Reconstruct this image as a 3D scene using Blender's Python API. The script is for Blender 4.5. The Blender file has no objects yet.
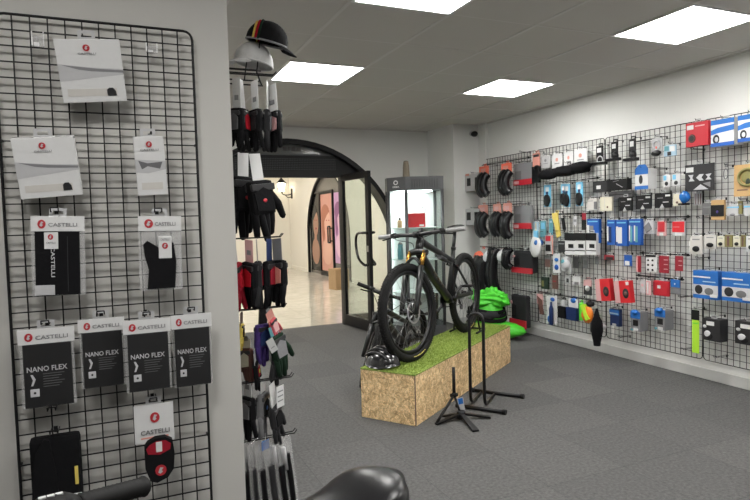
import bpy, bmesh, math, random
from mathutils import Vector, Matrix
random.seed(7)
PI = math.pi; R = math.radians
SC = bpy.context.scene; COL = SC.collection
# ---------------------------------------------------------------- camera, world, exposure
CAMZ = 1.34
f_px, pitch, roll, yaw = 588.36, .0521, -.027, .4136
Fv = Vector((math.sin(yaw)*math.cos(pitch), math.cos(yaw)*math.cos(pitch), -math.sin(pitch)))
R0 = Vector((math.cos(yaw), -math.sin(yaw), 0)); U0 = R0.cross(Fv)
Rv = R0*math.cos(roll)+U0*math.sin(roll); Uv = -R0*math.sin(roll)+U0*math.cos(roll)
cd = bpy.data.cameras.new('camera'); cam = bpy.data.objects.new('camera', cd); COL.objects.link(cam)
m3 = Matrix((Rv, Uv, -Fv)).transposed()
cam.matrix_world = Matrix.Translation((0, 0, CAMZ)) @ m3.to_4x4()
cd.sensor_width = 36; cd.lens = f_px/750*36; cd.clip_start = .05; cd.clip_end = 100
SC.camera = cam
w = bpy.data.worlds.new('world'); SC.world = w; w.use_nodes = True
w.node_tree.nodes['Background'].inputs[0].default_value = (.9, .95, 1, 1)
w.node_tree.nodes['Background'].inputs[1].default_value = .12
SC.view_settings.view_transform = 'Standard'; SC.view_settings.look = 'None'
SC.view_settings.gamma = 1; SC.view_settings.exposure = 0.35; SC.view_settings.use_curve_mapping = False
LAMP = 23.0; CORR = 18.0

# ---------------------------------------------------------------- materials
MATS = {}
def mat(name, col, rough=.6, metal=0, var=0, scale=30, bump=0, emit=None, spec=.5, trans=0, alpha=1, coat=0, clear=False):
    if name in MATS: return MATS[name]
    m = bpy.data.materials.new(name); m.use_nodes = True; n = m.node_tree.nodes; l = m.node_tree.links
    b = n['Principled BSDF']
    c = tuple(col)+(1,)
    b.inputs['Base Color'].default_value = c; b.inputs['Roughness'].default_value = rough
    b.inputs['Metallic'].default_value = metal; b.inputs['Specular IOR Level'].default_value = spec
    b.inputs['Transmission Weight'].default_value = trans; b.inputs['Alpha'].default_value = alpha
    b.inputs['Coat Weight'].default_value = coat
    if var or bump:
        tc = n.new('ShaderNodeTexCoord'); nz = n.new('ShaderNodeTexNoise'); nz.inputs['Scale'].default_value = scale
        nz.inputs['Detail'].default_value = 4; l.new(tc.outputs['Object'], nz.inputs['Vector'])
        if var:
            mx = n.new('ShaderNodeMix'); mx.data_type = 'RGBA'
            mx.inputs[6].default_value = tuple(x*(1-var) for x in col)+(1,)
            mx.inputs[7].default_value = tuple(min(1, x*(1+var)) for x in col)+(1,)
            l.new(nz.outputs['Fac'], mx.inputs[0]); l.new(mx.outputs[2], b.inputs['Base Color'])
        if bump:
            bp = n.new('ShaderNodeBump'); bp.inputs['Strength'].default_value = bump; bp.inputs['Distance'].default_value = .004
            l.new(nz.outputs['Fac'], bp.inputs['Height']); l.new(bp.outputs[0], b.inputs['Normal'])
    if emit:
        b.inputs['Emission Color'].default_value = c; b.inputs['Emission Strength'].default_value = emit
    MATS[name] = m
    return m
def glassmat(name, tint=(.9, .95, .93), gloss=.08):
    if name in MATS: return MATS[name]
    m = bpy.data.materials.new(name); m.use_nodes = True; n = m.node_tree.nodes; l = m.node_tree.links
    n.remove(n['Principled BSDF']); o = n['Material Output']
    t = n.new('ShaderNodeBsdfTransparent'); t.inputs[0].default_value = tint+(1,)
    g = n.new('ShaderNodeBsdfGlossy'); g.inputs['Roughness'].default_value = .02
    fr = n.new('ShaderNodeLayerWeight'); fr.inputs[0].default_value = .5
    mx = n.new('ShaderNodeMixShader'); pw = n.new('ShaderNodeMath'); pw.operation = 'POWER'; pw.inputs[1].default_value = 4
    ad = n.new('ShaderNodeMath'); ad.operation = 'MULTIPLY_ADD'; ad.inputs[1].default_value = .7; ad.inputs[2].default_value = gloss*.3
    l.new(fr.outputs['Facing'], pw.inputs[0]); l.new(pw.outputs[0], ad.inputs[0]); l.new(ad.outputs[0], mx.inputs[0])
    l.new(t.outputs[0], mx.inputs[1]); l.new(g.outputs[0], mx.inputs[2]); l.new(mx.outputs[0], o.inputs[0])
    MATS[name] = m; return m
def nodes_mat(name):
    m = bpy.data.materials.new(name); m.use_nodes = True
    MATS[name] = m; return m, m.node_tree.nodes, m.node_tree.links, m.node_tree.nodes['Principled BSDF']
PAL = {
 'white': (.62, .62, .62), 'offwhite': (.55, .53, .5), 'pale': (.45, .45, .46), 'grey': (.2, .2, .21), 'midgrey': (.13, .13, .135), 'dark': (.024, .024, .026),
 'black': (.006, .006, .007), 'red': (.46, .012, .025), 'brightred': (.58, .014, .022), 'emblem': (.40, .02, .03), 'darkred': (.27, .012, .025), 'orange': (.75, .14, .08), 'salmon': (.62, .27, .22),
 'pink': (.6, .34, .34), 'blue': (.008, .085, .38), 'midblue': (.012, .125, .43), 'cyan': (.16, .46, .68), 'paleblue': (.35, .5, .62), 'navy': (.015, .03, .1),
 'yellow': (.7, .55, .12), 'neon': (.42, .75, .04), 'lime': (.12, .75, .05), 'kraft': (.47, .3, .13), 'gold': (.5, .27, .06), 'olive': (.2, .18, .06), 'cream': (.6, .57, .45),
 'brown': (.12, .06, .05), 'teal': (.1, .3, .35), 'purple': (.06, .03, .2), 'darkgreen': (.010, .024, .014), 'silver': (.5, .5, .52), 'flesh': (.55, .3, .22)}
def pal(c, kind='card'):
    if c not in PAL: return MATS[c]
    r = {'card': .45, 'plastic': .3, 'fabric': .9, 'gloss': .15}[kind]
    return mat(c+' '+kind, PAL[c], r, var=.12 if kind == 'fabric' else .04, scale=60, bump=.5 if kind == 'fabric' else 0, spec=.15 if kind == 'fabric' else (.3 if c in ('black', 'dark', 'navy') else .5))

# ---------------------------------------------------------------- mesh helpers
def add_box(bm, x0, x1, y0, y1, z0, z1, bev=0, M=None):
    r = bmesh.ops.create_cube(bm, size=1)
    vs = r['verts']
    for v in vs:
        v.co = Vector(((x0+x1)/2+v.co.x*(x1-x0), (y0+y1)/2+v.co.y*(y1-y0), (z0+z1)/2+v.co.z*(z1-z0)))
    if bev:
        es = list({e for v in vs for e in v.link_edges})
        rb = bmesh.ops.bevel(bm, geom=es, offset=bev, segments=2, affect='EDGES', profile=.6)
        vs = list({v for fc in rb['faces'] for v in fc.verts} | {v for v in vs if v.is_valid})
    if M is not None:
        for v in vs: v.co = M @ v.co
    return vs
def sweep(bm, pts, rad, n=8, closed=False, flat=None, cap=True):
    """tube along points; rad number or list; flat=(a,b) scales the section"""
    pts = [Vector(p) for p in pts]; N = len(pts)
    rad = [rad]*N if isinstance(rad, (int, float)) else rad
    rings = []; prev = None
    for i, p in enumerate(pts):
        if closed: t = pts[(i+1) % N]-pts[i-1]
        else: t = pts[min(i+1, N-1)]-pts[max(i-1, 0)]
        t.normalize()
        if prev is None:
            a = Vector((0, 0, 1)) if abs(t.z) < .9 else Vector((0, 1, 0))
            u = (a-t*a.dot(t)).normalized()
        else:
            u = (prev-t*prev.dot(t)).normalized()
        prev = u; v = t.cross(u)
        fa, fb = flat or (1, 1)
        rings.append([bm.verts.new(p+(u*math.cos(2*PI*k/n)*fa+v*math.sin(2*PI*k/n)*fb)*rad[i]) for k in range(n)])
    for i in range(N if closed else N-1):
        a, b = rings[i], rings[(i+1) % N]
        for k in range(n):
            fc = bm.faces.new((a[k], a[(k+1) % n], b[(k+1) % n], b[k])); fc.smooth = True
    if cap and not closed:
        bm.faces.new(rings[0][::-1]); bm.faces.new(rings[-1])
def bez(pts, k=6):
    """Catmull-Rom through points"""
    P = [Vector(p) for p in pts]; P = [P[0]*2-P[1]]+P+[P[-1]*2-P[-2]]; out = []
    for i in range(1, len(P)-2):
        for j in range(k):
            t = j/k; a, b, c, d = P[i-1:i+3]
            out.append(.5*((2*b)+(c-a)*t+(2*a-5*b+4*c-d)*t*t+(3*b-a-3*c+d)*t**3))
    out.append(P[-2]); return out
def cyl(bm, p0, p1, r0, r1=None, n=16): sweep(bm, [p0, p1], [r0, r0 if r1 is None else r1], n)
def ell(bm, c, rx, ry, rz, M=None, u=16, v=10):
    r = bmesh.ops.create_uvsphere(bm, u_segments=u, v_segments=v, radius=1)
    for q in r['verts']:
        q.co = Vector((q.co.x*rx, q.co.y*ry, q.co.z*rz))
        if M is not None: q.co = M @ q.co
        q.co += Vector(c)
        for fc in q.link_faces: fc.smooth = True
    return r['verts']
def prism(bm, poly, axis, a0, a1):
    """polygon (list of 2D) extruded along axis: 'y' -> poly is (x,z); 'x' -> (y,z); 'z' -> (x,y)"""
    def P(q, a): return {'y': (q[0], a, q[1]), 'x': (a, q[0], q[1]), 'z': (q[0], q[1], a)}[axis]
    A = [bm.verts.new(P(q, a0)) for q in poly]; B = [bm.verts.new(P(q, a1)) for q in poly]; n = len(poly)
    bm.faces.new(A); bm.faces.new(B[::-1])
    for i in range(n): bm.faces.new((A[i], B[i], B[(i+1) % n], A[(i+1) % n]))
def obj(name, bm, m, parent=None, smooth=False, recalc=True):
    if isinstance(bm, bpy.types.Mesh): me = bm
    else:
        if recalc: bmesh.ops.recalc_face_normals(bm, faces=bm.faces)
        me = bpy.data.meshes.new(name); bm.to_mesh(me); bm.free()
    if smooth:
        for p in me.polygons: p.use_smooth = True
    o = bpy.data.objects.new(name, me); COL.objects.link(o)
    if isinstance(m, (list, tuple)):
        for q in m: me.materials.append(q)
    else: me.materials.append(m)
    if parent: o.parent = parent
    return o
def BM(): return bmesh.new()
def tag(o, label, cat, group=None, kind=None):
    o['label'] = label; o['category'] = cat
    if group: o['group'] = group
    if kind: o['kind'] = kind
    return o
def struct(o, ): o['kind'] = 'structure'; return o
def thing(name, label, cat, loc=(0, 0, 0), rz=0, group=None):
    o = bpy.data.objects.new(name, None); COL.objects.link(o); o.empty_display_size = .05
    o.location = loc; o.rotation_euler = (0, 0, rz); return tag(o, label, cat, group)
def boxo(name, m, parent, x0, x1, y0, y1, z0, z1, bev=0, M=None):
    b = BM(); add_box(b, x0, x1, y0, y1, z0, z1, bev, M); return obj(name, b, m, parent)
def text_mesh(s, size, depth=.0006, align='CENTER', bold=0):
    cu = bpy.data.curves.new('lettering', 'FONT'); cu.body = s; cu.size = size; cu.extrude = depth; cu.align_x = align; cu.align_y = 'CENTER'; cu.offset = bold
    cu.resolution_u = 2
    o = bpy.data.objects.new('lettering', cu); COL.objects.link(o)
    dg = bpy.context.evaluated_depsgraph_get(); me = bpy.data.meshes.new_from_object(o.evaluated_get(dg))
    bpy.data.objects.remove(o); return me
def text(s, width, height, x, y, z, m, parent, name='lettering', vertical=False, bold=0, M=None):
    """text standing in the local XZ plane, facing -Y, fitted to width x height, centred on x, z"""
    me = text_mesh(s, 1, .004, bold=bold)
    xs = [v.co.x for v in me.vertices]; ys = [v.co.y for v in me.vertices]
    cx, cy = (min(xs)+max(xs))/2, (min(ys)+max(ys))/2; sx = width/(max(xs)-min(xs)); sy = height/(max(ys)-min(ys))
    for v in me.vertices:
        a, b, c = (v.co.x-cx)*sx, (v.co.y-cy)*sy, v.co.z*.1
        if vertical: a, b = b, -a
        v.co = Vector((x+a, y-c, z+b))
        if M is not None: v.co = M @ v.co
    return obj(name, me, m, parent)

# ---------------------------------------------------------------- the room
H = 2.484; XW = 4.25; YB = 6.92; ZF = 0
XL = -3.0; YF = -4.0
def wall_mat(name, col, rough=.75):
    m, n, l, b = nodes_mat(name)
    tc = n.new('ShaderNodeTexCoord'); nz = n.new('ShaderNodeTexNoise'); nz.inputs['Scale'].default_value = 2.0; nz.inputs['Detail'].default_value = 5
    mx = n.new('ShaderNodeMix'); mx.data_type = 'RGBA'
    mx.inputs[6].default_value = tuple(c*.96 for c in col)+(1,); mx.inputs[7].default_value = tuple(col)+(1,)
    n2 = n.new('ShaderNodeTexNoise'); n2.inputs['Scale'].default_value = 180
    bp = n.new('ShaderNodeBump'); bp.inputs['Strength'].default_value = .12; bp.inputs['Distance'].default_value = .002
    l.new(tc.outputs['Object'], nz.inputs[0]); l.new(tc.outputs['Object'], n2.inputs[0])
    l.new(nz.outputs['Fac'], mx.inputs[0]); l.new(mx.outputs[2], b.inputs['Base Color'])
    l.new(n2.outputs['Fac'], bp.inputs['Height']); l.new(bp.outputs[0], b.inputs['Normal'])
    b.inputs['Roughness'].default_value = rough; return m
M_WALL = wall_mat('painted wall', (.74, .74, .72))
M_PILLAR = wall_mat('painted pillar', (.50, .49, .465))
M_CORR = wall_mat('cream corridor plaster', (.80, .77, .70))
# carpet tiles
M_CARPET, n, l, b = nodes_mat('carpet tiles')
tc = n.new('ShaderNodeTexCoord'); mp = n.new('ShaderNodeMapping'); l.new(tc.outputs['Object'], mp.inputs[0])
br = n.new('ShaderNodeTexBrick'); br.offset = 0; br.inputs['Scale'].default_value = 1; br.inputs['Brick Width'].default_value = .5; br.inputs['Row Height'].default_value = .5
br.inputs['Mortar Size'].default_value = .0016; br.inputs['Mortar Smooth'].default_value = .6
br.inputs['Color1'].default_value = (.084, .083, .083, 1); br.inputs['Color2'].default_value = (.103, .101, .100, 1); br.inputs['Mortar'].default_value = (.05, .05, .052, 1)
mp.inputs['Location'].default_value = (.1, .23, 0)
l.new(mp.outputs[0], br.inputs[0])
nz = n.new('ShaderNodeTexNoise'); nz.inputs['Scale'].default_value = 320; nz.inputs['Detail'].default_value = 3; l.new(tc.outputs['Object'], nz.inputs[0])
n3 = n.new('ShaderNodeTexNoise'); n3.inputs['Scale'].default_value = 60; n3.inputs['Detail'].default_value = 6; l.new(tc.outputs['Object'], n3.inputs[0])
mu = n.new('ShaderNodeMath'); mu.operation = 'ADD'; l.new(nz.outputs['Fac'], mu.inputs[0]); l.new(n3.outputs['Fac'], mu.inputs[1])
mr = n.new('ShaderNodeMapRange'); mr.inputs[1].default_value = .6; mr.inputs[2].default_value = 1.4; mr.inputs[3].default_value = .5; mr.inputs[4].default_value = 1.5; l.new(mu.outputs[0], mr.inputs[0])
vm = n.new('ShaderNodeVectorMath'); vm.operation = 'SCALE'; l.new(br.outputs[0], vm.inputs[0]); l.new(mr.outputs[0], vm.inputs['Scale'])
l.new(vm.outputs[0], b.inputs['Base Color']); b.inputs['Roughness'].default_value = .95; b.inputs['Specular IOR Level'].default_value = .2
bp = n.new('ShaderNodeBump'); bp.inputs['Strength'].default_value = .5; bp.inputs['Distance'].default_value = .003
l.new(nz.outputs['Fac'], bp.inputs['Height']); l.new(bp.outputs[0], b.inputs['Normal'])
# marble corridor floor
M_MARB, n, l, b = nodes_mat('polished marble')
tc = n.new('ShaderNodeTexCoord'); br = n.new('ShaderNodeTexBrick'); br.offset = 0; br.inputs['Scale'].default_value = 1; br.inputs['Brick Width'].default_value = .6; br.inputs['Row Height'].default_value = .6
br.inputs['Mortar Size'].default_value = .003; br.inputs['Color1'].default_value = (.56, .53, .46, 1); br.inputs['Color2'].default_value = (.58, .55, .48, 1); br.inputs['Mortar'].default_value = (.46, .43, .37, 1)
l.new(tc.outputs['Object'], br.inputs[0])
nz = n.new('ShaderNodeTexNoise'); nz.inputs['Scale'].default_value = 3; nz.inputs['Detail'].default_value = 8; nz.inputs['Distortion'].default_value = 2; l.new(tc.outputs['Object'], nz.inputs[0])
mr = n.new('ShaderNodeMapRange'); mr.inputs[1].default_value = .3; mr.inputs[2].default_value = .7; mr.inputs[3].default_value = .88; mr.inputs[4].default_value = 1.08; l.new(nz.outputs['Fac'], mr.inputs[0])
vm = n.new('ShaderNodeVectorMath'); vm.operation = 'SCALE'; l.new(br.outputs[0], vm.inputs[0]); l.new(mr.outputs[0], vm.inputs['Scale'])
l.new(vm.outputs[0], b.inputs['Base Color']); b.inputs['Roughness'].default_value = .12
# ceiling tile
M_CEIL, n, l, b = nodes_mat('ceiling tile')
tc = n.new('ShaderNodeTexCoord'); nz = n.new('ShaderNodeTexNoise'); nz.inputs['Scale'].default_value = 150; l.new(tc.outputs['Object'], nz.inputs[0])
bp = n.new('ShaderNodeBump'); bp.inputs['Strength'].default_value = .3; bp.inputs['Distance'].default_value = .002; l.new(nz.outputs['Fac'], bp.inputs['Height']); l.new(bp.outputs[0], b.inputs['Normal'])
b.inputs['Base Color'].default_value = (.56, .54, .51, 1); b.inputs['Roughness'].default_value = .9
M_TBAR = mat('ceiling runner', (.60, .58, .56), .5)
M_GAP = mat('ceiling shadow gap', (.10, .095, .09), .9)
M_BLACKM = mat('black powder coat', (.007, .007, .008), .45, spec=.3)
M_WIRE = mat('black wire', (.008, .008, .009), .5, spec=.25)
M_BASE = mat('light baseboard', (.50, .50, .49), .4)

b = BM(); add_box(b, XL-.2, XW+.2, YF-.2, YB+.25, -.1, 0); struct(obj('floor', b, M_CARPET))
b = BM(); add_box(b, -3.3, 5.2, YB+.25, 17.2, -.1, 0); struct(obj('floor_corridor', b, M_MARB))
# right wall, front and left walls
struct(boxo('wall_right', M_WALL, None, XW, XW+.15, YF, YB+.25, 0, H+.1))
struct(boxo('wall_left', M_WALL, None, XL-.15, XL, YF, YB+.25, 0, H+.1))
struct(boxo('wall_front', M_WALL, None, XL-.15, XW+.15, YF-.15, YF, 0, H+.1))
# back wall with the arched opening
AC, AZ, AR = 1.93, .83, 1.505
arc = [(AC+AR*math.cos(PI*k/40), AZ+AR*math.sin(PI*k/40)) for k in range(41)]
b = BM()
ya, yb = YB, YB+.22
prev = None
outer = []
for (x, z) in arc: outer.append((x, H+.1))
for y, flip in ((ya, 0), (yb, 1)):
    top = [b.verts.new((x, y, H+.1)) for x, z in arc]; low = [b.verts.new((x, y, z)) for x, z in arc]
    for i in range(40): b.faces.new((top[i], top[i+1], low[i+1], low[i]))
add_box(b, XL, AC-AR, ya, yb, 0, H+.1); add_box(b, AC+AR, XW, ya, yb, 0, H+.1)
struct(obj('wall_back', b, M_WALL))
b = BM()
path = [(AC+AR, 0)]+arc+[(AC-AR, 0)]
for i in range(len(path)-1):
    (x0, z0), (x1, z1) = path[i], path[i+1]
    q0 = Vector((x0-AC, z0-AZ)) if z0 > AZ else Vector((x0-AC, 0)); q1 = Vector((x1-AC, z1-AZ)) if z1 > AZ else Vector((x1-AC, 0))
    s0 = 1-.055/q0.length; s1 = 1-.055/q1.length
    i0 = (AC+q0.x*s0, (AZ+q0.y*s0) if z0 > AZ else z0); i1 = (AC+q1.x*s1, (AZ+q1.y*s1) if z1 > AZ else z1)
    vs = []
    for y in (YB-.012, YB+.225): vs.append([b.verts.new((p[0], y, p[1])) for p in ((x0, z0), (x1, z1), i1, i0)])
    for q in range(4): b.faces.new((vs[0][q], vs[0][(q+1) % 4], vs[1][(q+1) % 4], vs[1][q]))
    b.faces.new(vs[0]); b.faces.new(vs[1][::-1])
bmesh.ops.remove_doubles(b, verts=b.verts, dist=.0005)
struct(obj('trim_arch_frame', b, M_BLACKM))
# column in the back right corner
struct(boxo('wall_column', M_WALL, None, 3.84, XW, 6.27, YB, 0, H))
struct(boxo('trim_column_duct', M_WALL, None, XW-.045, XW, 6.12, 6.27, 0, H))
# pillar with the near grid
PX = .413; PY = 2.245
struct(boxo('wall_pillar', M_PILLAR, None, XL, PX, PY, 3.05, 0, H))
# baseboards
struct(boxo('baseboard_right', M_BASE, None, XW-.014, XW, YF, 6.12, 0, .085, .003))
struct(boxo('baseboard_back', M_BASE, None, AC+AR+.0, 3.84, YB-.014, YB, 0, .085, .003))
struct(boxo('baseboard_column', M_BASE, None, 3.826, XW-.05, 6.256, 6.27, 0, .085, .003))
# ceiling with runners and light panels
TX, TY = 1.1775, 2.912
LIGHTS = [(0, -1), (0, 2), (3, -1), (3, 2), (-3, 2), (0, -4), (3, -4), (-3, -4), (0, -7), (-3, 5), (-6, 5)]  # includes unseen panels added to brighten the pillar and the back wall
b = BM()
ncx = range(-8, 6); ncy = range(-12, 8)
for i in ncx:
    for j in ncy:
        if (i, j) in LIGHTS: continue
        x0, x1 = max(XL, TX+.6*i), min(XW, TX+.6*i+.6); y0, y1 = max(YF, TY+.6*j), min(YB, TY+.6*j+.6)
        if x1-x0 < .01 or y1-y0 < .01: continue
        dz = random.uniform(-.0015, .0015)
        add_box(b, x0+.004, x1-.004, y0+.004, y1-.004, H+dz, H+.02)
struct(obj('ceiling', b, M_CEIL))
struct(boxo('ceiling_slab', M_GAP, None, XL-.15, XW+.15, YF-.15, YB+.22, H+.12, H+.2))
b = BM()
for i in range(-8, 6):
    x = TX+.6*i
    if XL < x < XW: add_box(b, x-.012, x+.012, YF, YB, H-.003, H+.012)
for j in range(-12, 8):
    y = TY+.6*j
    if YF < y < YB: add_box(b, XL, XW, y-.006, y+.006, H-.001, H+.01)
struct(obj('trim_ceiling_grid', b, M_TBAR))
b = BM()
add_box(b, XW-.02, XW, YF, 6.12, H-.012, H+.0, .002); add_box(b, AC-AR, 3.84, YB-.02, YB, H-.012, H, .002)
struct(obj('trim_ceiling_edge', b, M_TBAR))
M_LAMP = mat('lit diffuser', (1, .985, .95), .5, emit=LAMP)
M_FRAME = mat('white lamp frame', (.75, .75, .75), .4)
LNAME = {(0, -1): 'square ceiling light panel cut off by the top edge above the display bike', (0, 2): 'square ceiling light panel nearest the cycling caps, above the glass door',
         (3, -1): 'largest square ceiling light panel close to the right wall', (3, 2): 'smallest square ceiling light panel close to the column and wall grid',
         (-3, 5): 'added square ceiling light panel hidden by the pillar, brightening the back wall', (-6, 5): 'added square ceiling light panel hidden by the pillar, far left corner, brightening the back wall',
         (-3, 2): 'square ceiling light panel hidden behind the grey pillar', (-3, -4): 'added square ceiling light panel, out of view, brightening the near side of the pillar', (0, -7): 'added square ceiling light panel furthest behind the camera, out of view, brightening the pillar', (0, -4): 'square ceiling light panel above the foreground bike, out of view', (3, -4): 'square ceiling light panel by the right wall, out of view'}
for (i, j) in LIGHTS:
    x0, y0 = TX+.6*i, TY+.6*j
    t = thing('ceiling_light', LNAME.get((i, j), 'square ceiling light panel behind the view or over the pillar'), 'light', (x0+.3, y0+.3, H), 0, 'ceiling light panels')
    b = BM()
    for a in ((-.3, .3, -.3, -.282), (-.3, .3, .282, .3), (-.3, -.282, -.282, .282), (.282, .3, -.282, .282)): add_box(b, a[0], a[1], a[2], a[3], -.008, .02, .001)
    obj('frame', b, M_FRAME, t); boxo('diffuser', M_LAMP, t, -.282, .282, -.282, .282, -.003, .01)
# ---- corridor
struct(boxo('wall_corridor_right', M_CORR, None, 4.6, 4.75, YB+.25, 11.75, 0, 3.3))
CC, CZ, CR = 13.32, .95, 1.52
arc2 = [(CC+CR*math.cos(PI*k/30), CZ+CR*math.sin(PI*k/30)) for k in range(31)]
b = BM()
for x in (4.6, 4.75):
    top = [b.verts.new((x, y, 3.3)) for y, z in arc2]; low = [b.verts.new((x, y, z)) for y, z in arc2]
    for i in range(30): b.faces.new((top[i], top[i+1], low[i+1], low[i]))
add_box(b, 4.6, 4.75, 11.75, CC-CR, 0, 3.3); add_box(b, 4.6, 4.75, CC+CR, 16.7, 0, 3.3)
struct(obj('wall_shopfront', b, M_CORR))
b = BM(); path = [(CC+CR, 0)]+arc2+[(CC-CR, 0)]
sweep(b, [(4.62, y, z) for y, z in path], .035, 6)
struct(obj('trim_shopfront_arch', b, M_BLACKM))
struct(boxo('wall_corridor_far', M_CORR, None, -3.2, 4.6, 16.55, 16.7, 0, 3.3))
struct(boxo('wall_corridor_left', M_CORR, None, -3.3, -3.15, YB+.25, 16.7, 0, 3.3))
struct(boxo('ceiling_corridor', M_CORR, None, -3.3, 5.2, YB+.25, 16.8, 3.2, 3.35))
b = BM(); add_box(b, 4.585, 4.6, YB+.25, CC-CR-.06, 0, .09); add_box(b, 4.585, 4.6, CC+CR+.06, 16.55, 0, .09); add_box(b, -3.1, 4.585, 16.535, 16.55, 0, .09)
struct(obj('baseboard_corridor', b, M_CORR))
M_CL = mat('warm corridor diffuser', (1, .95, .86), .5, emit=CORR)
for k, (x, y) in enumerate([(0, 8.9), (2.6, 8.9), (0, 11.5), (2.6, 11.5), (0, 14.3), (2.6, 14.3)]):
    t = thing('corridor_light', 'flat warm corridor light panel '+('in front of the arched entrance', 'to the far side of the entrance', 'on the near half of the corridor', 'in front of the cardboard box', 'at the far end of the corridor', 'by the poster arch')[k], 'light', (x, y, 3.2), 0, 'corridor ceiling lights')
    b = BM()
    for a in ((-.45, .45, -.45, -.42), (-.45, .45, .42, .45), (-.45, -.42, -.42, .42), (.42, .45, -.42, .42)): add_box(b, a[0], a[1], a[2], a[3], -.02, 0)
    obj('frame', b, M_FRAME, t); boxo('diffuser', M_CL, t, -.42, .42, -.42, .42, -.012, -.002)
# shopfront behind the second arch, posters
struct(boxo('wall_shopfront_inside', mat('shopfront grey glass', (.16, .15, .14), .25, var=.1, scale=2), None, 4.67, 4.74, CC-CR-.1, CC+CR+.1, 0, 3.0))
def poster(name, label, y0, y1, z0, z1, bg, skin, hair, lips, handle=False, letters=None):
    t = thing(name, label, 'poster', (4.665, (y0+y1)/2, z0), -PI/2, 'posters in the shopfront arch across the corridor')
    w_, h_ = abs(y1-y0), z1-z0
    boxo('poster_sheet', bg, t, -w_/2, w_/2, -.012, 0, 0, h_, .001)
    b = BM(); ell(b, (w_*.05, -.013, h_*.62), w_*.30, .006, h_*.17); ell(b, (w_*.02, -.012, h_*.42), w_*.13, .005, h_*.12); ell(b, (0, -.0118, h_*.25), w_*.42, .005, h_*.17); obj('portrait', b, skin, t)
    b = BM(); ell(b, (-w_*.12, -.012, h_*.74), w_*.36, .0065, h_*.13); ell(b, (-w_*.30, -.0125, h_*.58), w_*.13, .006, h_*.2); obj('hair', b, hair, t)
    b = BM(); ell(b, (w_*.1, -.0185, h_*.55), w_*.08, .003, h_*.015); ell(b, (w_*.0, -.0185, h_*.66), w_*.05, .003, h_*.008); ell(b, (w_*.2, -.0175, h_*.66), w_*.05, .003, h_*.008); obj('lips_and_eyes', b, lips, t)
    if letters:
        text(letters, w_*.62, h_*.035, 0, -.0125, h_*.16, pal('white'), t, bold=.01)
        boxo('small_print', pal('pale'), t, -w_*.15, w_*.15, -.0135, -.012, h_*.08, h_*.095)
    return t
poster('poster', 'dark poster with a woman’s face, furthest along the shopfront', 14.72, 13.98, .08, 2.02, pal('black', 'gloss'), mat('poster skin dark', (.36, .2, .14), .4), pal('black', 'gloss'), pal('darkred'), letters='BEAUTY'[:0] or None)
poster('poster', 'salmon poster with a face on the shopfront door', 13.88, 13.02, .12, 1.98, mat('poster salmon', (.62, .3, .24), .35), mat('poster skin warm', (.72, .42, .33), .4), mat('poster hair warm', (.42, .14, .08), .4), pal('red'))
poster('poster', 'purple poster with a face, nearest the glass door frame', 12.9, 12.2, .35, 1.98, mat('poster lilac', (.55, .32, .55), .35), mat('poster skin lilac', (.72, .48, .62), .4), mat('poster hair lilac', (.25, .08, .22), .4), pal('purple'))
t = thing('shop_door_frame', 'thin dark door frame with pull handle around the salmon poster', 'door frame', (4.645, 13.45, 0), -PI/2)
b = BM()
for a in ((-.5, -.45, 0, 2.06), (.45, .5, 0, 2.06), (-.45, .45, 2.0, 2.06), (-.45, .45, 0, .1)): add_box(b, a[0], a[1], -.02, .02, a[2], a[3])
obj('frame', b, M_BLACKM, t)
b = BM()
for x in (.26, .40): cyl(b, (x, -.06, .82), (x, -.06, 1.2), .018, n=8)
for z in (.82, 1.2): sweep(b, [(.26, -.06, z), (.40, -.06, z)], .018, 8)
for z in (.86, 1.16): cyl(b, (.42, -.06, z), (.46, 0, z), .014, n=8)
obj('handle', b, M_BLACKM, t)
# lantern
t = thing('wall_lantern', 'black wall lantern with lit glass on the cream corridor wall', 'lamp', (4.6, 16.2, 2.15), 0)
b = BM(); add_box(b, -.025, 0, -.05, .05, -.16, .12, .005); obj('wall_plate', b, M_BLACKM, t)
b = BM(); sweep(b, bez([(-.02, 0, -.03), (-.12, 0, -.06), (-.24, 0, -.05), (-.3, 0, .0)], 5), .013, 8); sweep(b, bez([(-.02, 0, -.12), (-.12, 0, -.13), (-.2, 0, -.06)], 5), .01, 8); obj('bracket', b, M_BLACKM, t)
b = BM(); prism(b, [(-.055, -.055), (.055, -.055), (.055, .055), (-.055, .055)], 'z', .03, .05)
cyl(b, (0, 0, .05), (0, 0, .27), .075, .11, 6)
for v in b.verts: v.co.x -= .3
obj('glass_shade', b, mat('lantern glow', (1, .9, .7), .4, emit=9), t)
b = BM(); cyl(b, (-.3, 0, .27), (-.3, 0, .285), .145, n=6); cyl(b, (-.3, 0, .285), (-.3, 0, .4), .14, .03, 6); cyl(b, (-.3, 0, .4), (-.3, 0, .44), .03, .01, 6)
for k in range(6):
    a = 2*PI*k/6; sweep(b, [(-.3+.08*math.cos(a), .08*math.sin(a), .04), (-.3+.115*math.cos(a), .115*math.sin(a), .28)], .008, 5)
cyl(b, (-.3, 0, 0), (-.3, 0, .045), .02, .085, 6); obj('cap_and_cage', b, M_BLACKM, t)
# cardboard box on the corridor floor
t = thing('cardboard_box', 'brown cardboard box standing on the corridor floor by the purple poster', 'box', (3.94, 10.77, 0), R(10))
boxo('carton', mat('cardboard', (.36, .24, .13), .8, var=.1), t, -.15, .15, -.14, .14, 0, .40, .004)
boxo('packing_tape', pal('kraft'), t, -.025, .025, -.1415, .1415, .28, .4015)

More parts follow.
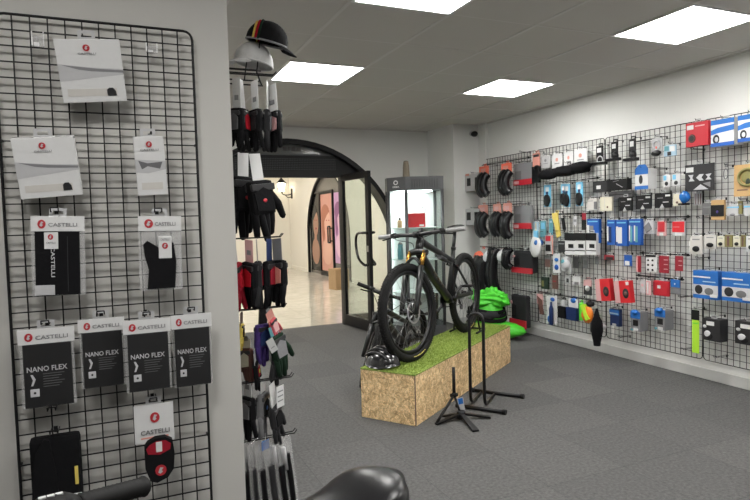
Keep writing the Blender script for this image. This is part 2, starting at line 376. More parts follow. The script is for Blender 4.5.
# ---------------------------------------------------------------- entrance frame and glass door
DX0, DX1 = 1.205, 2.655; YD0, YD1 = 7.03, 7.1
ZT = 1.895
M_GL = glassmat('door glass', (.90, .93, .92), .15)
b = BM()
for x in (DX0-.03, DX1-.03): add_box(b, x-.0, x+.06, YD0, YD1, 0, 2.18, .003)
add_box(b, DX0, DX1, YD0, YD1, ZT, ZT+.05, .003)
struct(obj('door_1', b, M_BLACKM))
t = bpy.data.objects['door_1']
vent_z0, vent_z1 = ZT+.05, 2.15
b = BM(); add_box(b, AC-1.1, AC+1.1, YD0-.03, YD0+.02, ZT-.02, vent_z1, .004)
zz = math.sqrt(AR*AR-(2.15-AZ)**2)
obj('vent_panel', b, M_BLACKM, t)
b = BM()
for k in range(60):
    for q in range(7): add_box(b, AC-.62+k*.021, AC-.62+k*.021+.012, YD0-.034, YD0-.029, 1.97+q*.021, 1.97+q*.021+.011)
obj('vent_slots', b, mat('vent hole grey', (.05, .053, .056), .7), t)
b = BM(); add_box(b, AC-zz+.04, AC+zz-.04, YD0-.035, YD0+.03, 2.145, 2.165, .002); obj('transom_bar', b, mat('dark grey steel', (.05, .055, .06), .4), t)
def circ_poly(z0, n=24, r=AR-.05):
    a0 = math.asin((z0-AZ)/r); return [(AC+r*math.cos(a0+(PI-2*a0)*k/n), AZ+r*math.sin(a0+(PI-2*a0)*k/n)) for k in range(n+1)]
b = BM(); prism(b, circ_poly(2.166), 'y', YD0+.01, YD0+.018); obj('lunette_glass', b, mat('smoked glass', (.10, .11, .12), .12, alpha=.82), t)
b = BM()
for k, (a, c) in enumerate(((1.90, .045), (1.965, .02), (2.01, .045), (2.075, .05))): add_box(b, a, a+c, YD0+.002, YD0+.008, 2.20, 2.25)
obj('dark_marks', b, mat('lunette letters', (.03, .03, .035), .5), t)
def side_glass(sgn):
    r = AR-.05; x0 = .76; pts = []
    z1 = AZ+math.sqrt(r*r-x0*x0)
    a1 = math.acos(x0/r)
    pts = [(AC+sgn*x0, .0), (AC+sgn*r, .0)]+[(AC+sgn*r*math.cos(a1*k/14), AZ+r*math.sin(a1*k/14)) for k in range(15)]
    b = BM(); prism(b, pts, 'y', YD0+.01, YD0+.018); return b
obj('side_glass', side_glass(1), glassmat('clear side glass', (.92, .95, .94), .12), t); obj('side_glass', side_glass(-1), glassmat('clear side glass'), t)
b = BM(); add_box(b, DX1+.03, AC+AR-.05, YD0, YD1, 0, .12, .003); add_box(b, AC-AR+.05, DX0-.03, YD0, YD1, 0, .12, .003); obj('bottom_rail', b, M_BLACKM, t)
# open leaf
ang = math.atan2(6.37-7.06, 2.725-2.64)
t = thing('glass_door_leaf', 'open black framed glass door leaf with curved pull handle', 'door', (2.645, 7.03, .01), ang)
L = .70
b = BM()
for a in ((0, .06, 0, 1.9), (L-.075, L, 0, 1.9), (.06, L-.075, 1.82, 1.9), (.06, L-.075, 0, .13)): add_box(b, a[0], a[1], -.022, .022, a[2], a[3], .004)
obj('leaf_frame', b, M_BLACKM, t)
boxo('pane', M_GL, t, .06, L-.075, -.004, .004, .13, 1.82)
for s in (-1, 1):
    b = BM(); xh = L-.04
    sweep(b, bez([(xh, s*.02, 1.17), (xh, s*.07, 1.175), (xh-.13, s*.085, 1.16), (xh-.17, s*.085, 1.05), (xh-.12, s*.085, .88), (xh, s*.075, .80), (xh+.01, s*.02, .80)], 8), .016, 10)
    obj('handle', b, mat('black handle gloss', (.01, .01, .01), .2), t)
boxo('lock', mat('steel', (.5, .5, .5), .3, 1), t, L-.055, L-.02, -.025, .025, .95, 1.02, .002)
# ---------------------------------------------------------------- podium
M_OSB, n, l, b = nodes_mat('osb board')
tc = n.new('ShaderNodeTexCoord'); mp = n.new('ShaderNodeMapping'); mp.inputs['Scale'].default_value = (1, 1, 1); l.new(tc.outputs['Object'], mp.inputs[0])
nd = n.new('ShaderNodeTexNoise'); nd.inputs['Scale'].default_value = 14; l.new(mp.outputs[0], nd.inputs[0])
vadd = n.new('ShaderNodeVectorMath'); vadd.operation = 'SCALE'; vadd.inputs['Scale'].default_value = .12; l.new(nd.outputs['Color'], vadd.inputs[0])
va2 = n.new('ShaderNodeVectorMath'); va2.operation = 'ADD'; l.new(mp.outputs[0], va2.inputs[0]); l.new(vadd.outputs[0], va2.inputs[1])
m2 = n.new('ShaderNodeMapping'); m2.inputs['Scale'].default_value = (60, 60, 30); m2.inputs['Rotation'].default_value = (.3, .5, .2); l.new(va2.outputs[0], m2.inputs[0])
vo = n.new('ShaderNodeTexVoronoi'); vo.inputs['Scale'].default_value = 1; l.new(m2.outputs[0], vo.inputs[0])
m4 = n.new('ShaderNodeMapping'); m4.inputs['Scale'].default_value = (18, 80, 45); m4.inputs['Rotation'].default_value = (.9, -.4, .7); l.new(va2.outputs[0], m4.inputs[0])
vo2 = n.new('ShaderNodeTexVoronoi'); vo2.inputs['Scale'].default_value = 1; l.new(m4.outputs[0], vo2.inputs[0])
cr = n.new('ShaderNodeValToRGB'); cr.color_ramp.elements[0].color = (.34, .20, .09, 1); cr.color_ramp.elements[1].color = (.84, .66, .40, 1)
e = cr.color_ramp.elements.new(.35); e.color = (.56, .38, .19, 1); e = cr.color_ramp.elements.new(.7); e.color = (.72, .53, .29, 1)
sp = n.new('ShaderNodeSeparateColor'); l.new(vo.outputs['Color'], sp.inputs[0]); sp2 = n.new('ShaderNodeSeparateColor'); l.new(vo2.outputs['Color'], sp2.inputs[0])
ad = n.new('ShaderNodeMath'); ad.operation = 'ADD'; l.new(sp.outputs[0], ad.inputs[0]); l.new(sp2.outputs[1], ad.inputs[1])
hf = n.new('ShaderNodeMath'); hf.operation = 'MULTIPLY'; hf.inputs[1].default_value = .5; l.new(ad.outputs[0], hf.inputs[0]); l.new(hf.outputs[0], cr.inputs[0])
nf = n.new('ShaderNodeTexNoise'); nf.inputs['Scale'].default_value = 55; nf.inputs['Detail'].default_value = 8; nf.inputs['Distortion'].default_value = 2.5; l.new(tc.outputs['Object'], nf.inputs[0])
mf = n.new('ShaderNodeMapRange'); mf.inputs[1].default_value = .3; mf.inputs[2].default_value = .7; mf.inputs[3].default_value = .72; mf.inputs[4].default_value = 1.62; l.new(nf.outputs['Fac'], mf.inputs[0])
vf = n.new('ShaderNodeVectorMath'); vf.operation = 'SCALE'; l.new(cr.outputs[0], vf.inputs[0]); l.new(mf.outputs[0], vf.inputs['Scale'])
l.new(vf.outputs[0], b.inputs['Base Color']); b.inputs['Roughness'].default_value = .55
PANG = math.atan2(.572, .82)
PL, PW, PH = 1.885, .415, .33
pod = thing('display_podium', 'long chipboard podium topped with artificial grass under the black bike', 'podium', (1.712, 3.318, 0), PANG)
b = BM(); add_box(b, 0, PL, 0, PW, .0, PH, .002); obj('board_box', b, M_OSB, pod)
boxo('edge_joint', pal('brown'), pod, -.0015, .004, -.0015, .004, .0, PH)
M_TURF, n, l, b = nodes_mat('artificial grass')
tc = n.new('ShaderNodeTexCoord'); nz = n.new('ShaderNodeTexNoise'); nz.inputs['Scale'].default_value = 90; nz.inputs['Detail'].default_value = 5; l.new(tc.outputs['Object'], nz.inputs[0])
cr = n.new('ShaderNodeValToRGB'); cr.color_ramp.elements[0].position = .35; cr.color_ramp.elements[0].color = (.12, .20, .02, 1); cr.color_ramp.elements[1].position = .68; cr.color_ramp.elements[1].color = (.36, .44, .10, 1)
l.new(nz.outputs['Fac'], cr.inputs[0]); l.new(cr.outputs[0], b.inputs['Base Color']); b.inputs['Roughness'].default_value = .8
b = BM()
rnd = random.Random(3)
for (w0, w1) in ((0.0, .265), (.272, PW)):
    add_box(b, -.004, PL+.002, w0-.003 if w0 == 0 else w0, w1, PH, PH+.008)
    for k in range(int(26000*(w1-w0)/PW)):
        x, y = rnd.uniform(0, PL), rnd.uniform(w0, w1); a = rnd.uniform(0, 2*PI); h_ = rnd.uniform(.006, .012)
        dx, dy = math.cos(a)*.0018, math.sin(a)*.0018; lx, ly = rnd.uniform(-.006, .006), rnd.uniform(-.006, .006)
        b.faces.new((b.verts.new((x-dx, y-dy, PH+.006)), b.verts.new((x+dx, y+dy, PH+.006)), b.verts.new((x+lx, y+ly, PH+.008+h_))))
tf = obj('turf', b, M_TURF, pod, recalc=False); tf['kind'] = 'stuff'
boxo('seam_tape', mat('seam yellow', (.62, .55, .25), .7), pod, -.003, PL, .265, .272, PH, PH+.006)
TOP = PH+.008

# ---------------------------------------------------------------- bicycles
M_TIRE = mat('tyre rubber', (.009, .009, .009), .8, spec=.25, bump=.3, scale=200)
M_RIM = mat('black rim', (.008, .008, .009), .35, spec=.4)
M_FR = mat('dark graphite paint', (.009, .010, .010), .3, spec=.45)
M_SILV = mat('brushed silver', (.55, .55, .56), .3, .9)
M_DARKS = mat('dark steel', (.12, .12, .125), .35, .9)
M_GOLD = mat('gold stanchion', (.55, .30, .06), .22, .9)
M_GRIPG = mat('light grey grip', (.30, .30, .30), .6)
M_RUB = mat('black rubber', (.008, .008, .008), .65, spec=.25)
def wheel(parent, cx, rw, tw, S, knobs=True, disc=True, cassette=False, letters=True, ns=28):
    """wheel in the XZ plane at (cx,0,rw); S maps points (steering)"""
    c = Vector((cx, 0, rw)); rr = rw-tw*1.05
    def ring(bm, r, pts, seg=56):
        rings = []
        for i in range(seg):
            a = 2*PI*i/seg
            rings.append([bm.verts.new(S(c+Vector(((r+dr)*math.cos(a), dy, (r+dr)*math.sin(a))))) for dr, dy in pts])
        m = len(pts)
        for i in range(seg):
            for k in range(m):
                q = bm.faces.new((rings[i][k], rings[(i+1) % seg][k], rings[(i+1) % seg][(k+1) % m], rings[i][(k+1) % m])); q.smooth = True
    b = BM(); ring(b, rr, [(.006, .014), (.004, -.014), (-.016, -.011), (-.022, 0), (-.016, .011)]); wo = obj('wheel', b, M_RIM, parent)
    b = BM(); ring(b, rw-tw*.5, [(tw*.5*math.cos(2*PI*k/12), tw*.5*math.sin(2*PI*k/12)) for k in range(12)], 64)
    if knobs:
        for i in range(110):
            a = 2*PI*i/110
            for s, dz in ((-.62, -.004), (0, .0), (.62, -.004)):
                if s == 0 and i % 2: continue
                a2 = a+(0 if s else .028)
                M = Matrix.Translation(c) @ Matrix.Rotation(-a2, 4, 'Y') @ Matrix.Translation((rw-tw*.5+tw*.5*math.cos(s), tw*.5*math.sin(s)*1.02, 0)) @ Matrix.Rotation(s, 4, 'Z')
                for v in add_box(b, -.003, .0035, -.005, .005, -.0055, .0055): v.co = S(M @ v.co)
    obj('tire', b, M_TIRE, wo)
    b = BM()
    for i in range(ns):
        a = 2*PI*i/ns; s = 1 if i % 2 else -1; q = a+(.5 if (i//2) % 2 else -.5)
        sweep(b, [S(c+Vector((.02*math.cos(q), s*.028, .02*math.sin(q)))), S(c+Vector(((rr-.016)*math.cos(a), 0, (rr-.016)*math.sin(a))))], .0012, 4, cap=False)
    obj('spokes', b, mat('grey spokes', (.25, .25, .25), .4, .6), wo)
    b = BM(); sweep(b, [S(c+Vector((0, y, 0))) for y in (-.052, -.036, -.034, -.026, -.024, .024, .026, .034, .036, .052)], [.012, .012, .026, .026, .016, .016, .026, .026, .012, .012], 14); obj('hub', b, M_RIM, wo)
    if disc:
        b = BM(); rd = .08
        def rg(r0, r1, y):
            A = []
            for i in range(32):
                a = 2*PI*i/32; A.append([b.verts.new(S(c+Vector((r*math.cos(a), yy, r*math.sin(a))))) for r, yy in ((r0, y), (r1, y), (r1, y+.003), (r0, y+.003))])
            for i in range(32):
                for k in range(4): b.faces.new((A[i][k], A[(i+1) % 32][k], A[(i+1) % 32][(k+1) % 4], A[i][(k+1) % 4]))
        rg(.066, .08, .04)
        for i in range(6):
            a = 2*PI*i/6; sweep(b, [S(c+Vector((.018*math.cos(a), .041, .018*math.sin(a)))), S(c+Vector((.07*math.cos(a+.45), .041, .07*math.sin(a+.45))))], .004, 5)
        obj('brake_disc', b, M_SILV, wo)
    if cassette:
        b = BM()
        for k in range(9):
            r = .062-k*.0048
            sweep(b, [S(c+Vector((0, -.026-k*.0032, 0))), S(c+Vector((0, -.0275-k*.0032, 0)))], r, 28)
        obj('cassette', b, M_SILV, wo)
    if letters:
        b = BM()
        for i in range(9):
            a = -1.95+i*.055
            M = Matrix.Translation(c) @ Matrix.Rotation(-a, 4, 'Y') @ Matrix.Translation((rw-tw*.62, tw*.47, 0)) @ Matrix.Rotation(.45, 4, 'Z')
            for v in add_box(b, -.003, .003, 0, .0012, -.007, .007-.006*(i % 3 == 0)): v.co = S(M @ v.co)
        obj('tire_lettering', b, mat('yellow print', (.6, .5, .12), .5), wo)
    return wo
def saddle_mesh(Ls, Wr, Wn, hgt, dome=.0):
    """saddle from nose (x=Ls) to rear (x=0), closed loft"""
    b = BM(); rings = []; K = 18; n = 20
    for i in range(K+1):
        t = i/K; x = t*Ls
        if t < .32: w_ = Wr*math.sqrt(max(.0, 1-((.32-t)/.33)**2.6))*.5
        else: q = (t-.32)/.68; w_ = .5*(Wn+(Wr-Wn)*(1-q)**2.1*(1+.6*q))
        if t > .93: w_ *= math.sqrt(max(.02, 1-((t-.93)/.07)**2))*.98+.02
        w_ = max(w_, .002)
        zt = hgt+dome*math.exp(-((t-.18)/.2)**2)-.006*math.sin(PI*t)-.02*max(0, t-.85)/.15*.5
        dep = hgt*(.55+.45*(1-t))*(min(1, w_/(Wn*.5)) if t > .9 or t < .05 else 1)
        ring = []
        for k in range(n):
            a = 2*PI*k/n; ca, sa = math.cos(a), math.sin(a)
            y = w_*math.copysign(abs(ca)**.75, ca)
            zc = zt-dep*.5+dep*.5*math.copysign(abs(sa)**.8, sa)
            if sa > 0: zc -= .12*(y*y)/.08*1.0*(.5 if Wr > .15 else .35)
            else: zc -= .15*(y*y)/.08
            ring.append(b.verts.new((x, y, zc)))
        rings.append(ring)
    for i in range(K):
        for k in range(n):
            q = b.faces.new((rings[i][k], rings[i+1][k], rings[i+1][(k+1) % n], rings[i][(k+1) % n])); q.smooth = True
    b.faces.new(rings[0]); b.faces.new(rings[-1][::-1])
    return b
def bicycle(label, loc, rz, s=1.0, rw=.345, wb=1.13, steer=0, lean=0, fullsus=True, barw=.74, barz=.885, sadz=.905, gripm=None, sweepback=False, knobs=True, sad=(.26, .135, .04, .035, .01), group=None, detail=True, post=True, stem=.055, sadx=0):
    """x forward, contact points at (0,0,0) and (wb,0,0)"""
    root = thing('bicycle', label, 'bicycle', loc, rz, group); root.rotation_euler = (lean, 0, rz)
    I = lambda p: Vector(p)
    ax = Vector((wb, 0, rw)); d = Vector((-math.cos(R(69)), 0, math.sin(R(69))))
    off = Vector((math.sin(R(69)), 0, math.cos(R(69))))*(-.042)
    piv = ax+off
    def S(p):
        q = Vector(p)-piv
        return piv+Matrix.Rotation(steer, 3, d) @ q
    tw = .056 if knobs else .045
    wheel(root, 0, rw, tw, I, knobs, True, True); wheel(root, wb, rw, tw, S, knobs, True)
    ht0 = piv+d*(rw*1.30); ht1 = ht0+d*.115*s*1.0
    top = ht1+d*.03; 
    # fork
    b = BM()
    for y in (-.062, .062):
        lo = ax+Vector((0, y, 0)); hi = ax+Vector((0, y, 0))+d*(rw*.98)
        sweep(b, [S(lo-d*.02), S(lo+d*.05), S(lo+d*.12), S(hi)], [.014, .019, .021, .023], 12)
    arch = [S(ax+Vector((off.x*-.4, y, 0))+d*(rw*(1.02+.14*math.cos(y/.062*PI/2)))) for y in (-.062, -.03, 0, .03, .062)]
    sweep(b, bez(arch, 3), .012, 8); obj('fork_lowers', b, M_FR, root)
    b = BM()
    for y in (-.062, .062): sweep(b, [S(ax+Vector((0, y, 0))+d*(rw*.97)), S(ax+off*.5+Vector((0, y, 0))+d*(rw*1.32))], .0165, 12)
    obj('fork_stanchions', b, M_GOLD if fullsus else M_FR, root)
    b = BM(); cr_ = [S(ax+off*.7+Vector((0, y, 0))+d*(rw*1.29+.012*math.cos(y/.075*PI/2))) for y in (-.078, -.04, 0, .04, .078)]
    sweep(b, bez(cr_, 3), .024, 10); obj('fork_crown', b, M_FR, root)
    # frame
    bb = Vector((.385*s*wb/1.13, 0, rw-.01)); st = Vector((.235*s*wb/1.13, 0, sadz-.20*s)); 
    b = BM()
    sweep(b, [ht0, ht1], [.031, .028], 14)
    mid = st.lerp(bb, .22)
    sweep(b, bez([ht1-d*.02, ht1.lerp(mid, .5)+Vector((0, 0, -.012)), mid], 5), [.027, .026, .025, .024, .023, .022, .021, .02, .019, .018, .018][:11], 12, flat=(1.1, .8))
    sweep(b, bez([ht0+d*.015, ht0.lerp(bb, .45)+Vector((0, 0, -.012)), bb], 5), [.036]*6+[.035]*5, 14, flat=(1.05, .95))
    sweep(b, [bb, mid, st], [.026, .019, .018], 12)
    sweep(b, [bb+Vector((0, -.038, 0)), bb+Vector((0, .038, 0))], .027, 16)
    for y in (-1, 1):
        sweep(b, bez([bb+Vector((-.02, y*.025, .01)), Vector((bb.x*.62, y*.045, rw+.0)), Vector((0, y*.062, rw))], 4), .012, 8, flat=(1.5, .8))
        sweep(b, bez([mid+Vector((-.01, y*.02, -.02)), Vector((mid.x*.6, y*.045, rw+(mid.z-rw)*.52)), Vector((0, y*.062, rw))], 4), .009, 8, flat=(1.4, .8))
        sweep(b, [Vector((0, y*.05, rw)), Vector((0, y*.07, rw))], .018, 10)
    obj('frame', b, M_FR, root)
    if fullsus:
        b = BM(); sk = ht1.lerp(mid, .55)+Vector((0, 0, -.045)); sweep(b, [sk, sk.lerp(mid, .45)+Vector((0, 0, -.015))], .02, 12); sweep(b, [sk, mid+Vector((-.0, 0, -.035))], .009, 10); obj('rear_shock', b, M_DARKS, root)
        b = BM()
        for y in (-.03, .03): sweep(b, [mid+Vector((-.03, y, -.05)), mid+Vector((.05, y, -.03)), mid+Vector((0, y, .0))], .009, 6)
        obj('linkage', b, M_FR, root)
        b = BM(); q = ht0.lerp(bb, .5)+Vector((0, .032, -.012)); 
        dd = (bb-ht0).normalized()
        for k in range(5):
            c0 = q+dd*(k*.05-.1); sweep(b, [c0-dd*.016+Vector((0, .003, 0)), c0+dd*.016+Vector((0, .003, 0))], .010, 5, flat=(1, .3))
        obj('frame_decal', b, mat('decal bronze', (.06, .045, .025), .4), root)
    # cranks
    b = BM(); 
    for i in range(32): pass
    sweep(b, [bb+Vector((0, -.047, 0)), bb+Vector((0, -.051, 0))], .066*s, 36); obj('chainring', b, M_DARKS, root)
    b = BM(); ca = R(-35)
    for s_, y in ((1, -.062), (-1, .062)):
        e = bb+Vector((math.cos(ca)*.17*s_*s, y, math.sin(ca)*.17*s_*s)); sweep(b, [bb+Vector((0, y*.8, 0)), bb.lerp(e, .5)+Vector((0, y*.15, 0)), e+Vector((0, 0, 0))], [.017, .012, .013], 8)
    co = obj('crankset', b, M_RIM, root)
    for s_, y in ((1, -.062), (-1, .062)):
        e = bb+Vector((math.cos(ca)*.17*s_*s, y, math.sin(ca)*.17*s_*s)); b = BM(); sg = math.copysign(1, y)
        add_box(b, e.x-.035, e.x+.035, *sorted((e.y+sg*.015, e.y+sg*.095)), e.z-.009, e.z+.009, .005); cyl(b, e, e+Vector((0, sg*.02, 0)), .007, n=8)
        obj('pedal', b, M_RUB, co)
    b = BM(); n_ = 30; pr_ = .064*s; cr2 = .042
    up = [(bb.x+math.sin(0)*pr_, bb.z+pr_), (0, rw+cr2)]
    sweep(b, [(bb.x, -.049, bb.z+pr_), (0, -.04, rw+cr2)], .004, 5); sweep(b, [(bb.x, -.049, bb.z-pr_), (.03, -.042, rw-.10), (0.0, -.04, rw-.13*s), (-.03, -.04, rw-.1), (0, -.04, rw-cr2)], .004, 5); obj('chain', b, M_DARKS, root)
    b = BM(); sweep(b, [(0, -.055, rw-.02), (.02, -.05, rw-.07), (-.005, -.045, rw-.125*s)], [.016, .012, .01], 8); sweep(b, [(-.005, -.05, rw-.125*s), (-.005, -.035, rw-.125*s)], .024, 12); obj('derailleur', b, M_RIM, root)
    # seat post, saddle
    sdir = (st-bb).normalized()
    b = BM(); pt = Vector((st.x+sdir.x*.16*s+sadx, 0, sadz-.035)); sweep(b, [st-sdir*.02, pt], .0148, 12); cyl(b, st+sdir*.0, st+sdir*.022, .021)
    if post: sweep(b, [pt+Vector((-.03, 0, .0)), pt+Vector((.03, 0, .0))], .014, 8)
    obj('seat_post', b, M_RIM, root)
    Ls, Wr, Wn, hg, dm = sad
    b = saddle_mesh(Ls, Wr, Wn, hg, dm)
    for v in b.verts: v.co += Vector((pt.x-Ls*.45, 0, sadz-hg))
    so = obj('saddle', b, mat('black saddle vinyl', (.007, .007, .008), .30, spec=.32), root)
    b = BM()
    for y in (-.022, .022): sweep(b, bez([(pt.x-Ls*.33, y*1.6, sadz-hg*.9), (pt.x-Ls*.2, y, sadz-.034), (pt.x+Ls*.15, y, sadz-.034), (pt.x+Ls*.42, y*.4, sadz-hg*.9)], 4), .0035, 6)
    obj('rails', b, M_DARKS, so)
    # cockpit
    stem0 = ht1+d*.035; barc = Vector((stem0.x+stem*s, 0, barz))
    b = BM(); sweep(b, [S(ht1-d*.005), S(ht1+d*.075)], .019, 12); sweep(b, [S(stem0), S(barc)], [.018, .017], 10); sweep(b, [S(barc+Vector((0, -.025, 0))), S(barc+Vector((0, .025, 0)))], .024, 12); obj('stem', b, M_RIM, root)
    h2 = barw/2
    if sweepback: half = [(0, 0, 0), (.02, .06, .01), (-.02, .16, .035), (-.11, .24, .03), (-.243, .312, .0)]
    else: half = [(0, 0, 0), (0, .05, 0), (-.006, .14, .006), (-.022, h2*.7, .008), (-.048, h2, .008)]
    L_ = [barc+Vector(p) for p in half]; Rr = [barc+Vector((p[0], -p[1], p[2])) for p in half[1:]]
    path = bez([p for p in reversed(L_)]+Rr, 5)
    b = BM(); sweep(b, [S(p) for p in path], .0125 if sweepback else .0145, 10); ho = obj('handlebar', b, M_RIM, root)
    for sg in (1, -1):
        e = Vector(half[-1]); e0 = Vector(half[-2]); e = barc+Vector((e.x, e.y*sg, e.z)); e0 = barc+Vector((e0.x, e0.y*sg, e0.z)); dv = (e-e0).normalized()
        gl = .135 if detail else .1
        a0 = e-dv*gl
        b = BM()
        if sweepback:
            K = 30; sweep(b, [S(a0+dv*gl*k/K) for k in range(K+1)], [.0140+.0030*(k % 2)+(.0015 if k > 27 else 0) for k in range(K+1)], 16)
            for r_ in range(9):
                for k in range(12):
                    pass
        else: sweep(b, [S(a0), S(a0+dv*gl*.97), S(e+dv*.004)], [.0165, .0165, .018], 12)
        obj('grip', b, gripm or M_RUB, ho)
        b = BM()
        if sweepback:
            q = a0-dv*.045; sweep(b, [S(q-dv*.03), S(q-dv*.02), S(q+dv*.02), S(q+dv*.04)], [.017, .024, .025, .017], 16)
            lv = [q+Vector((0, 0, -.012)), q+Vector((.04, sg*.0, -.03)), q+dv*.05+Vector((.075, 0, -.035)), q+dv*.14+Vector((.07, 0, -.035))]
        else:
            q = a0-dv*.03; sweep(b, [S(q-dv*.014), S(q+dv*.014)], .021, 10)
            lv = [q, q+Vector((.035, 0, -.012)), q+Vector((.045, 0, -.02))+dv*.05, q+Vector((.04, 0, -.026))+dv*.10]
            sweep(b, [S(q), S(q+Vector((.03, -sg*.02, -.006))), S(q+Vector((.03, -sg*.06, -.008)))], .011, 8)
        sweep(b, [S(p) for p in bez(lv, 4)], .006, 7, flat=(1, .7)); obj('brake_lever', b, M_RUB, ho)
        if sweepback:
            b = BM(); 
            for k in range(3): 
                c0 = S(q+dv*(k*.014-.014)+Vector((0, 0, .0245))); add_box(b, c0.x-.005, c0.x+.005, c0.y-.004, c0.y+.004, c0.z-.001, c0.z+.0012)
            obj('shifter_mark', b, pal('pale'), ho)
    b = BM()
    for sg in (1, -1):
        q = barc+Vector((.03, sg*(h2*.52), 0)); tgt = ht0+Vector((.02, sg*.02, .02))
        sweep(b, [S(p) for p in bez([q, barc+Vector((.10, sg*.10, -.03)), ht1+Vector((.09, sg*.02, -.03)), tgt], 6)], .0026, 5)
    obj('cables', b, M_RUB, root)
    return root
def on_podium(u, wv): return (1.712+math.cos(PANG)*u-math.sin(PANG)*wv, 3.318+math.sin(PANG)*u+math.cos(PANG)*wv, TOP)
fr = Vector((1.868, 3.660)); re = Vector((2.767, 4.355)); hd = (fr-re).normalized()
b1 = bicycle('black full suspension mountain bike with gold fork stanchions on the podium', (re.x, re.y, TOP-.002), math.atan2(hd.y, hd.x), wb=(fr-re).length, sadz=.935, steer=R(-9), lean=R(1.5), gripm=M_GRIPG)
# kids bike behind the podium, front wheel turned
hk = Vector((-.80, -.60)).normalized()
fk = Vector((1.775, 4.32))
rk = fk-hk*.82
b2 = bicycle('small black kids bike leaning behind the podium', (rk.x, rk.y, .0), math.atan2(hk.y, hk.x), s=.72, rw=.255, wb=.82, steer=R(30), lean=R(-9), fullsus=False, barw=.52, barz=.74, sadz=.60, detail=False, sad=(.21, .13, .035, .03, .005))
# foreground bike: saddle and right grip reach into the view
hf_ = Vector((-.98, -.19)).normalized()
b3 = bicycle('parked city bike in the foreground with glossy black saddle and knurled grip', (.509, .893, 0), math.atan2(hf_.y, hf_.x), rw=.33, wb=.95, steer=0, fullsus=False, sweepback=True, knobs=False, barz=.873, sadz=.912, sad=(.27, .15, .05, .05, .016), stem=-.03, sadx=.068)
# ---------------------------------------------------------------- helmet on the turf
hx, hy, _ = on_podium(.10, .30)
t = thing('bicycle_helmet', 'glossy black helmet lying on the podium grass behind the front wheel', 'helmet', (hx, hy, TOP), PANG+R(80))
b = BM()
vs = ell(b, (0, 0, 0), .135, .1, .125, u=24, v=16)
bmesh.ops.bisect_plane(b, geom=b.verts[:]+b.edges[:]+b.faces[:], plane_co=(0, 0, 0), plane_no=(0, 0, -1), clear_outer=True)
ed = [e for e in b.edges if e.is_boundary]
r = bmesh.ops.extrude_edge_only(b, edges=ed); nv = [v for v in r['geom'] if isinstance(v, bmesh.types.BMVert)]
for v in nv: v.co = Vector((v.co.x*.88, v.co.y*.86, .012))
for v in b.verts: v.co.z += .004+.018*max(0, abs(v.co.x)/.135)**2
obj('shell', b, mat('helmet gloss', (.012, .012, .013), .18, coat=.6), t)
b = BM()
for k in range(-2, 3):
    pts = []
    for i in range(9):
        a = R(35+110*i/8); pts.append((.132*math.cos(a)*.98, k*.034, math.sqrt(max(0, 1-(k*.034/.105)**2))*.128*math.sin(a)+.008))
    sweep(b, pts, [.003]+[.0085]*7+[.003], 6)
obj('vents', b, pal('dark', 'plastic'), t)
b = BM(); sweep(b, bez([(.05, -.085, .02), (.06, -.10, .004), (.0, -.12, .004), (-.05, -.09, .015)], 5), .004, 5, flat=(1, .5)); obj('chin_strap', b, pal('black', 'fabric'), t)
# rear axle stand of the display bike
sx, sy = re.x+.62*.16, re.y-.79*.16
t = thing('axle_stand', 'small black stand holding up the rear wheel on the podium', 'stand', (re.x, re.y, TOP), math.atan2(-hd.y, -hd.x))
b = BM()
for s in (-1, 1):
    sweep(b, [(-.0, s*.085, .34), (-.02, s*.095, .2), (-.0, s*.12, .012)], .008, 8)
    sweep(b, [(-.09, s*.12, .01), (.13, s*.12, .01)], .009, 8)
sweep(b, [(.13, -.12, .01), (.13, .12, .01)], .009, 8); obj('tube_frame', b, M_BLACKM, t)
# ---------------------------------------------------------------- bike floor stand
M_TUBE = mat('black satin tube', (.007, .007, .008), .35, spec=.4)
fs = thing('bike_floor_stand', 'tall black tube wheel stand on two long foot bars beside the podium', 'bike stand', (0, 0, 0))
fs.location = (2.26, 3.47, 0); f0 = Vector((2.26, 3.47, 0))
A0, A1, B0, B1 = [Vector(p)-f0 for p in ((2.149, 3.516, .016), (2.346, 3.241, .016), (2.445, 3.776, .016), (2.67, 3.467, .016))]
for nm, p, q in (('foot_bar', A0, A1), ('foot_bar', B0, B1)):
    b = BM(); sweep(b, [p, q], .014, 12); fb = obj(nm, b, M_TUBE, fs)
    for e in (p, q):
        b = BM(); dv = (q-p).normalized()*(.014 if e is q else -.014); sweep(b, [e-dv, e+dv*.8], .0185, 12)
        for v in b.verts: v.co.z = max(v.co.z, -.016+.0165)
        obj('end_cap', b, M_RUB, fb)
dA = (A1-A0).normalized(); bk = (B0-A0).normalized()
for k in range(1):
    c1 = Vector((2.243, 3.498, .0))-f0; c2 = Vector((2.302, 3.412, .0))-f0; up = Vector((0, 0, 1)); c1.z = c2.z = 0
    m = (c1+c2)/2; w2 = (c2-c1)/2
    top = [m-w2+up*.60]+[m-w2*math.cos(PI*q/8)+up*(.62+.045*math.sin(PI*q/8)) for q in range(0, 9)]+[m+w2+up*.60]
    hoop = [m-w2+up*.045, m-w2+up*.1, m-w2+up*.35]+top+[m+w2+up*.35, m+w2+up*.1, m+w2+up*.045]
    tail = lambda c: [c+up*.018+bk*.05, c+up*.018+bk*.24]
    b = BM(); sweep(b, [c1+up*.018+bk*.27, c1+up*.018+bk*.10, c1+up*.022+bk*.035, c1+up*.045+bk*.008, c1+up*.08]+hoop[2:-2]+[c2+up*.08, c2+up*.045+bk*.008, c2+up*.022+bk*.035, c2+up*.018+bk*.10, c2+up*.018+bk*.27], .0115, 12)
    obj('wheel_hoop', b, M_TUBE, fs)
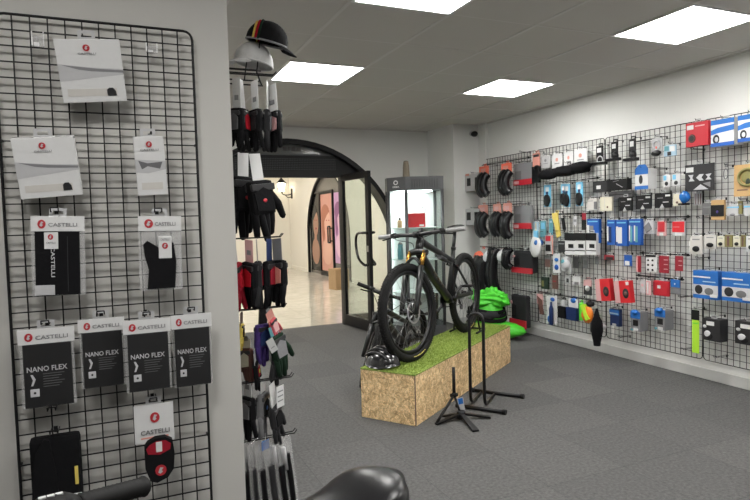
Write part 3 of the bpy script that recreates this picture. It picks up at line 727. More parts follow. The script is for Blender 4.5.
# folded star stand
st_ = thing('folded_repair_stand', 'low black star footed stand with a paper tag beside the podium', 'bike stand', (1.98, 3.28, 0))
o0 = Vector((1.98, 3.28, 0))
P_ = lambda x, y, z: Vector((x, y, z))-o0
hub = P_(2.04, 3.30, .03)
for e, w_ in ((P_(1.838, 3.282, .006), .014), (P_(2.22, 3.229, .008), .02), (P_(1.995, 3.057, .008), .022), (P_(1.96, 3.40, .01), .016)):
    b = BM(); dv = (e-hub); dv.z = 0; dv.normalize(); sd = Vector((-dv.y, dv.x, 0))
    q = [hub+sd*.012, hub-sd*.012, e-sd*w_, e+sd*w_]
    A = [b.verts.new(Vector((v.x, v.y, (.045 if i < 2 else .012)))) for i, v in enumerate(q)]; Bq = [b.verts.new(Vector((v.x, v.y, .0315 if i < 2 else .001))) for i, v in enumerate(q)]
    b.faces.new(A); b.faces.new(Bq[::-1])
    for i in range(4): b.faces.new((A[i], Bq[i], Bq[(i+1) % 4], A[(i+1) % 4]))
    obj('foot', b, M_BLACKM, st_)
b = BM(); sweep(b, [hub+Vector((0, 0, -.02)), hub+Vector((0, 0, .025))], .03, 12); obj('hub', b, M_BLACKM, st_)
b = BM(); kn = P_(2.04, 3.385, .14); sweep(b, [P_(1.845, 3.285, .012), kn], .009, 8); sweep(b, [kn, kn+Vector((.0, .0, .19))], [.012, .011], 8); sweep(b, [kn, hub], .008, 8); obj('support_arm', b, M_BLACKM, st_)
b = BM(); ell(b, kn, .02, .02, .02); sweep(b, [kn+Vector((-.025, 0, 0)), kn+Vector((.025, 0, 0))], .013, 8); obj('clamp_knob', b, M_RUB, st_)
b = BM(); M = Matrix.Translation(kn+Vector((.03, -.04, -.055))) @ Matrix.Rotation(R(-10), 4, 'Y') @ Matrix.Rotation(R(-15), 4, 'Z'); add_box(b, -.02, .02, -.0008, .0008, -.065, .045, 0, M); tg = obj('paper_tag', b, pal('pale'), st_)
b = BM(); add_box(b, -.016, .016, -.0016, -.0008, .0, .04, 0, M); obj('blue_print', b, pal('midblue'), tg)

# ---------------------------------------------------------------- display cabinet
C_ = Vector((2.93, 5.80)); E_ = Vector((3.34, 5.674)); L_ = Vector((2.823, 6.054)); rd_ = (E_-C_).normalized(); bk_ = Vector((-rd_.y, rd_.x))
poly = [C_, E_, E_+bk_*.42, L_+bk_*.14]; poly.append(L_)
CH = 1.80
cab = thing('display_cabinet', 'tall dark grey glass display cabinet with lit white shelves by the glass door', 'display cabinet', (C_.x, C_.y, 0))
pl = [(p.x-C_.x, p.y-C_.y) for p in poly]
def inset(poly, d):
    cx = sum(p[0] for p in poly)/len(poly); cy = sum(p[1] for p in poly)/len(poly)
    return [(cx+(p[0]-cx)*(1-d), cy+(p[1]-cy)*(1-d)) for p in poly]
M_CAB = mat('cabinet grey', (.055, .057, .06), .4)
b = BM(); prism(b, pl, 'z', 0, .14); obj('plinth', b, M_CAB, cab)
b = BM(); prism(b, pl, 'z', CH-.15, CH); hdr = obj('header', b, M_CAB, cab)
b = BM()
for p in pl:
    c = Vector(p); q = c*.94+Vector(inset(pl, 0)[0])*0; cc = Vector(inset([p for p in pl], 1)[0]); q = c+(cc-c).normalized()*.02
    sweep(b, [(q.x, q.y, .14), (q.x, q.y, CH-.15)], .019, 8)
obj('posts', b, M_CAB, cab)
M_CABW = mat('cabinet white panel', (.80, .82, .81), .4)
ip = inset(pl, .06)
def vquad(b, p, q, z0, z1, th):
    p, q = Vector(p), Vector(q); d = (q-p).normalized(); nn = Vector((-d.y, d.x))*th
    A = [b.verts.new((v.x, v.y, z)) for z in (z0, z1) for v in (p, q, q+nn, p+nn)]
    for f in ((0, 1, 2, 3), (7, 6, 5, 4), (0, 4, 5, 1), (1, 5, 6, 2), (2, 6, 7, 3), (3, 7, 4, 0)): b.faces.new([A[i] for i in f])
b = BM(); vquad(b, ip[2], ip[3], .14, CH-.15, .006); vquad(b, ip[3], ip[4], .14, CH-.15, .006); obj('back_panel', b, M_CABW, cab)
gp = inset(pl, .03)
for i, j in ((0, 1), (1, 2), (4, 0)):
    b = BM(); vquad(b, gp[i], gp[j], .14, CH-.15, .004); obj('glass_pane', b, glassmat('cabinet glass', (.93, .96, .95), .1), cab)
for z in (.50, .87, 1.23):
    b = BM(); prism(b, inset(pl, .09), 'z', z, z+.008); obj('glass_shelf', b, mat('frosted shelf', (.7, .76, .74), .25), cab)
b = BM(); prism(b, inset(pl, .35), 'z', CH-.162, CH-.151); obj('interior_light', b, mat('cabinet lamp', (.92, 1, .98), .5, emit=9), cab)
for i in (3,):
    b = BM(); q = Vector(ip[3])*.93; sweep(b, [(q.x, q.y-.01, .2), (q.x, q.y-.01, CH-.2)], .012, 6); obj('light_strip', b, MATS['cabinet lamp'], cab)
# header marks: right face vents, left face logo
def face_M(p, q, off=.002):
    p, q = Vector(p), Vector(q); d = (q-p).normalized(); n_ = Vector((d.y, -d.x)); m_ = (p+q)/2+n_*off
    return Matrix(((d.x, -n_.x, 0, m_.x), (d.y, -n_.y, 0, m_.y), (0, 0, 1, 0), (0, 0, 0, 1)))
MR = face_M(pl[0], pl[1]); ML = face_M(pl[4], pl[0])
b = BM()
for r_ in range(5):
    for k in range(11):
        M = MR @ Matrix.Translation((-.14+k*.028+r_*.0, 0, CH-.115+r_*.019)) @ Matrix.Rotation(R(35), 4, 'Y'); add_box(b, -.0035, .0035, -.001, .001, -.0095, .0095, 0, M)
obj('vent_slits', b, pal('black'), hdr)
b = BM()
for k in range(24):
    a = 2*PI*k/24; a2 = 2*PI*(k+1)/24
    q = [(math.cos(a)*r1, math.sin(a)*r2) for a, r1, r2 in ((a, .034, .026), (a2, .034, .026), (a2, .02, .015), (a, .02, .015))]
    b.faces.new([b.verts.new(ML @ Vector((x*1.0, -.001, CH-.06+z))) for x, z in q])
obj('ring_logo', b, pal('white'), hdr)
text('ORBEA', .10, .02, 0, 0, CH-.108, pal('white'), hdr, M=ML, bold=.02)
# things in and on the cabinet
t = thing('wooden_flask', 'tapered grey brown wooden flask standing on top of the display cabinet', 'flask', (C_.x+.065, C_.y+.10, CH))
b = BM(); sweep(b, [(0, 0, 0), (0, 0, .01), (0, 0, .13), (0, 0, .15), (0, 0, .175)], [.036, .040, .034, .031, .028], 18); obj('body', b, mat('aged wood', (.17, .14, .10), .7, var=.25, scale=14), t)
b = BM(); sweep(b, [(0, 0, .175), (0, 0, .182)], [.022, .02], 18); obj('cap', b, pal('dark'), t)
def in_cab(u, v): p = C_+rd_*u+bk_*v; return (p.x, p.y)
cr_ = math.atan2(rd_.y, rd_.x)
x_, y_ = in_cab(.13, .10); t = thing('red_box', 'bright red box on the upper shelf of the display cabinet', 'box', (x_, y_, 1.239), cr_)
boxo('carton', pal('brightred'), t, -.10, .10, -.03, .03, 0, .155, .003); boxo('label_print', pal('white'), t, .03, .08, -.0315, -.03, .01, .03)
x_, y_ = in_cab(-.045, .17); t = thing('tan_bottle', 'small tan bottle on the upper shelf of the display cabinet', 'bottle', (x_, y_, 1.239))
b = BM(); sweep(b, [(0, 0, 0), (0, 0, .07), (0, 0, .085)], [.028, .028, .014], 14); obj('body', b, pal('kraft'), t); b = BM(); sweep(b, [(0, 0, .085), (0, 0, .11)], .012, 10); obj('cap', b, pal('dark'), t)
x_, y_ = in_cab(-.045, .17); t = thing('blue_bottle', 'blue grey water bottle on the middle shelf of the display cabinet', 'bottle', (x_, y_, .879))
b = BM(); sweep(b, [(0, 0, 0), (0, 0, .11), (0, 0, .14), (0, 0, .17)], [.033, .033, .026, .03], 14); obj('body', b, pal('teal'), t); b = BM(); sweep(b, [(0, 0, .17), (0, 0, .2)], [.027, .012], 12); obj('cap', b, pal('grey'), t)
x_, y_ = in_cab(.16, .15)
for k, (zz_, yy) in enumerate(((1.239+.158, .12), )):
    x_, y_ = in_cab(.17, yy); t = thing('toy_bicycle', 'tiny silver wire bicycle on top of the red box', 'ornament', (x_, y_, 1.3945), cr_)
    b = BM()
    for c in (-.045, .045): sweep(b, [(c+.032*math.cos(a*PI/10), 0, .034+.032*math.sin(a*PI/10)) for a in range(20)], .002, 5, closed=True)
    obj('wheels', b, pal('grey', 'plastic'), t)
    b = BM(); sweep(b, [(-.045, 0, .034), (-.005, 0, .034), (.035, 0, .075), (-.015, 0, .07), (-.045, 0, .034)], .0018, 5); sweep(b, [(-.005, 0, .034), (-.018, 0, .085)], .0018, 5); sweep(b, [(.045, 0, .034), (.033, 0, .095), (.05, 0, .1)], .0018, 5); obj('frame', b, pal('grey', 'plastic'), t)
# security camera
t = thing('security_camera', 'small black security camera high in the corner by the column', 'camera', (4.10, 6.265, 2.37))
b = BM(); sweep(b, [(0, 0, 0), (0, -.012, 0)], .03, 14); sweep(b, [(0, -.01, 0), (0, -.045, -.01)], .01, 8); obj('mount', b, pal('pale', 'plastic'), t)
b = BM(); ell(b, (0, -.07, -.012), .042, .05, .036); obj('housing', b, pal('black', 'gloss'), t)
# surface cable duct done in the shell; green pile under the grid
# ---------------------------------------------------------------- green bag against the wall
M_LIME = mat('lime nylon', (.07, .56, .03), .5, var=.3, bump=.9, scale=26)
def crumple(b, c, r, amp, seed, u=26, v=16):
    rn = random.Random(seed); ph = [rn.uniform(0, 6.28) for _ in range(9)]
    vs = ell(b, (0, 0, 0), 1, 1, 1, u=u, v=v)
    for q in vs:
        d = q.co.normalized(); k = 1+amp*(math.sin(5*d.x+ph[0]+3*d.z)*.5+math.sin(9*d.y+ph[1]+4*d.x)*.4+math.sin(13*d.z+ph[2]+7*d.y)*.35+math.sin(21*d.x+ph[3]-11*d.z)*.22)
        q.co = Vector((d.x*r[0]*k+c[0], d.y*r[1]*k+c[1], d.z*r[2]*k+c[2]))
g = thing('backpack', 'bright lime green backpack with black straps standing behind the podium', 'backpack', (3.73, 5.43, 0), R(-63))
b = BM(); crumple(b, (.02, 0, .42), (.20, .12, .115), .30, 5, 44, 30); obj('top_pocket', b, M_LIME, g)
b = BM(); crumple(b, (.0, 0, .22), (.21, .13, .22), .10, 6); obj('body', b, M_LIME, g)
b = BM(); crumple(b, (.12, .0, .10), (.31, .15, .09), .05, 9); 
for v in b.verts: v.co.z = max(.002, v.co.z)
obj('base', b, M_LIME, g)
b = BM()
for z, rr_ in ((.31, 1.10), (.27, 1.16), (.22, 1.2), (.15, 1.22)):
    sweep(b, [(-.02+.195*rr_*math.cos(a), .125*rr_*math.sin(a), z+.014*math.sin(2*a)) for a in [2*PI*k/28 for k in range(28)]], .016, 8, closed=True, flat=(1.3, .5))
obj('compression_strap', b, pal('black', 'fabric'), g)
b = BM(); crumple(b, (.01, -.10, .265), (.17, .06, .055), .12, 11); obj('mesh_pocket', b, pal('dark', 'fabric'), g)
b = BM(); sweep(b, bez([(-.1, -.1, .4), (-.14, -.16, .28), (-.1, -.15, .12), (-.05, -.12, .05)], 5), .014, 8, flat=(1.4, .4)); obj('shoulder_strap', b, pal('black', 'fabric'), g)

# ---------------------------------------------------------------- wall grids
def grid(label, loc, rz, w_, h_, cell=.05, r=.0017, rounded=0):
    t = thing('wire_grid_panel', label, 'grid panel', loc, rz, 'black wire grid panels')
    b = BM(); nx = round(w_/cell); nz_ = round(h_/cell)
    for i in range(1, nx): add_box(b, i*w_/nx-r, i*w_/nx+r, -r, r, 0, h_)
    for k in range(1, nz_): add_box(b, 0, w_, -3*r, -r, k*h_/nz_-r*.9, k*h_/nz_+r*.9)
    obj('wire_mesh', b, M_WIRE, t)
    rc = .03; pts = []
    for cx, cz, a0 in ((w_-rc, rc, -90), (w_-rc, h_-rc, 0), (rc, h_-rc, 90), (rc, rc, 180)):
        for q in range(5): a = R(a0+q*22.5); pts.append((cx+rc*math.cos(a), -r, cz+rc*math.sin(a)))
    b = BM(); sweep(b, pts, r*2.1, 6, closed=True); obj('border_wire', b, M_WIRE, t)
    for x in (.003, w_-.003):
        for z in (.4, h_-.4): b = BM(); cyl(b, (x, 0, z), (x, (.031 if w_ != .55 else .012), z), .004, n=6); obj('wall_bracket', b, M_WIRE, t)
    return t
GX = XW-.032
GZ0, GZ1 = .16, 2.04
GY = [6.15, 5.175, 4.195, 3.19, 2.19]
for k, lb in enumerate(('wire grid panel in the far corner holding the folded tyres', 'second wire grid panel from the corner, behind the long black roll and glove packs',
                        'third wire grid panel from the corner, behind the red box and black cards', 'wire grid panel nearest the camera on the right wall, behind the blue and white boxes')):
    grid(lb, (GX, GY[k]-.004, GZ0), -PI/2, GY[k]-GY[k+1]-.008, GZ1-GZ0)
GLY = PY-.032
grid('wire grid panel on the grey pillar holding white boxes and glove bags', (-.325, GLY, .16), 0, .605, 1.865, r=.0022)
EGX = PX+.001
grid('narrow wire grid on the pillar’s end face carrying the glove hooks', (EGX+.012, 2.40, .12), PI/2, .55, 2.2)
# ---------------------------------------------------------------- hanging goods
def stretch(parts_bm): return parts_bm
def hook(parent_loc, face_rz, depth, front, label, double=False, group=None):
    """wire hook from the grid (local y=depth) out to local y=-front, at loc"""
    o_ = thing('display_hook', label, 'hook', parent_loc, face_rz, group)
    b = BM()
    xs = (-.011, .011) if double else (0,)
    for x in xs: sweep(b, [(x, depth, -.0), (x, -front, 0), (x, -front-.008, .012)], .0022, 6)
    if double: sweep(b, [(-.011, -front-.008, .012), (.011, -front-.008, .012)], .0022, 6)
    obj('prong', b, M_WIRE, o_)
    b = BM(); add_box(b, -.006, .006, depth-.006, depth-.002, -.016, .005, .0005); obj('back_plate', b, M_WIRE, o_)
    return o_
def shape(parent, nm, sh, u0, v0, u1, v1, th, col, W, Hh, extra=None, kind='card'):
    x0, x1 = (u0-.5)*W, (u1-.5)*W; z0, z1 = (1-v1)*Hh, (1-v0)*Hh; m = pal(col, kind) if col in PAL else MATS[col]
    if sh == 't': return text(extra, abs(x1-x0), abs(z1-z0), (x0+x1)/2, -th, (z0+z1)/2, m, parent, name=nm, bold=.012)
    if sh == 'tv': return text(extra, abs(z1-z0), abs(x1-x0), (x0+x1)/2, -th, (z0+z1)/2, m, parent, name=nm, vertical=True, bold=.012)
    b = BM()
    if sh == 'b': add_box(b, x0, x1, -th, .0004, z0, z1, min(th*.3, .003))
    elif sh == 'e': ell(b, ((x0+x1)/2, -th*.1, (z0+z1)/2), (x1-x0)/2, th, (z1-z0)/2, u=14, v=8)
    elif sh == 'c':
        n = 20; cx, cz = (x0+x1)/2, (z0+z1)/2
        prism(b, [(cx+(x1-x0)/2*math.cos(2*PI*k/n), cz+(z1-z0)/2*math.sin(2*PI*k/n)) for k in range(n)], 'y', -th, .0004)
    elif sh == 'ring':
        cx, cz = (x0+x1)/2, (z0+z1)/2; sweep(b, [(cx+(x1-x0)*.42*math.cos(2*PI*k/20), -th*.4, cz+(z1-z0)*.42*math.sin(2*PI*k/20)) for k in range(20)], min(x1-x0, z1-z0)*.08, 6, closed=True, flat=(1, 1))
    elif sh == 'p': prism(b, [((u-.5)*W, (1-v)*Hh) for u, v in extra], 'y', -th, .0004)
    elif sh == 'cyl':
        cx = (x0+x1)/2; r = (x1-x0)/2; hh = z1-z0; pr = extra or [(0, .8), (.03, 1), (.7, 1), (.85, .5), (1, .45)]
        sweep(b, [(cx, -r, z0+a*hh) for a, q in pr], [q*r for a, q in pr], 14)
    elif sh == 'hcyl': cz = (z0+z1)/2; r = (z1-z0)/2; sweep(b, [(x0, -r, cz), (x1, -r, cz)], r, 12)
    elif sh == 'tyre':
        w_ = x1-x0; hh = z1-z0
        for s, off in ((-.24, 0), (0, .014), (.24, 0)):
            xc = (x0+x1)/2+s*w_*.8
            pts = [(xc+.010, -.0-off, z1), (xc-.006, -.035-off, z1-hh*.2), (xc-.010, -.05-off, z1-hh*.5), (xc-.0, -.04-off, z1-hh*.8), (xc+.03, -.015-off, z0+.01)]
            sweep(b, bez(pts, 5), [w_*.22]*21, 8)
    elif sh == 'stripe':
        w_ = x1-x0; hh = z1-z0; xc = (x0+x1)/2
        sweep(b, bez([(xc-.004, -.057-w_*.2*.8, z1-hh*.25), (xc-.008, -.071-w_*.2*.65, z1-hh*.5), (xc+.002, -.062-w_*.2*.75, z1-hh*.75)], 5), .007, 6, flat=(.5, 1.2))
    elif sh == 'blob': crumple(b, ((x0+x1)/2, -th*.5, (z0+z1)/2), ((x1-x0)/2, th*.6, (z1-z0)/2), .1, extra or 3, 16, 10)
    elif sh == 'bow':
        r = abs(z1-z0)*.09; cx = (x0+x1)/2
        sweep(b, bez([(x0, -.02, z0+(z1-z0)*.3), (x0+(x1-x0)*.2, -.03, z1), (x1-(x1-x0)*.2, -.03, z1), (x1, -.02, z0+(z1-z0)*.3), (cx, -.03, z0)], 5), r+.004, 7)
    return obj(nm, b, m, parent)
def item(face, pos, W, Hh, T, body, col, name, label, cat, group, parts=(), dep=.12, kind='card', tab=True, tilt=0, lean=0, hook_label=None, dbl=False, hx=0, yawr=0):
    rz = {'W': -PI/2, 'S': 0}[face]
    t = thing(name, label, cat, pos, rz+yawr, group); t.rotation_euler = (lean, tilt, rz+yawr)
    if body == 'card':
        boxo('backing_card', pal(col, kind), t, -W/2, W/2, 0, .0025, 0, Hh, .0005)
    elif body == 'box':
        boxo('carton', pal(col, kind), t, -W/2, W/2, 0, T, 0, Hh, .0015)
    elif body == 'soft':
        boxo('body', pal(col, kind), t, -W/2, W/2, 0, T, 0, Hh, min(W, T, Hh)*.3)
    if tab:
        tw_ = min(W*.5, .05); b = BM()
        zt = Hh
        for a in ((-tw_/2, -tw_*.3, zt-.001, zt+.026), (tw_*.3, tw_/2, zt-.001, zt+.026), (-tw_*.3, tw_*.3, zt+.017, zt+.026), (-tw_*.3, tw_*.3, zt-.001, zt+.006)):
            add_box(b, a[0], a[1], T*.4, T*.4+.0015, a[2], a[3])
        obj('hang_tab', b, pal('pale' if body != 'none' else col, 'plastic'), t)
    for p in parts:
        nm, sh, u0, v0, u1, v1, th, c = p[:8]; ex = p[8] if len(p) > 8 else None; kd = p[9] if len(p) > 9 else 'card'
        shape(t, nm, sh, u0, v0, u1, v1, th, c, W, Hh, ex, kd)
    if hook_label:
        M = Matrix.Rotation(rz, 3, 'Z'); o = Vector(pos)+M @ Vector((hx*W, 0, 0))
        hook((o.x, o.y, o.z+Hh+.0145), rz, dep, .012, hook_label, dbl)
    return t

PAL['nanodark'] = (.013, .013, .014); PAL['hiorange'] = (.80, .22, .02)
mat('clear', (.62, .62, .62), .15, alpha=.34); mat('clearp', (.6, .6, .6), .1, alpha=.35)
YGL = 2.213
item('S', (-0.040, 2.143, 1.747), 0.189, 0.193, 0.038, 'box', 'white', 'glove_box', 'white shallow box tilted on its hook at the top of the pillar grid', 'box', 'white glove boxes and bags on the pillar grid', [('red_emblem', 'c', 0.415, 0.07775000000000001, 0.525, 0.18225, 0.003, 'emblem'), ('emblem_mark', 'p', 0, 0, 0, 0, 0.0036, 'pale', [(0.44249999999999995, 0.145675), (0.46449999999999997, 0.09865000000000002), (0.4975, 0.10648750000000001), (0.4755, 0.12738750000000001), (0.48924999999999996, 0.1430625), (0.46449999999999997, 0.16135)]), ('lettering', 't', 0.33, 0.205, 0.61, 0.235, 0.0025, 'grey', 'CASTELLI'), ('photo_band', 'p', 0, 0, 0, 0, 0.0006, 'pale', [(0, 0.38), (0.5, 0.44), (1, 0.47), (1, 0.56), (0.4, 0.62), (0, 0.66)]), ('photo_shade', 'p', 0, 0, 0, 0, 0.0009, 'grey', [(0.05, 0.395), (0.6, 0.46), (1, 0.49), (1, 0.53), (0.5, 0.5), (0.3, 0.47)]), ('grey_panel', 'b', 0.09, 0.78, 0.86, 0.9, 0.0008, 'offwhite'), ('glove_icon', 'p', 0, 0, 0, 0, 0.0016, 'dark', [(0.7, 0.9), (0.7, 0.8), (0.74, 0.77), (0.8, 0.77), (0.84, 0.82), (0.85, 0.9)])], dep=0.07, lean=0.3, tilt=-0.09, hook_label='black wire hook carrying the topmost white box')
item('S', (-0.179, 2.123, 1.438), 0.173, 0.186, 0.06, 'box', 'white', 'glove_box', 'widest white box on the pillar grid with its top flap open', 'box', 'white glove boxes and bags on the pillar grid', [('red_emblem', 'c', 0.415, 0.07775000000000001, 0.525, 0.18225, 0.003, 'emblem'), ('emblem_mark', 'p', 0, 0, 0, 0, 0.0036, 'pale', [(0.44249999999999995, 0.145675), (0.46449999999999997, 0.09865000000000002), (0.4975, 0.10648750000000001), (0.4755, 0.12738750000000001), (0.48924999999999996, 0.1430625), (0.46449999999999997, 0.16135)]), ('lettering', 't', 0.33, 0.205, 0.61, 0.235, 0.0025, 'grey', 'CASTELLI'), ('photo_band', 'p', 0, 0, 0, 0, 0.0006, 'pale', [(0, 0.38), (0.5, 0.44), (1, 0.47), (1, 0.56), (0.4, 0.62), (0, 0.66)]), ('photo_shade', 'p', 0, 0, 0, 0, 0.0009, 'grey', [(0.05, 0.395), (0.6, 0.46), (1, 0.49), (1, 0.53), (0.5, 0.5), (0.3, 0.47)]), ('grey_panel', 'b', 0.09, 0.78, 0.86, 0.9, 0.0008, 'offwhite'), ('glove_icon', 'p', 0, 0, 0, 0, 0.0016, 'dark', [(0.7, 0.9), (0.7, 0.8), (0.74, 0.77), (0.8, 0.77), (0.84, 0.82), (0.85, 0.9)])], dep=0.09, tilt=-0.08, lean=0.22, hook_label='black wire hook carrying the widest white box')
item('S', (0.123, 2.153, 1.443), 0.096, 0.197, 0.02, 'box', 'white', 'glove_box', 'narrow white box hanging near the right border of the pillar grid', 'box', 'white glove boxes and bags on the pillar grid', [('red_emblem', 'c', 0.4, 0.08, 0.6, 0.18, 0.003, 'emblem'), ('emblem_mark', 'p', 0, 0, 0, 0, 0.0036, 'pale', [(0.45, 0.14500000000000002), (0.49, 0.1), (0.55, 0.1075), (0.51, 0.1275), (0.535, 0.14250000000000002), (0.49, 0.16)]), ('lettering', 't', 0.2, 0.205, 0.8, 0.24, 0.0025, 'grey', 'CASTELLI'), ('photo_band', 'p', 0, 0, 0, 0, 0.0006, 'pale', [(0, 0.38), (1, 0.42), (1, 0.56), (0.4, 0.62), (0, 0.6)]), ('photo_shade', 'p', 0, 0, 0, 0, 0.0009, 'midgrey', [(0.1, 0.4), (0.4, 0.45), (0.9, 0.43), (0.8, 0.55), (0.4, 0.5), (0.2, 0.55)]), ('grey_panel', 'b', 0.15, 0.78, 0.85, 0.9, 0.0008, 'offwhite')], dep=0.06, tilt=-0.05, lean=0.15, hook_label='black wire hook carrying the narrow white box')
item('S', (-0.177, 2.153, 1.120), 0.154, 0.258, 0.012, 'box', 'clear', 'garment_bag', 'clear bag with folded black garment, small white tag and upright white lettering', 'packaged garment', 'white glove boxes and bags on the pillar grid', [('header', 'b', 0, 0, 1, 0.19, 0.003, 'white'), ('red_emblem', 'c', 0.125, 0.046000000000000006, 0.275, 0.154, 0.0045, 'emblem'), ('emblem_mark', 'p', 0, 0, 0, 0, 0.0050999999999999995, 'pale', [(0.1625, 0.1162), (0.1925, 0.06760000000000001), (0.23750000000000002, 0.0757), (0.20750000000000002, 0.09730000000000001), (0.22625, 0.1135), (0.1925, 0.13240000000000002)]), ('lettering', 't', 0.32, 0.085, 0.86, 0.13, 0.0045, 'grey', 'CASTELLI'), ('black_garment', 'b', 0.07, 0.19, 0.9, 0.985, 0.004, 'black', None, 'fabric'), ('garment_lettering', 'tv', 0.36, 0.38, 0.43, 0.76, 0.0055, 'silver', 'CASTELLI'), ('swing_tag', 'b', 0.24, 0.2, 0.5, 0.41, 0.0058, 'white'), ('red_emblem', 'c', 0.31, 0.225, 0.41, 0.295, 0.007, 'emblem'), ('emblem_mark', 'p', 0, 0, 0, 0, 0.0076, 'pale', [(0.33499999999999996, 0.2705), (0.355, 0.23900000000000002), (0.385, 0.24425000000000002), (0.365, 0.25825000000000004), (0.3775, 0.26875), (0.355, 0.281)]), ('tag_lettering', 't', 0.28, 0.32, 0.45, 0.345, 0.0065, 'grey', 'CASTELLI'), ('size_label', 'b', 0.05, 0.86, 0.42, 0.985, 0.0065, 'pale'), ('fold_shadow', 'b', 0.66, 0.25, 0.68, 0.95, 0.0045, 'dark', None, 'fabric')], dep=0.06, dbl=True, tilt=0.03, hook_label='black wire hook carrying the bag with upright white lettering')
item('S', (0.135, 2.153, 1.116), 0.140, 0.255, 0.012, 'box', 'clear', 'garment_bag', 'clear bag with crumpled black garment and large white tag, below the narrow box', 'packaged garment', 'white glove boxes and bags on the pillar grid', [('header', 'b', 0, 0, 1, 0.2, 0.003, 'white'), ('red_emblem', 'c', 0.13999999999999999, 0.04000000000000001, 0.33999999999999997, 0.16, 0.0045, 'emblem'), ('emblem_mark', 'p', 0, 0, 0, 0, 0.0050999999999999995, 'pale', [(0.19, 0.11800000000000001), (0.22999999999999998, 0.064), (0.29, 0.07300000000000001), (0.25, 0.097), (0.27499999999999997, 0.115), (0.22999999999999998, 0.136)]), ('lettering', 't', 0.38, 0.08, 0.86, 0.13, 0.0045, 'grey', 'CASTELLI'), ('black_garment', 'p', 0, 0, 0, 0, 0.01, 'black', [(0.1, 0.38), (0.2, 0.33), (0.45, 0.42), (0.55, 0.34), (0.8, 0.36), (0.86, 0.62), (0.82, 0.97), (0.18, 0.98), (0.22, 0.72), (0.14, 0.55)], 'fabric'), ('swing_tag', 'b', 0.45, 0.27, 0.76, 0.57, 0.0115, 'white'), ('red_emblem', 'c', 0.53, 0.35800000000000004, 0.6699999999999999, 0.442, 0.013, 'emblem'), ('emblem_mark', 'p', 0, 0, 0, 0, 0.0136, 'pale', [(0.565, 0.4126), (0.593, 0.3748), (0.635, 0.3811), (0.607, 0.39790000000000003), (0.6244999999999999, 0.41050000000000003), (0.593, 0.4252)]), ('tag_lettering', 't', 0.5, 0.3, 0.7, 0.33, 0.0122, 'grey', 'CASTELLI')], dep=0.06, dbl=True, tilt=0.02, hook_label='black wire hook carrying the bag with large white tag')
item('S', (-0.222, 2.163, 0.759), 0.156, 0.258, 0.012, 'box', 'clear', 'warmer_bag', 'lowest NANO FLEX bag, hanging alone near the left border of the pillar grid', 'packaged garment', 'white glove boxes and bags on the pillar grid', [('header', 'b', -0.02, 0, 1.02, 0.19, 0.003, 'white'), ('red_emblem', 'c', 0.105, 0.04750000000000001, 0.255, 0.1525, 0.0045, 'emblem'), ('emblem_mark', 'p', 0, 0, 0, 0, 0.0050999999999999995, 'pale', [(0.1425, 0.11575), (0.1725, 0.0685), (0.2175, 0.076375), (0.1875, 0.097375), (0.20625, 0.113125), (0.1725, 0.1315)]), ('lettering', 't', 0.3, 0.085, 0.9, 0.135, 0.0045, 'grey', 'CASTELLI'), ('dark_pouch', 'b', 0.06, 0.19, 0.95, 0.985, 0.006, 'nanodark'), ('pouch_lettering', 't', 0.12, 0.47, 0.86, 0.535, 0.0072, 'silver', 'NANO FLEX'), ('fine_print', 'b', 0.4, 0.565, 0.8, 0.575, 0.0067, 'midgrey'), ('fine_print', 'b', 0.4, 0.597, 0.75, 0.607, 0.0067, 'midgrey'), ('fine_print', 'b', 0.4, 0.629, 0.7000000000000001, 0.639, 0.0067, 'midgrey'), ('fine_print', 'b', 0.4, 0.6609999999999999, 0.8, 0.6709999999999999, 0.0067, 'midgrey'), ('fine_print', 'b', 0.4, 0.693, 0.75, 0.703, 0.0067, 'midgrey'), ('fine_print', 'b', 0.4, 0.725, 0.7000000000000001, 0.735, 0.0067, 'midgrey'), ('arm_icon', 'p', 0, 0, 0, 0, 0.0068, 'silver', [(0.18, 0.57), (0.22, 0.57), (0.27, 0.63), (0.22, 0.71), (0.18, 0.71), (0.22, 0.64)]), ('pocket_icon', 'b', 0.16, 0.75, 0.33, 0.85, 0.0068, 'silver'), ('pocket_mark', 'c', 0.22, 0.785, 0.27, 0.815, 0.0075, 'dark')], dep=0.05, dbl=True, tilt=0, hook_label='black wire hook carrying the lowest NANO FLEX bag')
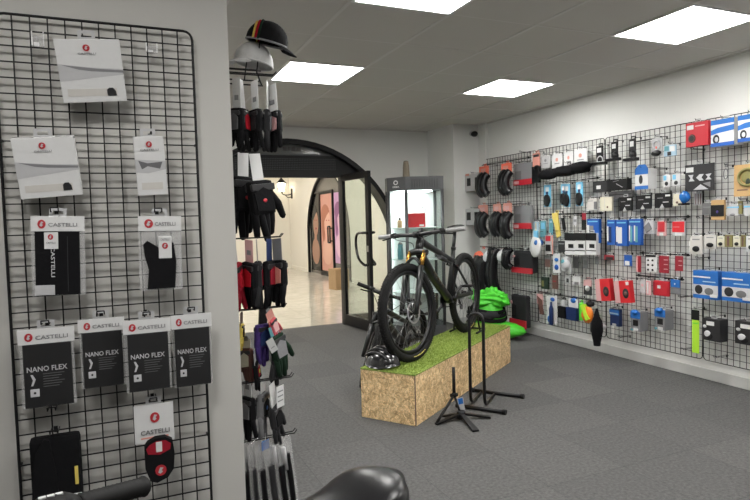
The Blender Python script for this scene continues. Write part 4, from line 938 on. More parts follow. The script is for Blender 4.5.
item('S', (-0.059, 2.163, 0.801), 0.136, 0.233, 0.012, 'box', 'clear', 'warmer_bag', 'NANO FLEX bag partly tucked behind its neighbour, second along the row', 'packaged garment', 'white glove boxes and bags on the pillar grid', [('header', 'b', -0.02, 0, 1.02, 0.19, 0.003, 'white'), ('red_emblem', 'c', 0.105, 0.04750000000000001, 0.255, 0.1525, 0.0045, 'emblem'), ('emblem_mark', 'p', 0, 0, 0, 0, 0.0050999999999999995, 'pale', [(0.1425, 0.11575), (0.1725, 0.0685), (0.2175, 0.076375), (0.1875, 0.097375), (0.20625, 0.113125), (0.1725, 0.1315)]), ('lettering', 't', 0.3, 0.085, 0.9, 0.135, 0.0045, 'grey', 'CASTELLI'), ('dark_pouch', 'b', 0.06, 0.19, 0.95, 0.985, 0.006, 'nanodark'), ('pouch_lettering', 't', 0.12, 0.47, 0.86, 0.535, 0.0072, 'silver', 'NANO FLEX'), ('fine_print', 'b', 0.4, 0.565, 0.8, 0.575, 0.0067, 'midgrey'), ('fine_print', 'b', 0.4, 0.597, 0.75, 0.607, 0.0067, 'midgrey'), ('fine_print', 'b', 0.4, 0.629, 0.7000000000000001, 0.639, 0.0067, 'midgrey'), ('fine_print', 'b', 0.4, 0.6609999999999999, 0.8, 0.6709999999999999, 0.0067, 'midgrey'), ('fine_print', 'b', 0.4, 0.693, 0.75, 0.703, 0.0067, 'midgrey'), ('fine_print', 'b', 0.4, 0.725, 0.7000000000000001, 0.735, 0.0067, 'midgrey'), ('arm_icon', 'p', 0, 0, 0, 0, 0.0068, 'silver', [(0.18, 0.57), (0.22, 0.57), (0.27, 0.63), (0.22, 0.71), (0.18, 0.71), (0.22, 0.64)]), ('pocket_icon', 'b', 0.16, 0.75, 0.33, 0.85, 0.0068, 'silver'), ('pocket_mark', 'c', 0.22, 0.785, 0.27, 0.815, 0.0075, 'dark')], dep=0.05, dbl=True, tilt=0, hook_label='black wire hook carrying the tucked NANO FLEX bag')
item('S', (0.081, 2.113, 0.781), 0.144, 0.244, 0.012, 'box', 'clear', 'warmer_bag', 'NANO FLEX bag in front of two others, right above the black toe cover', 'packaged garment', 'white glove boxes and bags on the pillar grid', [('header', 'b', -0.02, 0, 1.02, 0.19, 0.003, 'white'), ('red_emblem', 'c', 0.105, 0.04750000000000001, 0.255, 0.1525, 0.0045, 'emblem'), ('emblem_mark', 'p', 0, 0, 0, 0, 0.0050999999999999995, 'pale', [(0.1425, 0.11575), (0.1725, 0.0685), (0.2175, 0.076375), (0.1875, 0.097375), (0.20625, 0.113125), (0.1725, 0.1315)]), ('lettering', 't', 0.3, 0.085, 0.9, 0.135, 0.0045, 'grey', 'CASTELLI'), ('dark_pouch', 'b', 0.06, 0.19, 0.95, 0.985, 0.006, 'nanodark'), ('pouch_lettering', 't', 0.12, 0.47, 0.86, 0.535, 0.0072, 'silver', 'NANO FLEX'), ('fine_print', 'b', 0.4, 0.565, 0.8, 0.575, 0.0067, 'midgrey'), ('fine_print', 'b', 0.4, 0.597, 0.75, 0.607, 0.0067, 'midgrey'), ('fine_print', 'b', 0.4, 0.629, 0.7000000000000001, 0.639, 0.0067, 'midgrey'), ('fine_print', 'b', 0.4, 0.6609999999999999, 0.8, 0.6709999999999999, 0.0067, 'midgrey'), ('fine_print', 'b', 0.4, 0.693, 0.75, 0.703, 0.0067, 'midgrey'), ('fine_print', 'b', 0.4, 0.725, 0.7000000000000001, 0.735, 0.0067, 'midgrey'), ('arm_icon', 'p', 0, 0, 0, 0, 0.0068, 'silver', [(0.18, 0.57), (0.22, 0.57), (0.27, 0.63), (0.22, 0.71), (0.18, 0.71), (0.22, 0.64)]), ('pocket_icon', 'b', 0.16, 0.75, 0.33, 0.85, 0.0068, 'silver'), ('pocket_mark', 'c', 0.22, 0.785, 0.27, 0.815, 0.0075, 'dark')], dep=0.1, dbl=True, tilt=0, hook_label='black wire hook carrying the NANO FLEX bag above the toe cover')
item('S', (0.230, 2.163, 0.764), 0.133, 0.258, 0.012, 'box', 'clear', 'warmer_bag', 'NANO FLEX bag closest to the right border of the pillar grid', 'packaged garment', 'white glove boxes and bags on the pillar grid', [('header', 'b', -0.02, 0, 1.02, 0.19, 0.003, 'white'), ('red_emblem', 'c', 0.105, 0.04750000000000001, 0.255, 0.1525, 0.0045, 'emblem'), ('emblem_mark', 'p', 0, 0, 0, 0, 0.0050999999999999995, 'pale', [(0.1425, 0.11575), (0.1725, 0.0685), (0.2175, 0.076375), (0.1875, 0.097375), (0.20625, 0.113125), (0.1725, 0.1315)]), ('lettering', 't', 0.3, 0.085, 0.9, 0.135, 0.0045, 'grey', 'CASTELLI'), ('dark_pouch', 'b', 0.06, 0.19, 0.95, 0.985, 0.006, 'nanodark'), ('pouch_lettering', 't', 0.12, 0.47, 0.86, 0.535, 0.0072, 'silver', 'NANO FLEX'), ('fine_print', 'b', 0.4, 0.565, 0.8, 0.575, 0.0067, 'midgrey'), ('fine_print', 'b', 0.4, 0.597, 0.75, 0.607, 0.0067, 'midgrey'), ('fine_print', 'b', 0.4, 0.629, 0.7000000000000001, 0.639, 0.0067, 'midgrey'), ('fine_print', 'b', 0.4, 0.6609999999999999, 0.8, 0.6709999999999999, 0.0067, 'midgrey'), ('fine_print', 'b', 0.4, 0.693, 0.75, 0.703, 0.0067, 'midgrey'), ('fine_print', 'b', 0.4, 0.725, 0.7000000000000001, 0.735, 0.0067, 'midgrey'), ('arm_icon', 'p', 0, 0, 0, 0, 0.0068, 'silver', [(0.18, 0.57), (0.22, 0.57), (0.27, 0.63), (0.22, 0.71), (0.18, 0.71), (0.22, 0.64)]), ('pocket_icon', 'b', 0.16, 0.75, 0.33, 0.85, 0.0068, 'silver'), ('pocket_mark', 'c', 0.22, 0.785, 0.27, 0.815, 0.0075, 'dark')], dep=0.05, dbl=True, tilt=0, hook_label='black wire hook carrying the NANO FLEX bag by the border')
item('S', (0.091, 2.143, 0.592), 0.128, 0.133, 0.003, 'card', 'white', 'toe_cover_pack', 'black toe cover with red lining on a white card below the bags', 'toe cover', 'white glove boxes and bags on the pillar grid', [('red_emblem', 'c', 0.4, 0.21799999999999997, 0.64, 0.482, 0.003, 'emblem'), ('emblem_mark', 'p', 0, 0, 0, 0, 0.0036, 'pale', [(0.46, 0.3896), (0.508, 0.2708), (0.5800000000000001, 0.29059999999999997), (0.532, 0.3434), (0.562, 0.383), (0.508, 0.42919999999999997)]), ('lettering', 't', 0.15, 0.66, 0.88, 0.78, 0.003, 'midgrey', 'CASTELLI'), ('card_line', 'b', 0.15, 0.85, 0.85, 0.89, 0.001, 'salmon'), ('toe_cover', 'p', 0, 0, 0, 0, 0.03, 'black', [(0.22, 1.05), (0.3, 0.93), (0.5, 0.84), (0.75, 0.84), (0.93, 0.95), (0.97, 1.3), (0.93, 1.7), (0.78, 1.9), (0.5, 2.0), (0.33, 1.93), (0.22, 1.6)], 'fabric'), ('red_lining', 'p', 0, 0, 0, 0, 0.0312, 'darkred', [(0.26, 1.08), (0.35, 0.98), (0.52, 0.91), (0.75, 0.92), (0.88, 1.02), (0.86, 1.17), (0.6, 1.27), (0.3, 1.22)], 'fabric'), ('white_label', 'b', 0.5, 0.93, 0.66, 1.2, 0.033, 'white'), ('red_emblem', 'c', 0.45999999999999996, 1.54, 0.74, 1.8199999999999998, 0.033, 'emblem'), ('emblem_mark', 'p', 0, 0, 0, 0, 0.033600000000000005, 'pale', [(0.53, 1.722), (0.586, 1.5959999999999999), (0.6699999999999999, 1.617), (0.614, 1.673), (0.649, 1.7149999999999999), (0.586, 1.764)])], dep=0.07, dbl=True, hook_label='black wire hook carrying the black toe cover card')
item('S', (-0.214, 2.153, 0.427), 0.148, 0.232, 0.05, 'soft', 'black', 'shoe_cover', 'black fabric shoe cover with yellow tab at the bottom of the pillar grid', 'shoe cover', 'white glove boxes and bags on the pillar grid', [('flap', 'p', 0, 0, 0, 0, 0.012, 'black', [(0.0, 0.9), (0.12, 0.2), (0.3, 0.0), (0.4, 0.02), (0.5, 0.5), (0.55, 1)], 'fabric'), ('yellow_tab', 'b', 0.86, 0.46, 0.93, 0.72, 0.004, 'yellow'), ('white_label', 'b', 0.7, 0.85, 0.98, 1.0, 0.006, 'white')], dep=0.06, kind='fabric', dbl=True, tab=False, hook_label='black wire hook carrying the black shoe cover')
item('S', (-0.201, 2.183, 1.920), 0.033, 0.035, 0.004, 'box', 'clearp', 'price_holder', 'empty clear price holder on the top wires, next to the tilted white box', 'price holder', 'empty price holders', [('side_clip', 'b', -0.05, -0.4, 0.06, 0.9, 0.004, 'white', None, 'plastic'), ('side_clip', 'b', 0.94, -0.4, 1.05, 0.9, 0.004, 'white', None, 'plastic'), ('white_foot', 'b', 0.15, 0.6, 0.6, 0.95, 0.005, 'white')], dep=0.03, tab=False)
item('S', (0.141, 2.183, 1.931), 0.035, 0.024, 0.004, 'box', 'clearp', 'price_holder', 'empty clear price holder on the top wires near the rounded grid corner', 'price holder', 'empty price holders', [('side_clip', 'b', -0.05, -0.4, 0.06, 0.9, 0.004, 'white', None, 'plastic'), ('side_clip', 'b', 0.94, -0.4, 1.05, 0.9, 0.004, 'white', None, 'plastic'), ('white_foot', 'b', 0.15, 0.6, 0.6, 0.95, 0.005, 'white')], dep=0.03, tab=False)
item('W', (4.038, 5.897, 1.582), 0.248, 0.354, 0.02, 'none', 'orange', 'tyre_pack', 'folded tyre with orange card, upper row, beside the column', 'tyre', 'folded tyres on the far wall grid', [('header_card', 'b', 0.05, 0, 0.85, 0.34, 0.004, 'orange'), ('card_print', 'b', 0.2, 0.08, 0.6, 0.2, 0.006, 'salmon'), ('tyre_bundle', 'tyre', 0.05, 0.28, 0.95, 1, 0.05, 'black', None, 'plastic'), ('white_stripe', 'stripe', 0.3, 0.28, 0.7, 1, 0.05, 'pale')], dep=0.18, hook_label='black wire hook carrying the orange tyre card, upper row, beside the column')
item('W', (4.038, 5.458, 1.583), 0.238, 0.345, 0.02, 'none', 'orange', 'tyre_pack', 'folded tyre with orange card, upper row, beside the grey and red card', 'tyre', 'folded tyres on the far wall grid', [('header_card', 'b', 0.05, 0, 0.85, 0.34, 0.004, 'orange'), ('card_print', 'b', 0.2, 0.08, 0.6, 0.2, 0.006, 'salmon'), ('tyre_bundle', 'tyre', 0.05, 0.28, 0.95, 1, 0.05, 'black', None, 'plastic'), ('white_stripe', 'stripe', 0.3, 0.28, 0.7, 1, 0.05, 'pale')], dep=0.18, hook_label='black wire hook carrying the orange tyre card, upper row, beside the grey and red card')
item('W', (4.038, 5.931, 1.105), 0.251, 0.371, 0.02, 'none', 'salmon', 'tyre_pack', 'folded tyre with salmon card, lower row, beside the column', 'tyre', 'folded tyres on the far wall grid', [('header_card', 'b', 0.05, 0, 0.85, 0.34, 0.004, 'salmon'), ('card_print', 'b', 0.2, 0.08, 0.6, 0.2, 0.006, 'pink'), ('tyre_bundle', 'tyre', 0.05, 0.28, 0.95, 1, 0.05, 'black', None, 'plastic'), ('white_stripe', 'stripe', 0.3, 0.28, 0.7, 1, 0.05, 'pale')], dep=0.18, hook_label='black wire hook carrying the salmon tyre card, lower row, beside the column')
item('W', (4.038, 5.649, 1.109), 0.194, 0.369, 0.02, 'none', 'salmon', 'tyre_pack', 'folded tyre with salmon card, middle of the three in the lower row', 'tyre', 'folded tyres on the far wall grid', [('header_card', 'b', 0.05, 0, 0.85, 0.34, 0.004, 'salmon'), ('card_print', 'b', 0.2, 0.08, 0.6, 0.2, 0.006, 'pink'), ('tyre_bundle', 'tyre', 0.05, 0.28, 0.95, 1, 0.05, 'black', None, 'plastic'), ('white_stripe', 'stripe', 0.3, 0.28, 0.7, 1, 0.05, 'pale')], dep=0.18, hook_label='black wire hook carrying the salmon tyre card, middle of the three in the lower row')
item('W', (4.038, 5.451, 1.089), 0.202, 0.393, 0.02, 'none', 'salmon', 'tyre_pack', 'folded tyre with salmon card, lower row, overlapping its neighbour', 'tyre', 'folded tyres on the far wall grid', [('header_card', 'b', 0.05, 0, 0.85, 0.34, 0.004, 'salmon'), ('card_print', 'b', 0.2, 0.08, 0.6, 0.2, 0.006, 'pink'), ('tyre_bundle', 'tyre', 0.05, 0.28, 0.95, 1, 0.05, 'black', None, 'plastic'), ('white_stripe', 'stripe', 0.3, 0.28, 0.7, 1, 0.05, 'pale')], dep=0.18, hook_label='black wire hook carrying the salmon tyre card, lower row, overlapping its neighbour')
item('W', (3.998, 6.105, 1.652), 0.328, 0.206, 0.012, 'box', 'pale', 'pad_pack', 'light grey pack with two black pads, upper, casting shadow on the column', 'packaged part', 'pad packs by the column', [('pad', 'b', 0.15, 0.22, 0.38, 0.68, 0.004, 'black'), ('pad', 'b', 0.68, 0.22, 0.9, 0.68, 0.004, 'black'), ('orange_corner', 'b', 0.05, -0.05, 0.3, 0.08, 0.003, 'salmon')], dep=0.22, hook_label='black wire hook carrying the upper light grey pad pack')
item('W', (3.998, 6.130, 1.238), 0.309, 0.196, 0.012, 'box', 'pale', 'pad_pack', 'light grey pack with two black pads, lower, above the end of the handlebar', 'packaged part', 'pad packs by the column', [('pad', 'b', 0.15, 0.2, 0.42, 0.7, 0.004, 'black'), ('pad', 'b', 0.7, 0.2, 0.92, 0.7, 0.004, 'black')], dep=0.22, hook_label='black wire hook carrying the lower light grey pad pack')
item('W', (4.118, 5.287, 1.673), 0.312, 0.240, 0.03, 'box', 'grey', 'accessory_box', 'grey box with red bottom band, upper, next to the hanging tool', 'box', 'grey and red boxes on the far grid', [('dark_window', 'b', 0.05, 0.35, 0.4, 0.8, 0.003, 'midgrey'), ('red_band', 'b', -0.02, 0.74, 1.02, 1.0, 0.006, 'red'), ('white_mark', 'b', 0.02, 0.8, 0.3, 0.95, 0.007, 'pink')], dep=0.1, hook_label='black wire hook carrying the upper grey and red box')
item('W', (4.118, 5.306, 1.189), 0.298, 0.254, 0.03, 'box', 'grey', 'accessory_box', 'grey box with red bottom band, lower, under the matching one', 'box', 'grey and red boxes on the far grid', [('dark_window', 'b', 0.05, 0.35, 0.4, 0.8, 0.003, 'midgrey'), ('red_band', 'b', -0.02, 0.74, 1.02, 1.0, 0.006, 'red'), ('white_mark', 'b', 0.02, 0.8, 0.3, 0.95, 0.007, 'pink')], dep=0.1, hook_label='black wire hook carrying the lower grey and red box')
item('W', (4.058, 5.240, 0.709), 0.330, 0.241, 0.09, 'soft', 'dark', 'saddle_bag', 'dark bag with red underside hanging above the lime backpack’s side', 'bag', 'dark bags with red undersides', [('red_base', 'b', -0.03, 0.76, 1.03, 1.01, 0.02, 'red'), ('dark_window', 'b', 0.1, 0.3, 0.35, 0.65, 0.006, 'black'), ('white_mark', 'e', -0.02, 0.2, 0.12, 0.32, 0.01, 'pink')], dep=0.16, kind='fabric', hook_label='black wire hook carrying the higher dark red bottomed bag')
item('W', (4.038, 5.295, 0.104), 0.266, 0.358, 0.07, 'soft', 'dark', 'saddle_bag', 'dark bag with red underside hanging low beside the lime backpack', 'bag', 'dark bags with red undersides', [('red_base', 'b', -0.03, 0.76, 1.03, 1.01, 0.02, 'red'), ('dark_window', 'b', 0.1, 0.3, 0.35, 0.65, 0.006, 'black'), ('white_mark', 'e', -0.02, 0.2, 0.12, 0.32, 0.01, 'pink')], dep=0.18, kind='fabric', hook_label='black wire hook carrying the lower dark red bottomed bag')
item('W', (3.958, 5.865, 0.466), 0.354, 0.489, 0.06, 'none', 'orange', 'saddle_pack', 'black saddle under a crumpled orange card, right of the rear wheel', 'saddle', 'black saddles on the far grid', [('saddle_shell', 'tyre', 0.1, 0.2, 1, 1, 0.07, 'black', None, 'gloss'), ('orange_card', 'blob', 0.15, 0.05, 0.75, 0.42, 0.06, 'orange', 5)], dep=0.26, hook_label='black wire hook carrying the orange carded saddle')
item('W', (3.998, 5.678, 0.446), 0.257, 0.537, 0.06, 'none', 'silver', 'saddle_pack', 'large black saddle with silver top hanging in the third row', 'saddle', 'black saddles on the far grid', [('saddle_shell', 'tyre', 0.1, 0.03, 1, 1, 0.07, 'black', None, 'gloss'), ('silver_top', 'e', 0.0, 0.05, 0.5, 0.42, 0.1, 'silver', None, 'gloss')], dep=0.22, hook_label='black wire hook carrying the large silver topped saddle')
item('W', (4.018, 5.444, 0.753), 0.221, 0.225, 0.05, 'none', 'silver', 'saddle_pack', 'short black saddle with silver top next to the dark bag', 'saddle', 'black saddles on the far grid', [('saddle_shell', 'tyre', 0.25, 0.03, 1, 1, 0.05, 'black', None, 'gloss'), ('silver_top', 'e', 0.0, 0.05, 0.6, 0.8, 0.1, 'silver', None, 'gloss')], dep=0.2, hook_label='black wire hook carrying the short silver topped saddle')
item('W', (4.118, 5.049, 1.679), 0.129, 0.316, 0.02, 'none', 'salmon', 'tool_pack', 'black tool on a pink card at the top joint of two grid panels', 'tool', 'tools', [('header_card', 'b', 0.0, 0, 0.9, 0.45, 0.004, 'salmon'), ('dark_print', 'b', 0.1, 0.05, 0.8, 0.13, 0.006, 'dark'), ('tool_body', 'b', 0.1, 0.45, 1, 1, 0.03, 'black', None, 'plastic'), ('hook_head', 'e', 0.2, 0.4, 0.9, 0.6, 0.035, 'black', None, 'plastic')], dep=0.1, hook_label='black wire hook carrying the tool with pink card')
item('W', (4.138, 4.937, 1.827), 0.140, 0.125, 0.008, 'box', 'pale', 'part_pack', 'greyish white pack, first of the row above the long black roll', 'packaged part', 'white packs under the top rail', [('mark', 'e', 0.35, 0.25, 0.62, 0.5, 0.002, 'grey'), ('text_line', 'b', 0.25, 0.6, 0.75, 0.66, 0.001, 'grey')], dep=0.08, hook_label='black wire hook carrying the greyish first white pack')
item('W', (4.138, 4.762, 1.801), 0.148, 0.152, 0.008, 'box', 'white', 'part_pack', 'white pack with red mark, second above the long black roll', 'packaged part', 'white packs under the top rail', [('mark', 'e', 0.35, 0.25, 0.62, 0.5, 0.002, 'salmon'), ('text_line', 'b', 0.25, 0.6, 0.75, 0.66, 0.001, 'grey')], dep=0.08, hook_label='black wire hook carrying the white pack with red mark')
item('W', (4.138, 4.595, 1.806), 0.127, 0.148, 0.008, 'box', 'white', 'part_pack', 'slim white pack with small red mark between two wider packs', 'packaged part', 'white packs under the top rail', [('mark', 'e', 0.35, 0.25, 0.62, 0.5, 0.002, 'salmon'), ('text_line', 'b', 0.25, 0.6, 0.75, 0.66, 0.001, 'grey')], dep=0.08, hook_label='black wire hook carrying the slim white pack')
item('W', (4.138, 4.431, 1.801), 0.173, 0.163, 0.008, 'box', 'white', 'part_pack', 'widest white pack above the end of the long black roll', 'packaged part', 'white packs under the top rail', [('mark', 'e', 0.35, 0.25, 0.62, 0.5, 0.002, 'salmon'), ('text_line', 'b', 0.25, 0.6, 0.75, 0.66, 0.001, 'grey')], dep=0.08, hook_label='black wire hook carrying the widest white pack')
item('W', (4.078, 4.565, 1.694), 0.742, 0.136, 0.1, 'none', 'black', 'frame_bag', 'long lumpy black roll hanging horizontally below the white packs', 'bag', None, [('roll', 'bow', 0.05, 0.3, 0.95, 0.8, 0.05, 'black', None, 'fabric'), ('padding', 'blob', 0, 0.22, 0.42, 1, 0.08, 'black', 4, 'fabric'), ('padding', 'blob', 0.3, 0.12, 0.75, 0.9, 0.08, 'black', 8, 'fabric'), ('padding', 'blob', 0.6, 0.0, 1, 0.72, 0.08, 'black', 9, 'fabric')], dep=0.14, hook_label='black wire hook carrying the long lumpy black roll')
item('W', (4.098, 4.864, 1.419), 0.108, 0.227, 0.004, 'card', 'cyan', 'brake_part_pack', 'light blue card with black part, first under the long roll', 'packaged part', 'pale blue carded brake parts', [('white_print', 'b', 0.25, 0.1, 0.7, 0.3, 0.002, 'white'), ('dark_print', 'b', 0.3, 0.3, 0.6, 0.42, 0.002, 'navy'), ('black_part', 'blob', 0, 0.42, 0.95, 1, 0.02, 'black', 7, 'plastic')], dep=0.12, hook_label='black wire hook carrying the first light blue card')
item('W', (4.098, 4.626, 1.432), 0.072, 0.208, 0.004, 'card', 'cyan', 'brake_part_pack', 'light blue card with black part, behind its twin under the roll', 'packaged part', 'pale blue carded brake parts', [('white_print', 'b', 0.25, 0.1, 0.7, 0.3, 0.002, 'white'), ('dark_print', 'b', 0.3, 0.3, 0.6, 0.42, 0.002, 'navy'), ('black_part', 'blob', 0, 0.42, 0.95, 1, 0.02, 'black', 7, 'plastic')], dep=0.12, hook_label='black wire hook carrying the rear twin light blue card')
item('W', (4.098, 4.576, 1.410), 0.085, 0.227, 0.004, 'card', 'cyan', 'brake_part_pack', 'light blue card with black part, front of the twin pair', 'packaged part', 'pale blue carded brake parts', [('white_print', 'b', 0.25, 0.1, 0.7, 0.3, 0.002, 'white'), ('dark_print', 'b', 0.3, 0.3, 0.6, 0.42, 0.002, 'navy'), ('black_part', 'blob', 0, 0.42, 0.95, 1, 0.02, 'black', 7, 'plastic')], dep=0.12, hook_label='black wire hook carrying the front twin light blue card')
item('W', (4.098, 4.405, 1.415), 0.093, 0.230, 0.004, 'card', 'cyan', 'brake_part_pack', 'light blue card with black part, last before the flat dark box', 'packaged part', 'pale blue carded brake parts', [('white_print', 'b', 0.25, 0.1, 0.7, 0.3, 0.002, 'white'), ('dark_print', 'b', 0.3, 0.3, 0.6, 0.42, 0.002, 'navy'), ('black_part', 'blob', 0, 0.42, 0.95, 1, 0.02, 'black', 7, 'plastic')], dep=0.12, hook_label='black wire hook carrying the last light blue card')
item('W', (4.118, 4.155, 1.784), 0.135, 0.174, 0.01, 'none', 'black', 'mirror_pack', 'black card with round white print, nearest the second panel joint', 'packaged part', 'black carded parts at the top', [('black_card', 'b', 0.15, 0, 0.8, 0.8, 0.006, 'black'), ('white_label', 'b', 0.25, 0.1, 0.62, 0.34, 0.008, 'white'), ('foot', 'b', -0.1, 0.86, 1.15, 1, 0.05, 'black', None, 'plastic'), ('round_print', 'ring', 0.2, 0.5, 0.8, 1.0, 0.012, 'silver')], dep=0.1, hook_label='black wire hook carrying the card with round white print')
item('W', (4.118, 3.981, 1.803), 0.115, 0.169, 0.01, 'none', 'black', 'mirror_pack', 'black carded mirror with wide foot, between two others at the top', 'packaged part', 'black carded parts at the top', [('black_card', 'b', 0.15, 0, 0.8, 0.8, 0.006, 'black'), ('white_label', 'b', 0.25, 0.1, 0.62, 0.34, 0.008, 'white'), ('foot', 'b', -0.1, 0.86, 1.15, 1, 0.05, 'black', None, 'plastic'), ('neck', 'e', 0.3, 0.5, 0.8, 0.95, 0.03, 'black', None, 'plastic')], dep=0.1, hook_label='black wire hook carrying the middle carded mirror')
item('W', (4.118, 3.782, 1.783), 0.107, 0.189, 0.01, 'none', 'black', 'mirror_pack', 'black carded mirror with wide foot, last before the blue topped box', 'packaged part', 'black carded parts at the top', [('black_card', 'b', 0.15, 0, 0.8, 0.8, 0.006, 'black'), ('white_label', 'b', 0.25, 0.1, 0.62, 0.34, 0.008, 'white'), ('foot', 'b', -0.1, 0.86, 1.15, 1, 0.05, 'black', None, 'plastic'), ('neck', 'e', 0.3, 0.5, 0.8, 0.95, 0.03, 'black', None, 'plastic')], dep=0.1, hook_label='black wire hook carrying the last carded mirror')
item('W', (4.098, 4.143, 1.535), 0.171, 0.101, 0.05, 'box', 'dark', 'accessory_box', 'small dark grey box with white square, left of the long black box', 'box', None, [('white_square', 'b', 0.25, 0.4, 0.55, 0.72, 0.002, 'white')], dep=0.12, hook_label='black wire hook carrying the small dark grey box')
item('W', (4.078, 3.925, 1.541), 0.227, 0.097, 0.06, 'box', 'black', 'light_box', 'long black box with faint silver line and a row of grey packs below', 'box', None, [('silver_line', 'p', 0, 0, 0, 0, 0.001, 'silver', [(0.45, 0.42), (0.5, 0.42), (0.8, 0.78), (0.76, 0.78)]), ('silver_line', 'p', 0, 0, 0, 0, 0.001, 'grey', [(0.3, 0.2), (0.6, 0.12), (0.6, 0.16), (0.3, 0.24)])], dep=0.14, hook_label='black wire hook carrying the long black box')
item('W', (4.138, 3.949, 1.471), 0.274, 0.063, 0.03, 'box', 'midgrey', 'accessory_box', 'low mid grey box tucked under the long black box', 'box', None, [('dark_line', 'b', 0.02, 0.45, 0.98, 0.55, 0.001, 'dark')], dep=0.08, tab=False)
item('W', (4.058, 3.639, 1.534), 0.134, 0.167, 0.1, 'box', 'white', 'pedal_box', 'blue and white box with dark oval picture and peaked blue hanger', 'box', 'blue and white boxes', [('blue_top', 'b', -0.01, -0.02, 1.01, 0.27, 0.002, 'midblue'), ('blue_base', 'b', -0.01, 0.84, 1.01, 1.02, 0.002, 'midblue'), ('dark_oval', 'e', 0.3, 0.3, 0.6, 0.75, 0.003, 'dark'), ('peak', 'p', 0, 0, 0, 0, 0.002, 'midblue', [(0, 0), (0.3, -0.22), (0.8, -0.22), (1, 0)])], dep=0.16, hook_label='black wire hook carrying the box with peaked blue hanger')
item('W', (4.098, 3.518, 1.797), 0.098, 0.147, 0.01, 'box', 'pale', 'cable_pack', 'silvery clear pack with black base near the top, beside a light blue one', 'packaged part', None, [('coil', 'ring', 0.1, 0.1, 0.9, 0.7, 0.012, 'silver', None, 'plastic'), ('print_dots', 'e', 0.35, 0.45, 0.5, 0.6, 0.004, 'orange'), ('black_base', 'blob', 0, 0.68, 1, 1, 0.02, 'black', 4, 'plastic')], dep=0.12, hook_label='black wire hook carrying the silvery clear pack')
item('W', (4.098, 3.394, 1.784), 0.112, 0.087, 0.01, 'box', 'paleblue', 'cable_pack', 'light blue and white pack near the top, left of the red box', 'packaged part', None, [('blue_corner', 'b', 0.05, 0.08, 0.4, 0.5, 0.003, 'teal'), ('dark_corner', 'b', 0.3, 0.6, 0.6, 0.95, 0.004, 'dark'), ('white_block', 'b', 0.5, 0.1, 0.9, 0.6, 0.003, 'white')], dep=0.12, hook_label='black wire hook carrying the light blue and white pack')
item('W', (4.118, 3.444, 1.539), 0.067, 0.097, 0.008, 'box', 'white', 'pad_pack', 'small light blue pad pack, first of the pair under the silvery pack', 'packaged part', 'small light blue pad packs', [('blue_print', 'b', 0.1, 0.05, 0.5, 0.45, 0.002, 'cyan'), ('dark_pad', 'e', 0.25, 0.55, 0.75, 0.9, 0.004, 'dark')], dep=0.1, hook_label='black wire hook carrying the first small light blue pad pack')
item('W', (4.118, 3.355, 1.541), 0.074, 0.096, 0.008, 'box', 'white', 'pad_pack', 'small light blue pad pack, second of the pair, left of the black pouch', 'packaged part', 'small light blue pad packs', [('blue_print', 'b', 0.1, 0.05, 0.5, 0.45, 0.002, 'cyan'), ('dark_pad', 'e', 0.25, 0.55, 0.75, 0.9, 0.004, 'dark')], dep=0.1, hook_label='black wire hook carrying the second small light blue pad pack')
item('W', (4.118, 3.171, 1.836), 0.188, 0.183, 0.03, 'box', 'red', 'chain_box', 'red box with white label and dark chain picture on the top row', 'box', None, [('white_label', 'b', 0.05, 0.1, 0.35, 0.28, 0.002, 'white'), ('white_line', 'b', 0.42, 0.14, 0.85, 0.19, 0.001, 'pink'), ('dark_picture', 'e', 0.1, 0.48, 0.45, 0.85, 0.004, 'dark'), ('chain_print', 'ring', 0.12, 0.5, 0.43, 0.83, 0.005, 'brown')], dep=0.1, hook_label='black wire hook carrying the red box on the top row')
item('W', (4.078, 2.934, 1.806), 0.178, 0.195, 0.1, 'box', 'white', 'hub_box', 'blue and white wheel box on the top row, next to the red box', 'box', 'blue and white boxes', [('blue_top', 'b', -0.01, 0.0, 1.01, 0.18, 0.002, 'midblue'), ('blue_swoosh', 'p', 0, 0, 0, 0, 0.0025, 'midblue', [(0, 0.38), (0.3, 0.3), (1, 0.25), (1, 0.45), (0.3, 0.5), (0, 0.55)]), ('blue_base', 'b', -0.01, 0.86, 1.01, 1.0, 0.003, 'blue'), ('wheel_picture', 'e', 0.08, 0.55, 0.38, 0.9, 0.004, 'dark'), ('hub_picture', 'e', 0.16, 0.62, 0.34, 0.84, 0.006, 'silver')], dep=0.14, hook_label='black wire hook carrying the blue box next to the red one')
item('W', (4.078, 2.731, 1.815), 0.170, 0.187, 0.1, 'box', 'white', 'hub_box', 'blue and white wheel box on the top row, cut by the photo edge', 'box', 'blue and white boxes', [('blue_top', 'b', -0.01, 0.0, 1.01, 0.18, 0.002, 'midblue'), ('blue_swoosh', 'p', 0, 0, 0, 0, 0.0025, 'midblue', [(0, 0.38), (0.3, 0.3), (1, 0.25), (1, 0.45), (0.3, 0.5), (0, 0.55)]), ('blue_base', 'b', -0.01, 0.86, 1.01, 1.0, 0.003, 'blue'), ('wheel_picture', 'e', 0.08, 0.55, 0.38, 0.9, 0.004, 'dark'), ('hub_picture', 'e', 0.16, 0.62, 0.34, 0.84, 0.006, 'silver')], dep=0.14, hook_label='black wire hook carrying the blue box cut by the edge')
